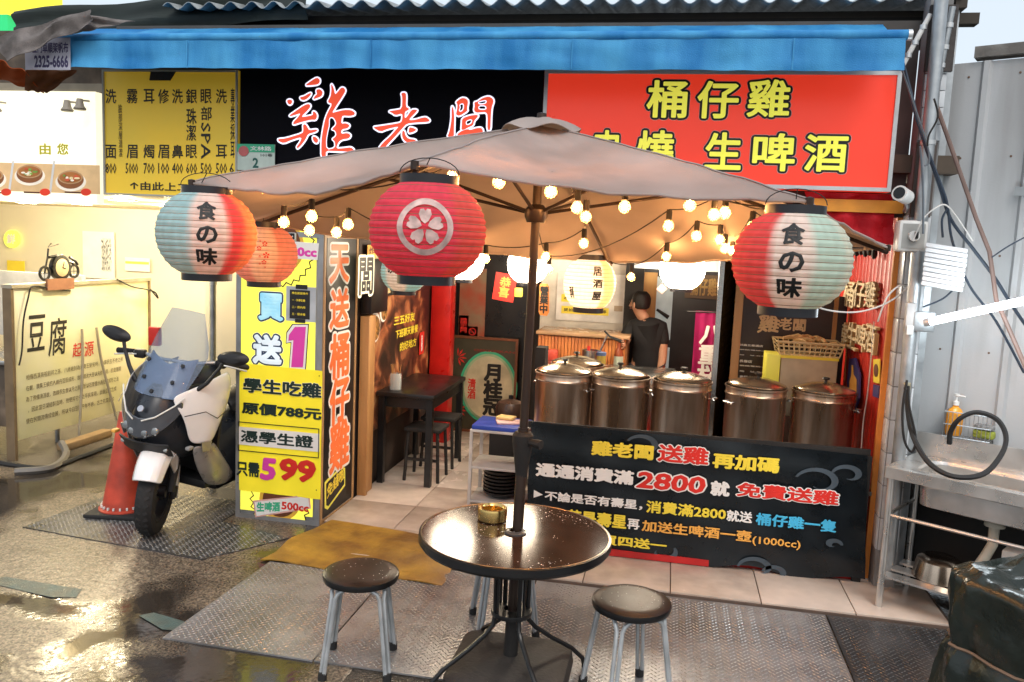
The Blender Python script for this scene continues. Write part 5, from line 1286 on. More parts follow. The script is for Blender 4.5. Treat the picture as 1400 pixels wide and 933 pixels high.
cable([Xp(x, y, 1.27) for x, y in ((1195, 440), (1190, 500), (1186, 540), (1180, 580), (1176, 640))], .004, wcab, 'thin pale cord down the red wall beside the blue plaque')

# ================================================================== TROLLEY near the pole
tr = thing('steel_trolley', 'small white metal trolley with blue tray beside the umbrella pole', 'trolley', (-1.1, 5.72, TF))
TA, TB2, TYa, TYb, TT = -1.335, -.93, 5.62, 5.98, .60
wm2 = M('white metal', (.6, .58, .55), .4, .2)
for x in (TA+.01, TB2-.01):
    for y_ in (TYa+.01, TYb-.01): B().bb((x-.011, y_-.011, TF), (x+.011, y_+.011, TT)).build('leg', wm2, tr)
for z in (TT, .33, .08): B().bb((TA, TYa, z), (TB2, TYb, z+.018), bev=.003).build('shelf', wm2, tr)
B().bb((TA+.01, TYa+.01, TT+.019), (TB2-.01, TYb-.01, TT+.05), bev=.004).build('blue_tray', M('blue tray', (.03, .07, .4), .35), tr)
tag(B().box((-1.08, 5.8, TT+.057), (.2, .14, .012), rz=.3, bev=.003).build('receipt_pad', M('pink paper', (.7, .45, .42), .6)), 'pink receipt pad lying on the blue tray', 'paper')
tag(B().box((-1.12, 5.86, TT+.075), (.13, .1, .02), rz=-.2, bev=.006).build('bread_box', M('amber box', (.7, .5, .2), .4)), 'small amber snack box on the pink pad', 'box')
bw = thing('bowl_stack', 'stack of black bowls on the lower trolley shelf', 'bowls', (-1.12, 5.78, .098))
for k in range(7): B().lathe([(0, 0), (.07, 0), (.13, .035), (.135, .05), (.127, .05), (.065, .008), (0, .008)], (-1.12, 5.78, .1+k*.026), 24).build('bowl', black_paint, bw)
b = B(); b.bb((-1.0, 6.35, TF), (-.92, 6.5, 1.15)); tag(b.build('tray_stand', black_matt), 'dark stand with bowls between the sake poster and the pole', 'stand')
ck = thing('rice_cooker', 'dark round cooker on the stand left of the pole', 'cooker', Yp(698, 560, 6.4))
p = V(ck.location); B().lathe([(0, -.12), (.1, -.12), (.12, -.05), (.12, .02), (.1, .06), (.03, .085), (0, .09)], p, 20).build('cooker_body', M('brown enamel', (.06, .035, .025), .3), ck); B().lathe([(0, .12), (.02, .115), (.02, .09), (0, .09)], p, 10).build('knob', black_paint, ck)
B().bb((p.x-.14, 6.28, TF), (p.x+.14, 6.52, p.z-.121)).build('plinth', black_matt, ck)

# ================================================================== LEFT NEIGHBOUR STALL
nb = thing('neighbour_stall', 'brightly lit cream tofu stall on the left with low ceiling', 'building', (-5.6, 7, 0))
lit_w = M('stall white wall', (.82, .76, .62), .6, var=.06, scale=2)
B().bb((-9.6, 9.6, 0), (-3.3, 9.7, 2.6)).build('back_wall', lit_w, nb)
B().bb((-9.7, 4.9, 0), (-9.6, 9.7, 2.6)).build('left_wall', lit_w, nb)
B().bb((-9.6, 5.62, 2.19), (-2.9, 9.6, 2.27)).build('ceiling', M('stall ceiling', (.75, .66, .45), .6, var=.05), nb)
B().bb((-3.72, 6.6, 0), (-2.32, 9.6, 2.19)).build('side_wall', M('tan wall', (.6, .5, .28), .6, var=.12, scale=2), nb)
B().bb((-4.2, 6.9, 0), (-3.722, 9.55, 2.19)).build('inner_wall', lit_w, nb)
B().bb((-9.6, 5.62, 2.272), (-3.85, 5.7, 3.4)).build('fascia', M('fascia brown', (.16, .12, .09), .7, var=.4), nb)
B().bb((-3.3, 6.05, 0), (-2.33, 6.59, .06)).build('step', M('step cream', (.6, .5, .35), .6), nb)
lamp_face = glow('downlight lens', (1, .93, .75), 12)
for i, (x, y) in enumerate(((-4.6, 6.3), (-5.6, 6.5), (-6.8, 6.3), (-5.0, 7.6), (-6.2, 7.8), (-4.75, 8.8), (-7.2, 8.2))):
    t = thing('ceiling_light', 'recessed round downlight glowing in the low stall ceiling, '+('second light of the front row', 'middle light of the front row', 'front row light at far left', 'middle row light nearest the lantern', 'middle row light at the left', 'rearmost light at the right', 'rearmost light at the left')[i], 'ceiling light', (x, y, 2.18), 'downlights in the stall ceiling')
    B().lathe([(.09, 0), (.115, -.002), (.115, .01), (.09, .012)], (x, y, 2.178), 24).build('ring', white_paint, t)
    B().lathe([(0, 0), (.088, 0), (.088, .006), (0, .006)], (x, y, 2.175), 24).build('lens', lamp_face, t)
    lamp('downlight', (x, y, 2.12), 30, (1, .84, .55), .05, t)
# lit menu board on the fascia
fmn = Frame((0, 5.6, 0), (1, 0, 0))
mb = thing('lit_menu_board', 'glaring white lit menu board with photos of noodle bowls', 'sign', fmn.at(*fmn.px(60, 270)))
litm = M('lit menu face', (.9, .85, .65), .4, emit=(1, .92, .66), es=.55)
(ua, va), (ub, vb) = fmn.px(-160, 268), fmn.px(139, 128)
B().bb((ua, 5.53, va), (ub, 5.61, vb)).build('cabinet', litm, mb); f53 = Frame((0, 5.53, 0), (1, 0, 0))
rect(mb, f53, (-160, 112), (139, 126), M('fascia strip', (.35, .3, .22), .5, .2), .01, 'top_strip', lift=-.02)
dm = lambda n_, c_, e_: M(n_, c_, .5, emit=c_, es=e_*.35)
rect(mb, f53, (-158, 218), (137, 266), dm('table print', (.75, .5, .25), .5), .001, 'photo_band', lift=.0005)
for k, (cx, cy_) in enumerate(((-66, 246), (-12, 243), (41, 238), (97, 246))):
    shape(mb, f53, [(cx-24, 220), (cx-21, 220), (cx-27, 266), (cx-30, 266)], T_white, name='divider', lift=.002)
    shape(mb, f53, ell(cx, cy_+3, 21, 13), dm('napkin print', (.8, .72, .6), .8), name='napkin', lift=.002)
    shape(mb, f53, ell(cx, cy_, 18, 12.5), dm('bowl print', (.28, .1, .03), .4), name='bowl_photo', lift=.0035); shape(mb, f53, ell(cx, cy_-3, 17, 9), dm('rim print', (.5, .3, .15), .5), name='bowl_rim', lift=.005); shape(mb, f53, ell(cx, cy_-3, 15, 7.5), dm('broth print', (.42, .16, .04), .4), name='broth', lift=.0065)
    rr = random.Random(k+2)
    for j in range(12):
        a = rr.random()*6.28; q = rr.random()**.5; c_ = rr.choice(((.85, .7, .4), (.6, .1, .04), (.2, .35, .06), (.9, .85, .7), (.35, .12, .05)))
        shape(mb, f53, ell(cx+q*math.cos(a)*11, cy_-3.5+q*math.sin(a)*5, rr.uniform(1.6, 4.4), rr.uniform(1, 2.2), 9, a), dm('topping %.2f' % c_[0], c_, .5), name='topping', lift=.008+j*.0007)
    rect(mb, f53, (cx-8, 262), (cx+14, 265), T_brown, .0005, 'caption', lift=.004); shape(mb, f53, ell(cx+21, 263, 7, 5), dm('price spot', (.75, .05, .02), .5), name='price_spot', lift=.004)
for i, ch in enumerate('由您'): txt(mb, f53, ch, (54+i*24, 196), (70+i*24, 212), [(dm('olive ink', (.35, .32, .02), .8), .03)])
for (x, y) in ((8, 150), (105, 150), (122, 148)):
    b = B(); p = f53.at(*f53.px(x, y), .1); b.lathe([(0, .05), (.02, .05), (.03, 0), (.045, -.02), (.04, -.03), (0, -.03)], p, 12); b.cyl(p+V((0, .1, .05)), p+V((0, 0, .04)), .008, n=6); tag(b.build('spotlight', M('spot grey', (.4, .36, .3), .5)), 'small grey spotlight clamped above the lit menu, %s' % {8: 'leftmost', 105: 'second from the right', 122: 'rightmost'}[x], 'spotlight')
# distant yellow green sign at top-left
ys = thing('green_yellow_sign', 'yellow and green street sign corner beyond the rag at top left', 'sign', (-6.6, 6.5, 3.0)); fy = Frame((0, 6.4, 0), (1, 0, 0))
rect(ys, fy, (-150, -30), (86, 24), M('street sign yellow', (.85, .75, .03), .4, emit=(.9, .8, .05), es=.5), .1, 'yellow_face'); rect(ys, fy, (-150, 26), (24, 72), M('street sign green', (.02, .45, .15), .4, emit=(.02, .5, .15), es=.5), .1, 'green_face')
txt(ys, fy, '光', (-2, 40), (12, 56), [(T_white, .03)], lift=.105)
# tofu board
fB = Frame((-5.2, 0, 0), (0, 1, 0)); (ua, va), (ub, vb) = fB.px(22, 618), fB.px(203, 384)
tf = thing('tofu_board', 'large cream stall panel with black and red brush title and small print', 'board', (-5.2, (ua+ub)/2, .05))
B().bb((-5.26, ua, .16), (-5.2, ub, vb), bev=.004).build('panel', M('cream panel', (.82, .79, .62), .5, var=.12, scale=2, c2=(.76, .74, .42)), tf)
B().bb((-5.28, ua-.02, vb), (-5.18, ub+.02, vb+.03)).build('top_rail', M('alu rail', (.5, .45, .35), .4, .4), tf)
for y_ in (ua-.02, ub-.01): B().bb((-5.27, y_, 0), (-5.19, y_+.03, vb)).build('post', M('post brown', (.2, .14, .08), .6), tf)
for ch, a, b_, mt in (('豆', (37, 432), (62, 478), T_black), ('腐', (66, 436), (91, 484), T_black), ('起', (99, 470), (111, 487), T_red), ('源', (115, 468), (128, 486), T_red)): txt(tf, fB, ch, a, b_, [(mt, .01)], res=2, shear=.08)
lines = ['相傳西漢高祖劉邦之孫，八歲被封為淮南王劉安時，為謀長生不老之術', '在朝，廣集王侯的人煉丹豆漿成形，故味噌沈大豆以充作豆腐，於是傳開', '為了豫備凍源故，改煉長生食以丹之屑，配以石膏鹽水為豆腐成形之法', '，因此當日凝結製造時，他便將它予之平民享用，此後豆腐之成', '便在民間流傳成佳餚，所以今日豆腐千年不衰，古之名菜皆也']
for i, s_ in enumerate(lines): txt(tf, fB, s_, (35+(0 if i != 3 else 3), 513+i*15), (168-(3*i), 520.5+i*15), [(M('ink brown', (.14, .1, .04), .6), .0)], res=1, lift=.004, lref=35)
pm = M('grey hose', (.4, .36, .28), .5)
for (pts, lab) in (([(112, 450), (113, 500), (110, 560), (108, 600)], 'grey hanging hose on the tofu board, left one'), ([(132, 448), (138, 490), (148, 530), (160, 575)], 'grey hanging hose on the tofu board, slanting right one')):
    cable([Xp(x, y, -5.17) for x, y in pts], .012, pm, lab, 'hose')
cable([Xp(x, y, -5.17) for x, y in ((96, 398), (70, 395), (45, 392), (38, 410), (32, 440), (30, 480), (26, 500))], .007, black_matt, 'black cable drooping down the left side of the tofu board')
cable([Xp(x, y, -5.17) for x, y in ((160, 382), (180, 392), (200, 396), (212, 400), (216, 408), (206, 396))], .007, black_matt, 'black cable hooked over the right corner of the tofu board')
tag(B().bb(Xp(65, 382, -5.16), Xp(99, 395, -5.18)).build('brown_tape', M('brown paper', (.35, .16, .09), .7)), 'brown paper patch taped to the top of the tofu board', 'paper')
# motorcycle clock on the board
mc = thing('motorcycle_clock', 'black model motorcycle with a round clock face standing on the tofu board', 'ornament', Xp(80, 380, -5.23))
def mcp(x, y): return Xp(x, y, -5.23)
X1 = V((1, 0, 0))
for (x, y, r_, nm) in ((61, 374, .055, 'wheel'), (101, 371, .055, 'wheel')):
    c = mcp(x, y); b = B(); b.tube([c+V((0, r_*math.cos(2*PI*k/20), r_*math.sin(2*PI*k/20))) for k in range(20)], .012, 6, closed=True)
    for k in range(4): b.cyl(c, c+V((0, r_*math.cos(k*PI/2), r_*math.sin(k*PI/2))), .003, n=4)
    b.build(nm, black_paint, mc)
c = mcp(82, 366); mm = Matrix.Rotation(PI/2, 4, 'Y')
B().lathe([(0, -.02), (.11, -.02), (.115, .0), (.11, .02), (.095, .024), (0, .02)], c, 28, mat=mm).build('clock_case', black_paint, mc)
B().lathe([(0, .026), (.075, .026), (.078, .024), (0, .024)], c, 28, mat=mm).build('clock_face', M('clock face', (.8, .6, .35), .5), mc)
b = B(); b.cyl(c+V((.029, 0, 0)), c+V((.029, .02, .05)), .004, n=4); b.cyl(c+V((.029, 0, 0)), c+V((.029, .035, -.01)), .004, n=4); b.build('hands', T_black, mc)
b = B(); b.tube([mcp(61, 374), mcp(65, 352), mcp(66, 340)], .008, 6); b.tube([mcp(70, 333), mcp(66, 338), mcp(74, 336), mcp(80, 334)], .005, 5); b.tube([mcp(66, 352), mcp(76, 350), mcp(88, 356), mcp(100, 360)], .014, 6); b.tube([mcp(95, 352), mcp(103, 357), mcp(106, 362)], .012, 6); b.build('bike_frame', black_paint, mc)
# papers on the stall's back wall
fk = Frame((0, 9.58, 0), (1, 0, 0))
for (a, b_, lab, mt, s_) in (((114, 316), (158, 382), 'tall white notice with columns of small print in the stall', T_white, None), ((11, 356), (35, 372), 'small yellow and white leaflet on the stall wall', T_yel, '豆花'), ((172, 352), (206, 372), 'white sheet with a yellow line on the far stall wall', T_white, None)):
    t = thing('wall_notice', lab, 'notice', fk.at(*fk.px(*a))); rect(t, fk, a, b_, mt, .01, 'sheet', lift=.01)
    if a[0] == 114: txt(t, fk, '豆腐創始本店傳承古法手作', (140, 325), (154, 372), [(T_grey, .0)], vert=False, lift=.022, res=1)
    if a[0] == 172: rect(t, fk, (173, 357), (205, 362), T_lemon, .004, 'yellow_line', lift=.022)
yc = thing('yellow_round_sign', 'round yellow glowing sign on the stall wall at far left', 'sign', fk.at(*fk.px(19, 327))); shape(yc, fk, ell(19, 327, 10, 12), M('lemon glow', (.85, .85, .1), .5, emit=(.9, .9, .1), es=.6), t=.04, name='disc', lift=.01); txt(yc, fk, '鮮', (13, 320), (25, 334), [(T_white, .04)], lift=.052)
# left edge: grey cart and steel pot
ct = thing('vendor_cart', 'grey metal vendor cart cut by the left edge of the picture', 'cart', Zp(-30, 640, 0))
cp0 = Zp(8, 632, 0)
B().bb((cp0.x-1.0, cp0.y+.15, .25), (cp0.x-.08, cp0.y+.75, .78), bev=.01).build('body', M('cart brown', (.2, .15, .11), .6, var=.4), ct)
B().bb((cp0.x-1.03, cp0.y+.1, .78), (cp0.x-.03, cp0.y+.8, .82), bev=.006).build('steel_top', chrome, ct)
for x in (cp0.x-.95, cp0.x-.1):
    for y_ in (cp0.y+.2, cp0.y+.7): B().cyl((x, y_, .0), (x, y_, .3), .02, n=10).build('leg', galv, ct)
sp_ = V((cp0.x-.16, cp0.y+.4, .821)); tag(B().lathe([(0, 0), (.11, 0), (.115, .01), (.115, .2), (.12, .205), (.11, .21), (.108, .02), (0, .02)], sp_, 28).build('steel_pot', chrome), 'plain steel pot standing on the vendor cart at the left edge', 'pot')
tag(B().bb((cp0.x-1.1, cp0.y+.95, .9), (cp0.x-.02, cp0.y+1.0, 1.5)).build('white_partition', M('pale panel', (.6, .6, .62), .5)), 'pale partition panel left of the tofu board', 'panel')
cable([Zp(-20, 630, .02), Zp(60, 640, .02), Zp(110, 625, .02), Zp(150, 610, .02), Zp(200, 590, .02)], .02, rubber, 'thick black hose lying on the ground below the tofu board', 'ground_hose')
cable([Zp(20, 645, .03), Zp(70, 640, .03), Zp(90, 622, .03), Zp(84, 605, .1)], .03, M('pipe grey', (.16, .15, .14), .5), 'grey drain pipe curving out under the tofu board', 'drain_pipe')
tag(B().bb(Zp(92, 618, 0), Zp(140, 596, 0)+V((0, 0, .07)), bev=.01).build('cardboard_box', M('kraft card', (.3, .2, .1), .8)), 'low cardboard box under the tofu board', 'box')
# downpipe on tan wall
b = B(); dpx = Yp(291, 400, 6.55); b.cyl((dpx.x, 6.55, .05), (dpx.x, 6.55, 2.18), .028, n=12); dp = tag(b.build('downpipe', galv), 'grey downpipe running up the tan wall behind the scooter', 'pipe')
for z in (.6, 1.5): B().lathe([(.028, -.015), (.034, -.015), (.034, .015), (.028, .015)], (dpx.x, 6.55, z), 12).build('clip', alu, dp)
tag(B().box(Yp(212, 460, 6.2), (.1, .05, .16), bev=.01).build('red_tag', T_red), 'small red hanging tag behind the scooter windscreen', 'tag')

# ================================================================== CONE
cq = Zp(146, 702, .012)+V((.06, .08, 0)); cn = thing('traffic_cone', 'orange traffic cone with black base beside the scooter wheel', 'cone', cq)
orc = M('cone orange', (.6, .07, .035), .5, var=.3)
p = V((cq.x+.02, cq.y, .012))
B().lathe([(.145, .03), (.14, .06), (.03, .68), (.022, .7), (0, .702)], p, 28).build('cone_body', orc, cn)
B().lathe([(.165, .02), (.165, .035), (.15, .045), (.14, .045)], p, 28).build('collar', orc, cn)
B().box(p+V((0, 0, .014)), (.38, .38, .028), rz=.15, bev=.008).build('base', rubber, cn)
for k in range(22):
    a = 2*PI*k/22; B().box(p+V((math.cos(a)*.146, math.sin(a)*.146, .055)), (.012, .012, .016), rz=a).build('white_stud', white_paint, cn)

# ================================================================== SCOOTER  (local: +x forward, +y rider's left, z up)
scw = thing('scooter', 'white and black maxi scooter parked facing the street by the lightbox', 'scooter', (0, 0, 0))
wpan = M('pearl white panel', (.8, .8, .8), .12, var=.04, coat=.6, rvar=.04)
gpan = M('graphite plastic', (.025, .03, .04), .3, var=.2)
dkp = M('matt black plastic', (.015, .015, .017), .5)
smoke = glass('smoked screen', (.4, .5, .65), .8, .03)
bluegl = M('blue grey inner screen', (.2, .28, .42), .25, var=.2)
lensm = M('headlamp lens', (.1, .11, .13), .06, .3, coat=1)
def wheel(par, x, r_, w_):
    wh = B(); mm = Matrix.Rotation(PI/2, 4, 'X')
    wh.lathe([(r_*.68, -w_*.38), (r_*.8, -w_*.5), (r_*.93, -w_*.42), (r_, -w_*.15), (r_, w_*.15), (r_*.93, w_*.42), (r_*.8, w_*.5), (r_*.68, w_*.38), (r_*.68, -w_*.38)], (x, 0, r_), 44, mat=mm)
    o = wh.build('wheel', rubber, par)
    q = B(); q.lathe([(r_*.6, -w_*.34), (r_*.7, -w_*.36), (r_*.7, w_*.36), (r_*.6, w_*.34), (r_*.6, -w_*.34)], (x, 0, r_), 36, mat=mm)
    q.cyl((x, -w_*.5, r_), (x, w_*.5, r_), .04, n=16)
    for k in range(5):
        a = 2*PI*k/5; q.tube([(x, 0, r_), (x+math.cos(a)*r_*.64, 0, r_+math.sin(a)*r_*.64)], [.022, .014], 6)
    q.build('rim', M('wheel rim dark', (.05, .05, .055), .35, .6), o)
    q = B(); q.lathe([(.075, w_*.5), (.13, w_*.5), (.13, w_*.5+.005), (.075, w_*.5+.005), (.075, w_*.5)], (x, 0, r_), 30, mat=mm); q.build('brake_disc', chrome, o)
    # tread grooves
    q = B()
    for k in range(36):
        a = 2*PI*k/36
        for s_ in (-1, 1):
            c = V((x+math.cos(a)*(r_-.001), s_*w_*.17, r_+math.sin(a)*(r_-.001))); q.box(c, (.004, w_*.24, .018), mat=Matrix.Rotation(-a, 4, 'Y') @ Matrix.Rotation(s_*.6, 4, 'X'))
    stuff(q.build('tread_blocks', M('tyre tread', (.03, .03, .032), .85), o))
    return o
WR_ = .285
# front assembly (steered): wheel, fender, fork, handlebar
fa = B(); fork_mt = dkp
front_wheel = wheel(scw, 0, WR_, .12)
fd_ = B(); rows = []
for i in range(11):
    a = R(28+112*i/10); rr = WR_+.035; hw = .09+.014*math.sin(PI*i/10)
    c = V((math.cos(a)*rr, 0, WR_+math.sin(a)*rr)); n_ = V((math.cos(a), 0, math.sin(a)))
    rows.append([c+V((0, y_, 0))+n_*(.03*(1-(y_/hw)**2))-n_*(.05 if abs(y_) > hw*.95 else 0) for y_ in [hw*(k/4-1) for k in range(9)]])
fd_.grid(rows); fd_.thick(.004); sub(fd_.build('front_fender', wpan, scw), 1)
for s_ in (-1, 1):
    b = B(); b.prism([(.12, s_*.088, .52), (.02, s_*.1, .56), (-.1, s_*.1, .42), (-.12, s_*.098, .2), (-.06, s_*.094, .24), (-.02, s_*.09, .4)], (0, s_*.008, 0)); b.build('fender_side', wpan, scw)
    B().tube([(0, s_*.085, WR_), (-.1, s_*.09, .62)], [.024, .028], 10).build('fork_leg', dkp, scw)
    B().box((-.035, s_*.1, .27), (.06, .03, .08), bev=.008).build('brake_caliper', dkp, scw)
# main front fairing: loft rings along z (local)
def ring(z, xf, hw, xb, kf=1.0, n=10):
    pts = []
    for k in range(n+1):                                   # from the right rear round the nose to the left rear
        a = -PI/2+PI*k/n
        y_ = math.sin(a)*hw; f = math.cos(a)**kf
        pts.append(V((xb+(xf-xb)*f, y_, z)))
    return pts
b = B(); b.grid([ring(.50, .03, .13, -.16), ring(.56, .12, .2, -.2), ring(.68, .2, .235, -.24), ring(.8, .2, .235, -.26), ring(.92, .14, .21, -.3), ring(1.0, .07, .18, -.3)]); b.thick(.006); sub(b.build('front_cowl', gpan, scw), 1)
# one wide V-shaped headlamp unit with two projector lamps behind smoked glass
yy_ = (-.215, -.16, -.09, 0, .09, .16, .215)
b = B(); b.grid([[V((x_, y_, z_)) for y_, x_, z_ in zip(yy_, (.09, .15, .2, .226, .2, .15, .09), zs)] for zs in ((.86, .755, .69, .665, .69, .755, .86), (.90, .82, .765, .745, .765, .82, .90), (.945, .875, .825, .80, .825, .875, .945))]); b.thick(.006); sub(b.build('headlight', lensm, scw), 1)
for s_ in (-1, 1):
    for (y_, z_, r_) in ((.045, .715, .022), (.1, .735, .026)): B().lathe([(0, .008), (r_*.8, .006), (r_, 0), (r_, -.01)], (.224-.34*y_, s_*y_, z_), 16, mat=Matrix.Rotation(R(85), 4, 'Y')).build('projector_lamp', M('reflector chrome', (.45, .46, .47), .12, .9), scw)
    B().tube([(.228, s_*.03, .795), (.2, s_*.1, .825), (.13, s_*.18, .90), (.09, s_*.218, .952)], .005, 6).build('led_strip', M('led strip white', (.8, .8, .75), .3), scw)
    B().lathe([(0, .01), (.014, .008), (.016, 0)], (.13, s_*.15, .615), 12, mat=Matrix.Rotation(R(80), 4, 'Y')).build('cowl_bolt', chrome, scw)
b = B(); b.grid([[V((xx-2.1*y_*y_, y_, z)) for y_ in (-.17, -.1, 0, .1, .17)] for xx, z in ((.135, .57), (.2, .655))]); b.thick(.01); b.build('lower_grille', dkp, scw)
B().lathe([(0, 0), (.022, 0), (.02, .006), (0, .008)], (.2, 0, .86), 20, mat=Matrix.Rotation(R(62), 4, 'Y')).build('round_emblem', M('emblem silver', (.6, .6, .65), .25, .8), scw)
# white side wings: from under the screen sweeping down and back
for s_ in (-1, 1):
    b = B()
    b.grid([[V((.16, s_*.14, .955)), V((.05, s_*.225, 1.0)), V((-.14, s_*.27, 1.06)), V((-.27, s_*.275, 1.09)), V((-.34, s_*.25, 1.05))],
            [V((.11, s_*.215, .86)), V((.0, s_*.265, .89)), V((-.13, s_*.30, .93)), V((-.25, s_*.31, .97)), V((-.34, s_*.28, .94))],
            [V((.07, s_*.235, .76)), V((-.03, s_*.285, .78)), V((-.11, s_*.31, .79)), V((-.2, s_*.315, .81)), V((-.27, s_*.28, .8))],
            [V((.02, s_*.235, .64)), V((-.03, s_*.285, .64)), V((-.08, s_*.30, .635)), V((-.14, s_*.30, .635)), V((-.19, s_*.27, .64))]])
    b.thick(.012); sub(b.build('side_panel', wpan, scw), 2)
    b = B(); b.grid([[V((.0, s_*.236, .628)), V((-.045, s_*.28, .628)), V((-.09, s_*.297, .625)), V((-.15, s_*.297, .625)), V((-.2, s_*.268, .63))],
            [V((-.06, s_*.235, .50)), V((-.12, s_*.272, .49)), V((-.19, s_*.288, .485)), V((-.27, s_*.286, .48)), V((-.34, s_*.265, .49))],
            [V((-.15, s_*.232, .38)), V((-.22, s_*.262, .365)), V((-.3, s_*.276, .355)), V((-.39, s_*.274, .355)), V((-.47, s_*.255, .37))],
            [V((-.25, s_*.22, .29)), V((-.32, s_*.242, .27)), V((-.41, s_*.252, .255)), V((-.5, s_*.252, .26)), V((-.57, s_*.238, .29))]])
    b.thick(.012); sub(b.build('lower_panel', M('satin silver panel', (.42, .41, .4), .3, .3), scw), 2)
    b = B(); b.grid([[V((-.02, s_*.297, .66)), V((-.1, s_*.316, .655))], [V((-.05, s_*.29, .585)), V((-.11, s_*.302, .59))]]); b.thick(.004); b.build('silver_inlay', M('satin silver', (.5, .5, .52), .3, .8), scw)
    B().tube([(.1, s_*.235, .84), (-.02, s_*.30, .86), (-.13, s_*.318, .80), (-.24, s_*.312, .83)], .003, 6).build('panel_gap', dkp, scw)
    b = B(); b.box((.06, s_*.265, .635), (.05, .03, .022), bev=.006); b.build('side_reflector', T_orange if s_ < 0 else M('grey reflector', (.3, .3, .3), .3), scw)
# leg shield, dash, floor, tunnel
b = B(); b.grid([[V((-.3, y_, z)) + V((-.05*(1-abs(y_)/.25), 0, 0)) for y_ in (-.25, -.12, 0, .12, .25)] for z in (.35, .6, .85, 1.02)]); b.thick(.02); b.build('leg_shield', dkp, scw)
b = B(); b.grid([ring(.98, .06, .19, -.36), ring(1.06, -.02, .17, -.36), ring(1.1, -.12, .13, -.34)]); b.thick(.006); sub(b.build('dash_cowl', gpan, scw), 1)
# windscreen: tall smoked outer screen with blue-grey lower part
rows = []
for i in range(9):
    t = i/8; z = .93+.52*t; hw = .17+.04*math.sin(min(1, t*1.6)*PI/2)-.09*max(0, t-.55)/.45; xf = .13-.32*t+.05*t*t
    rows.append([V((xf-.10*(y_/.2)**2, y_, z-.03*(abs(y_)/.2)**2*t)) for y_ in [hw*(k/5-1) for k in range(11)]])
b = B(); b.grid(rows); b.thick(.004); b.build('windscreen', smoke, scw)
rows = []
for i in range(5):
    t = i/4; z = .92+.19*t; hw = .165; xf = .13-.14*t
    rows.append([V((xf-.015-.10*(y_/.2)**2, y_, z+(.05*abs(y_)/.16)*t)) for y_ in [hw*(k/4-1) for k in range(9)]])
b = B(); b.grid(rows); b.thick(.006); b.build('screen_backing', bluegl, scw)
for (y_, z, x_) in ((0, .955, .115), (.1, 1.02, .06), (-.1, 1.02, .06), (.12, 1.12, -.0), (-.12, 1.12, -.0)): B().lathe([(0, .01), (.012, .008), (.014, 0), (0, 0)], (x_, y_, z), 10, mat=Matrix.Rotation(R(65), 4, 'Y')).build('screen_bolt', dkp, scw)
# handlebar, grips, levers, mirrors
B().tube([(-.32, -.36, 1.09), (-.27, -.26, 1.11), (-.22, -.1, 1.09), (-.22, .1, 1.09), (-.27, .26, 1.11), (-.32, .36, 1.09)], .012, 8).build('handlebar', alu, scw)
for s_ in (-1, 1):
    B().tube([(-.29, s_*.3, 1.1), (-.34, s_*.42, 1.085)], .019, 12).build('grip', rubber, scw)
    B().tube([(-.23, s_*.27, 1.1), (-.24, s_*.34, 1.09), (-.28, s_*.42, 1.07)], .006, 6).build('brake_lever', alu, scw)
    B().box((-.26, s_*.255, 1.1), (.06, .07, .055), bev=.012).build('switch_pod', dkp, scw)
    mr_ = B().tube([(-.0, s_*.2, .96), (-.03, s_*.28, 1.04), (-.05, s_*.34, 1.14), (-.06, s_*.36, 1.19)], [.016, .013, .011, .012], 8).build('mirror_arm', dkp, scw)
    b = B(); b.lathe([(0, .03), (.05, .022), (.075, .0), (.07, -.016), (0, -.018)], (-.06, s_*.42, 1.22), 24, .62, 1.45, mat=Matrix.Rotation(R(80), 4, 'Y') @ Matrix.Rotation(s_*R(8), 4, 'Z')); b.build('mirror_shell', dkp, mr_)
# body: tunnel, seat, tail, rear wheel, swing arm, muffler
b = B(); b.grid([[V((x, y_*w_, z)) for y_, z in ((-1, zb), (-.9, zm), (-.45, zt), (.45, zt), (.9, zm), (1, zb))] for x, w_, zb, zm, zt in ((-.3, .24, .3, .4, .5), (-.6, .26, .26, .42, .56), (-.8, .26, .3, .5, .66), (-1.1, .25, .36, .6, .72), (-1.5, .2, .5, .7, .8), (-1.85, .1, .68, .78, .84))]); b.thick(.01); sub(b.build('body_cowl', gpan, scw), 1)
for s_ in (-1, 1):
    b = B(); b.grid([[V((-.75, s_*.265, .5)), V((-1.1, s_*.265, .68)), V((-1.5, s_*.215, .8)), V((-1.86, s_*.11, .87))], [V((-.8, s_*.275, .4)), V((-1.1, s_*.275, .55)), V((-1.5, s_*.225, .68)), V((-1.86, s_*.115, .82))]]); b.thick(.012); sub(b.build('tail_panel', wpan, scw), 1)
b = B(); b.grid([[V((x, y_*w_, z+dz_)) for y_, dz_ in ((-1, -.08), (-.8, -.01), (-.3, .02), (.3, .02), (.8, -.01), (1, -.08))] for x, w_, z in ((-.68, .09, .74), (-.76, .14, .79), (-1.0, .16, .8), (-1.2, .17, .82), (-1.26, .16, .9), (-1.5, .14, .93), (-1.72, .1, .93))]); b.thick(.03); sub(b.build('seat', M('seat vinyl', (.02, .02, .022), .45, bump=.2), scw), 1)
wheel(scw, -1.56, WR_, .14)
B().tube([(-1.56, .1, WR_), (-1.2, .12, .32), (-.95, .12, .36)], .035, 8).build('swing_arm', dkp, scw)
B().tube([(-.9, -.2, .28), (-1.2, -.2, .3), (-1.3, -.2, .34), (-1.7, -.22, .42)], [.02, .03, .055, .06], 12).build('muffler', chrome, scw)
B().tube([(-.75, .18, .28), (-.8, .3, .1), (-.86, .33, .005)], .012, 8).build('side_stand', dkp, scw)
b = B(); b.box((-.5, 0, .29), (.5, .42, .06), bev=.015); b.build('floorboard', dkp, scw)
b = B(); b.box((-.75, 0, .24), (.5, .3, .16), bev=.03); b.build('engine', dkp, scw)
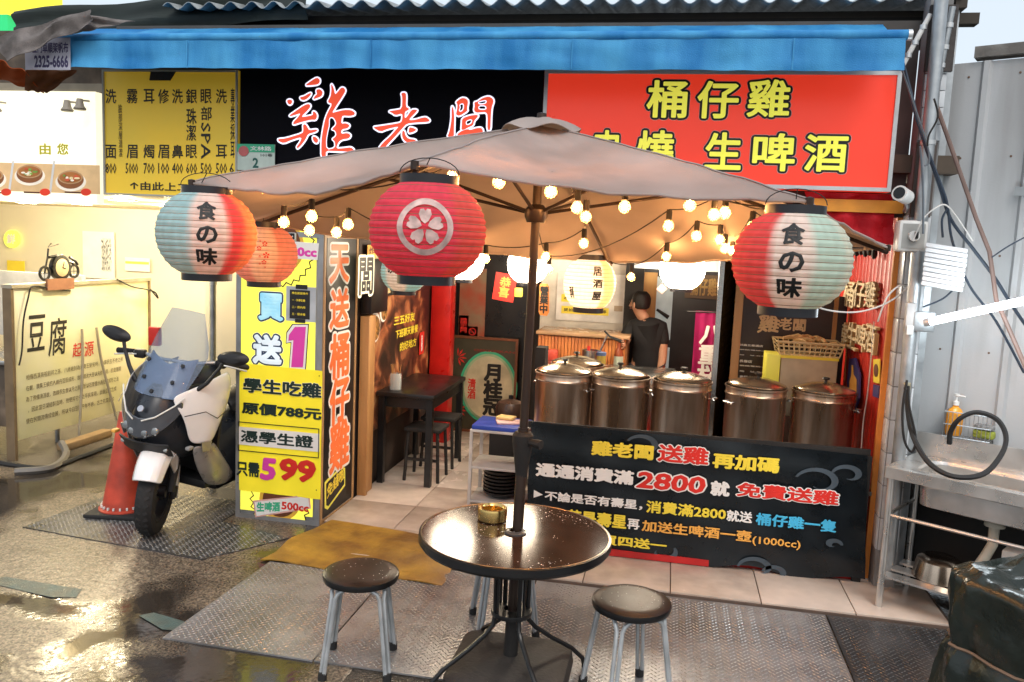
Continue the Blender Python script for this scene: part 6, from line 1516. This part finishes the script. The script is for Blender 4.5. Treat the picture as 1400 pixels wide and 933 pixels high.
B().box((-1.93, 0, .55), (.01, .2, .13), mat=Matrix.Rotation(R(-20), 4, 'Y')).build('number_plate', white_paint, scw)
B().box((-1.88, 0, .84), (.05, .18, .05), bev=.012).build('tail_light', T_red, scw)
scw.location = (-3.19, 4.58, .011)
for ch in scw.children:
    if ch.name.split('.')[0] in ('front_fender', 'fender_side', 'fork_leg', 'brake_caliper', 'handlebar', 'grip', 'brake_lever', 'switch_pod') or ch is front_wheel:
        a = R(20); pv = V((-.07, 0, 0)); ch.rotation_euler = (0, 0, a); ch.location = pv-Matrix.Rotation(a, 3, 'Z') @ pv
scw.rotation_euler = (R(-7), 0, R(-92))

# ================================================================== RIGHT SIDE: pillar, pipes, wall, sink
tp_ = thing('tiled_pillar', 'narrow white tiled pillar with timber post above beside the red wall', 'pillar', (1.35, 5.08, 0))
gro = M('grout grey', (.25, .25, .25), .8); wt = M('white glazed tile', (.62, .65, .68), .25, var=.2, scale=5)
B().bb((1.305, 5.0, 0), (1.42, 5.13, 3.4)).build('core', gro, tp_)
z = .25
while z < 2.14:
    B().box((1.362, 4.997, z+.1), (.108, .01, .19), bev=.002).build('tile', wt, tp_); B().box((1.303, 5.06, z+.1), (.008, .11, .19), bev=.002).build('tile', wt, tp_); z += .196
z = 2.62
while z < 2.98: B().box((1.365, 4.992, z+.045), (.11, .012, .086), bev=.002).build('tile', wt, tp_); z += .09
B().bb((1.30, 4.975, 2.2), (1.405, 4.999, 2.61)).build('timber_post', wood('rotten timber', (.13, .1, .09), (.05, .04, .035)), tp_)
B().lathe([(0, 0), (.018, 0), (.02, .008), (0, .012)], (1.355, 4.974, 2.42), 12, mat=Matrix.Rotation(PI/2, 4, 'X')).build('bolt', galv, tp_)
B().bb((1.30, 4.97, 2.99), (1.44, 4.999, 3.34)).build('upper_timber', wood('dark timber', (.06, .05, .045), (.025, .02, .02)), tp_)
# conduits
def vp(x0, y0, x1, y1, Y_, r_, lab, mt=galv, zb=None, name='conduit'):
    a, b_ = Yp(x0, y0, Y_), Yp(x1, y1, Y_)
    o = B().cyl(a, b_, r_, n=12).build(name, mt); tag(o, lab, 'pipe')
    for t in (.25, .55, .8):
        c = a.lerp(b_, t); B().lathe([(r_, -.012), (r_+.005, -.012), (r_+.005, .012), (r_, .012)], c, 12).build('clip', alu, o)
    return o
vp(1289, -20, 1213, 790, 4.9, .036, 'thick grey conduit running full height beside the tiled pillar')
vp(1302, 10, 1282, 110, 4.98, .02, 'short grey pipe beside the conduit under the roof corner')
vp(1272, 20, 1234, 90, 4.93, .014, 'thin slanting white pipe crossing under the roof', white_paint)
dkcab = M('navy cable', (.03, .045, .07), .5)
for k, (pts, r_, mt, lab) in enumerate((
        ([(1234, 85), (1246, 130), (1262, 190), (1283, 250), (1300, 300), (1330, 340), (1360, 380), (1385, 420), (1420, 470)], .009, dkcab, 'thick dark cable sagging down across the metal wall'),
        ([(1236, 90), (1252, 160), (1272, 215), (1290, 262), (1296, 285), (1302, 330), (1325, 390), (1362, 440), (1400, 510)], .007, dkcab, 'second dark cable bundled beside the thick one'),
        ([(1296, 285), (1288, 300), (1289, 325)], .006, dkcab, 'short dark cable drooping above the white crate stack'),
        ([(1232, 92), (1250, 145), (1268, 200), (1270, 222), (1264, 227)], .005, M('slate cable', (.12, .14, .16), .5), 'thin slate cable with a hooked end beside the timber post'),
        ([(1248, 330), (1262, 300), (1280, 284), (1294, 281), (1310, 300), (1330, 330)], .004, wcab, 'thin white cable arching from the junction box'),
        ([(1262, 420), (1290, 408), (1312, 388), (1312, 396)], .005, dkcab, 'dark cable from the lamp to the crate stack'),
        ([(1356, 352), (1380, 336), (1410, 320)], .004, dkcab, 'thin wire going out at the right edge'),
        ([(1277, 135), (1282, 160), (1270, 185), (1268, 200)], .005, black_matt, 'black wire loop behind the grey conduit'),
        ([(1258, 200), (1262, 260), (1262, 320)], .006, M('slate cable', (.12, .14, .16), .5), 'vertical slate cable along the conduit'),
        ([(1240, 520), (1234, 560), (1236, 600), (1246, 618), (1252, 600), (1243, 555), (1242, 528)], .007, rubber, 'black hose loop hanging on the conduit above the sink'))):
    cable([Yp(x, y, 4.84-.01*k) for x, y in pts], r_, mt, lab)
rod = B().tube([Yp(1277, 135, 4.98), Yp(1335, 300, 4.86), Yp(1353, 345, 4.8), Yp(1362, 410, 4.75), Yp(1410, 520, 4.6)], .012, 8); tag(rod.build('brown_rod', M('rusty rod', (.2, .13, .11), .6)), 'rusty brown rod leaning diagonally across the metal wall', 'rod')
# CCTV camera, junction box, crate stack
cc = thing('security_camera', 'white bullet security camera fixed on the timber post', 'security camera', Yp(1240, 270, 4.9)); p = V(cc.location); dv = V((-.55, -.7, .15)).normalized()
B().tube([p, p+dv*.1], [.04, .042], 16).build('housing', white_paint, cc); B().tube([p+dv*.1, p+dv*.103], [.032, .032], 16).build('lens', black_paint, cc)
B().tube([p+dv*.02, p+V((.01, .02, -.05)), p+V((.02, .09, -.07))], .014, 8).build('bracket', galv, cc)
jb = thing('clear_box', 'white translucent box with a round valve on the pillar', 'box', Yp(1248, 345, 4.9)); fj = Frame((0, 4.86, 0), (1, 0, 0))
(ua, va), (ub, vb) = fj.px(1226, 344), fj.px(1272, 302)
B().bb((ua, 4.86, va), (ub, 4.97, vb), bev=.02).build('case', M('milky plastic', (.7, .7, .68), .3, var=.1), jb)
B().bb((ua+.02, 4.857, va+.02), (ub-.02, 4.862, vb-.02)).build('recess', M('recess grey', (.42, .42, .4), .4), jb)
B().lathe([(0, 0), (.03, 0), (.028, .02), (0, .022)], V(((ua+ub)/2, 4.856, (va+vb)/2)), 16, mat=Matrix.Rotation(PI/2, 4, 'X')).build('dial', M('milky plastic', (.7, .7, .68), .3), jb); B().box(((ua+ub)/2+.008, 4.832, (va+vb)/2+.005), (.02, .012, .04), bev=.005).build('switch', black_paint, jb)
cs = thing('crate_stack', 'stack of white foam trays tied to the metal wall', 'trays', Yp(1290, 400, 4.75)); fcs = V((.97, -.2, 0))
tc_, bc_ = Yp(1294, 340, 4.75), Yp(1288, 392, 4.75)
styro = M('styrofoam', (.75, .76, .78), .6, var=.12, scale=12)
for k in range(9):
    c = bc_.lerp(tc_, k/8); B().box(c+V((random.uniform(-.004, .004), 0, 0)), (.2, .14, .022), mat=Matrix.Rotation(R(8), 4, 'Y') @ Matrix.Rotation(-.3, 4, 'Z'), bev=.005).build('tray', styro, cs)
# small bracket box + fluorescent tube
fbx = thing('lamp_bracket', 'rusty metal bracket carrying the end of the fluorescent tube', 'bracket', Yp(1262, 440, 4.86)); q = V(fbx.location)
B().box(q, (.11, .05, .11), bev=.006).build('ballast', galv, fbx); B().box(q+V((-.07, 0, .02)), (.05, .04, .16), bev=.005).build('clip_plate', M('grey switch', (.5, .5, .5), .5), fbx); B().box(q+V((-.07, -.025, -.05)), (.035, .012, .05), bev=.003).build('socket_box', white_paint, fbx)
fl_ = thing('fluorescent_tube', 'glaring white fluorescent tube running out at the right edge', 'lamp', Yp(1280, 436, 4.6))
ta, tb2 = Yp(1272, 440, 4.62), Yp(1470, 396, 4.25)
B().cyl(ta, tb2, .02, n=14).build('tube', glow('fluorescent white', (.86, .95, 1), 8), fl_)
B().cyl(ta-(tb2-ta).normalized()*.03, ta, .021, n=14).build('end_cap', alu, fl_)
lamp('tube_light', ta.lerp(tb2, .5)+V((0, -.05, -.03)), 8, (.85, .95, 1), .2, fl_)

# corrugated metal wall, angled
wd = V((math.cos(R(-27)), math.sin(R(-27)), 0)); wn = V((-wd.y, wd.x, 0)); w0 = V((1.50, 5.22, 0))
mw = thing('metal_wall', 'tall pale blue grey corrugated metal hoarding behind the sink', 'wall', w0)
prof = []; x = 0
while x < 4.5:
    for dx_, dn in ((0, 0), (.16, 0), (.175, .022), (.20, .022), (.215, 0)): prof.append((x+dx_, dn))
    x += .25
wmt = M('painted sheet steel', (.45, .46, .47), .4, .05, var=.2, scale=4, bump=.08, streak=True, c2=(.3, .3, .3), lo=.25, hi=.5)
def wp(s_, n_, z): return w0+wd*s_-wn*n_+V((0, 0, z))
k0 = 0
for i in range(0, 9):
    seg = prof[i*10:(i+1)*10+1] if i < 8 else prof[i*10:]
    if len(seg) < 2: break
    b = B(); b.grid([[wp(s_, n_, z) for s_, n_ in seg] for z in (.02, 1, 2, 3.08+(.03 if i > 0 else 0)+.02*(i > 2))]); b.thick(.002); b.build('sheet', wmt, mw)
b = B(); b.prism([wp(.12, .03, 3.1), wp(4.4, .03, 3.12), wp(4.4, -.08, 3.12), wp(.12, -.08, 3.1)], (0, 0, .06)); b.build('capping', M('mossy cement', (.3, .29, .27), .9, bump=.6, bscale=30, c2=(.14, .13, .12)), mw)
B().bb((1.42, 5.15, 0), (1.5, 5.25, 3.4)).build('edge_post', galv, mw)
b = B(); mnr = Matrix.Rotation(PI/2, 4, 'X')
for z in (.9, 1.45, 2.0, 2.55, 3.0):
    for k in range(14): b.lathe([(0, .006), (.006, .005), (.007, 0)], wp(.1+k*.25, .001, z+.004*(k % 3)), 7, mat=Matrix.Rotation(R(-27), 4, 'Z') @ mnr)
stuff(b.build('screws', M('rusty screws', (.2, .12, .08), .6, .4), mw))
fwm = Frame(wp(0, .026, 0), wd)
rect(mw, fwm, (1388, 256), (1440, 268), M('grey slot', (.3, .32, .33), .5), .01, 'slot_plate'); 
tag(B().prism([wp(.0, .03, .012), wp(2.2, .03, .012), wp(2.2, .045, .012), wp(.0, .045, .012)], (0, 0, .74)).build('dark_board', M('mouldy black board', (.015, .014, .013), .8)), 'added black panel against the metal wall, standing in for the shade under the sink', 'board')  # added panel: its black stands in for the shade below the sink
# sink unit
sa = R(-33); sD = V((math.cos(sa), math.sin(sa), 0)); sN = V((-sD.y, sD.x, 0)); s0 = V((1.225, 4.70, 0))
def S(u, v, z): return s0+sD*u+sN*v+V((0, 0, z))
ss = M('stained stainless', (.75, .73, .7), .3, .8, .3, 7, .06, 30, c2=(.58, .56, .53))
sk = thing('sink_unit', 'steel sink unit with raised back on tubular legs at the right', 'sink', s0)
SW, SDp, SZ = 1.35, .5, .83
rim_o = [(0, 0), (SW, 0), (SW, SDp), (0, SDp)]
def loop(u0, v0, u1, v1, r_, z, n=5):
    out = []
    for cu__, cv__, a0 in ((u1-r_, v1-r_, 0), (u0+r_, v1-r_, 90), (u0+r_, v0+r_, 180), (u1-r_, v0+r_, 270)):
        for k in range(n+1): a = R(a0+90*k/n); out.append(S(cu__+r_*math.cos(a), cv__+r_*math.sin(a), z))
    return out
bz = B(); bu0, bu1, bv0, bv1 = .12, .95, .09, .43
bz.grid([loop(0, 0, SW, SDp, .01, SZ-.06), loop(0, 0, SW, SDp, .012, SZ), loop(.02, .02, SW-.02, SDp-.02, .02, SZ+.004), loop(bu0, bv0, bu1, bv1, .09, SZ-.004), loop(bu0+.01, bv0+.01, bu1-.01, bv1-.01, .08, SZ-.03), loop(bu0+.03, bv0+.03, bu1-.03, bv1-.03, .07, SZ-.19), loop(.45, .22, .6, .3, .03, SZ-.205)], closed=True); bz._f(bz.g[-1])
bz.build('basin_top', ss, sk)
b = B(); b.grid([loop(bu0+.015, bv0+.015, bu1-.015, bv1-.015, .08, SZ-.02), loop(bu0+.022, bv0+.022, bu1-.022, bv1-.022, .08, SZ-.2), loop(.3, .15, .8, .36, .05, SZ-.215)], closed=True); b._f(b.g[-1]); b.build('basin_underside', ss, sk)
b = B(); b.prism([S(0, SDp, SZ), S(SW, SDp, SZ), S(SW, SDp+.012, SZ), S(0, SDp+.012, SZ)], (0, 0, .13)); b.build('splashback', ss, sk)
for (u, v) in ((.03, .03), (.03, SDp-.03), (SW-.03, .03), (SW-.03, SDp-.03)):
    lg = B().cyl(S(u, v, .02), S(u, v, SZ-.06), .019, n=12).build('leg', ss, sk); B().cyl(S(u, v, 0.011), S(u, v, .03), .024, n=10).build('foot_cap', rubber, lg)
for z, mt in ((.56, ss), ):
    B().cyl(S(.03, .03, z), S(SW-.03, .03, z), .01, n=8).build('rail', mt, sk); B().cyl(S(.03, .03, z), S(.03, SDp-.03, z), .01, n=8).build('rail', mt, sk)
for v in (.06, .2, .34): 
    b = B(); b.prism([S(.03, v-.03, .2), S(SW-.03, v-.03, .2), S(SW-.03, v+.05, .2), S(.03, v+.05, .2)], (0, 0, .012)); b.build('shelf_slat', ss, sk)
B().tube([S(.5, .26, SZ-.21), S(.5, .26, SZ-.26)], .05, 16).build('drain_cup', M('cream pvc', (.62, .58, .48), .5), sk)
B().tube([S(.5, .26, SZ-.26), S(.5, .26, SZ-.36), S(.48, .25, SZ-.42), S(.4, .2, .22), S(.38, .3, .05)], .026, 12).build('drain_pipe', M('cream pvc', (.62, .58, .48), .5), sk)
# wash bowl beneath
bo = thing('steel_basin', 'upturned steel basin standing on the shelf under the sink', 'basin', S(.26, .24, .214)); p = V(bo.location)
B().lathe([(.13, 0), (.135, .0), (.13, .03), (.115, .1), (.09, .118), (0, .122)], p, 32).build('bowl', M('warm steel', (.6, .48, .38), .2, 1, .2), bo)
tag(B().lathe([(0, 0), (.12, 0), (.14, .05), (.135, .05), (.115, .01), (0, .01)], S(.85, .22, .215), 24).build('steel_tray', chrome), 'shallow steel dish on the shelf under the right end of the sink', 'dish')
tag(B().box(S(.62, .3, .34), (.14, .12, .24), bev=.008, rz=sa).build('white_bottle', white_paint), 'white plastic can standing under the sink', 'can')
# soap bottle and wire rack on wall
rk = thing('wire_rack', 'wire rack with sponge fixed on the metal wall above the sink', 'rack', fwm.at(*fwm.px(1325, 590), .05))
fr2 = Frame(wp(0, .03, 0), wd); (ua, va), (ub, vb) = fr2.px(1293, 592), fr2.px(1360, 568)
for v in (va, (va+vb)/2, vb): B().tube([fr2.at(ua, v, .0), fr2.at(ua, v, .1), fr2.at(ub, v, .1), fr2.at(ub, v, 0)], .003, 5).build('wire', galv, rk)
for k in range(12): u = ua+(ub-ua)*k/11; B().tube([fr2.at(u, vb, .1), fr2.at(u, va, .1), fr2.at(u, va, 0)], .002, 4).build('wire', galv, rk)
sbp = fr2.at(ua+.045, va+.004, .05); sb = thing('soap_bottle', 'amber dish soap bottle with white pump in the wire rack', 'bottle', sbp)
B().lathe([(0, 0), (.035, 0), (.04, .02), (.04, .12), (.03, .15), (.014, .165), (.014, .175), (0, .175)], sbp, 20, 1.15, .8).build('body', M('amber soap', (.75, .32, .03), .15, var=.05), sb)
B().lathe([(0, .175), (.017, .175), (.017, .195), (.006, .2), (.006, .225), (.014, .228), (.014, .24), (0, .242)], sbp, 12).build('pump', white_paint, sb); B().tube([sbp+V((0, 0, .232)), sbp+V((.04, -.02, .228))], .006, 6).build('spout', white_paint, sb)
tag(B().box(fr2.at(ua+.2, va+.035, .05), (.11, .06, .045), bev=.012, rz=sa).build('sponge', M('green yellow sponge', (.35, .4, .06), .9, bump=.8)), 'dark green and yellow sponge in the wire rack', 'sponge')
tag(B().box(fr2.at(ua+.2, va+.075, .05), (.1, .06, .03), bev=.01, rz=sa).build('steel_wool', M('steel wool', (.3, .3, .3), .6, .5, bump=1)), 'grey steel wool pad on the sponge', 'scourer')
# black hose looping into the basin
hpts = [Yp(1239, 530, 4.82), Yp(1243, 575, 4.8), Yp(1252, 605, 4.72), Yp(1272, 635, 4.55), Yp(1305, 652, 4.45), Yp(1345, 648, 4.5), Yp(1370, 620, 4.6), Yp(1375, 595, 4.66), Yp(1362, 573, 4.7), Yp(1335, 564, 4.72), Yp(1312, 573, 4.74), Yp(1300, 590, 4.78), Yp(1298, 607, 4.8)]
cable(hpts, .014, rubber, 'black rubber hose looping from the tap over the sink', 'sink_hose')
tpv = Yp(1241, 528, 4.82); b = B(); b.lathe([(0, .02), (.015, .02), (.018, 0), (.014, -.03), (0, -.03)], tpv, 12); b.cyl(tpv, tpv+V((.0, .08, .01)), .01, n=8); tag(b.build('tap', M('tap brass', (.55, .5, .35), .3, .9)), 'small tap on the conduit feeding the black hose', 'tap')

# tarp-covered object
tq = thing('tarp_covered_cart', 'dark green tarpaulin tied with a rope over a cart at bottom right', 'covered cart', (1.55, 3.22, 0))
TC = V((1.59, 3.30, 0)); rr_ = random.Random(4); rows = []
def tring(t, nn=220):
    out = []
    for k in range(nn):
        a = 2*PI*k/nn; ca, sa_ = math.cos(a), math.sin(a); e = .42
        x = abs(ca)**e*(1 if ca > 0 else -1)*.40; y = abs(sa_)**e*(1 if sa_ > 0 else -1)*.30
        z = t
        fl__ = 1+.22*max(0, (.55-z))/.55 - .05*math.exp(-((z-.5)/.04)**2)
        fold = (1-min(1, z/.74))**.6*(.035*math.sin(a*9+1)+.025*math.sin(a*17+z*6)+.015*math.sin(a*31+3))+.006*math.sin(a*23+z*20)
        fold += .10*mnoise.noise(V((ca*2.2, sa_*2.2, z*1.6)))*(1-.5*min(1, z/.78))+.035*mnoise.noise(V((ca*6, sa_*6, z*5)))+.014*mnoise.noise(V((ca*17, sa_*17, z*16)))-.05*abs(mnoise.noise(V((ca*3.1+4, sa_*3.1, z*2.3-ca))))-.03*abs(mnoise.noise(V((ca*7, sa_*7+3, z*5+sa_*2))))
        x *= fl__*(1+fold); y *= fl__*(1+fold)
        an = R(28); out.append(TC+V((x*math.cos(an)-y*math.sin(an), x*math.sin(an)+y*math.cos(an), z)))
    return out
for i in range(48): rows.append(tring(.01+.74*i/47))
for q_ in (1, 2, 3):
    last = tring(.75+.012*q_); cc_ = sum(last, V())/len(last); rows.append([p.lerp(V((cc_.x, cc_.y, p.z)), .012*q_*q_) for p in last])
top = rows[-1]; c = sum(top, V())/len(top)
for i in range(1, 25):
    t = i/24; rows.append([p.lerp(c, t*.98)+V((0, 0, .02*math.sin(min(1, t*2)*PI/2)+.012*math.sin(p.x*22+t*6)*(1-t)+.01*math.sin(p.y*25+t*4)+(.03*mnoise.noise(V((p.x*6, p.y*6, t)))-.035*abs(mnoise.noise(V((p.lerp(c, t).x*7, p.lerp(c, t).y*7, 3)))))*min(1, t*3))) for p in top])
b = B(); b.grid(rows, closed=True); b._f(b.g[-1]); b.build('tarpaulin', M('wet green tarpaulin', (.008, .013, .011), .22, var=.4, scale=6, bump=.5, bscale=22, c2=(.022, .03, .025)), tq)
B().tube([p+(p-TC-V((0, 0, p.z))).normalized()*.006 for p in tring(.5)][::2], .007, 5, closed=True).build('rope', M('brown rope', (.2, .14, .1), .8), tq)

# street behind the camera: a plain wall of buildings that closes the alley (seen in wet reflections only)
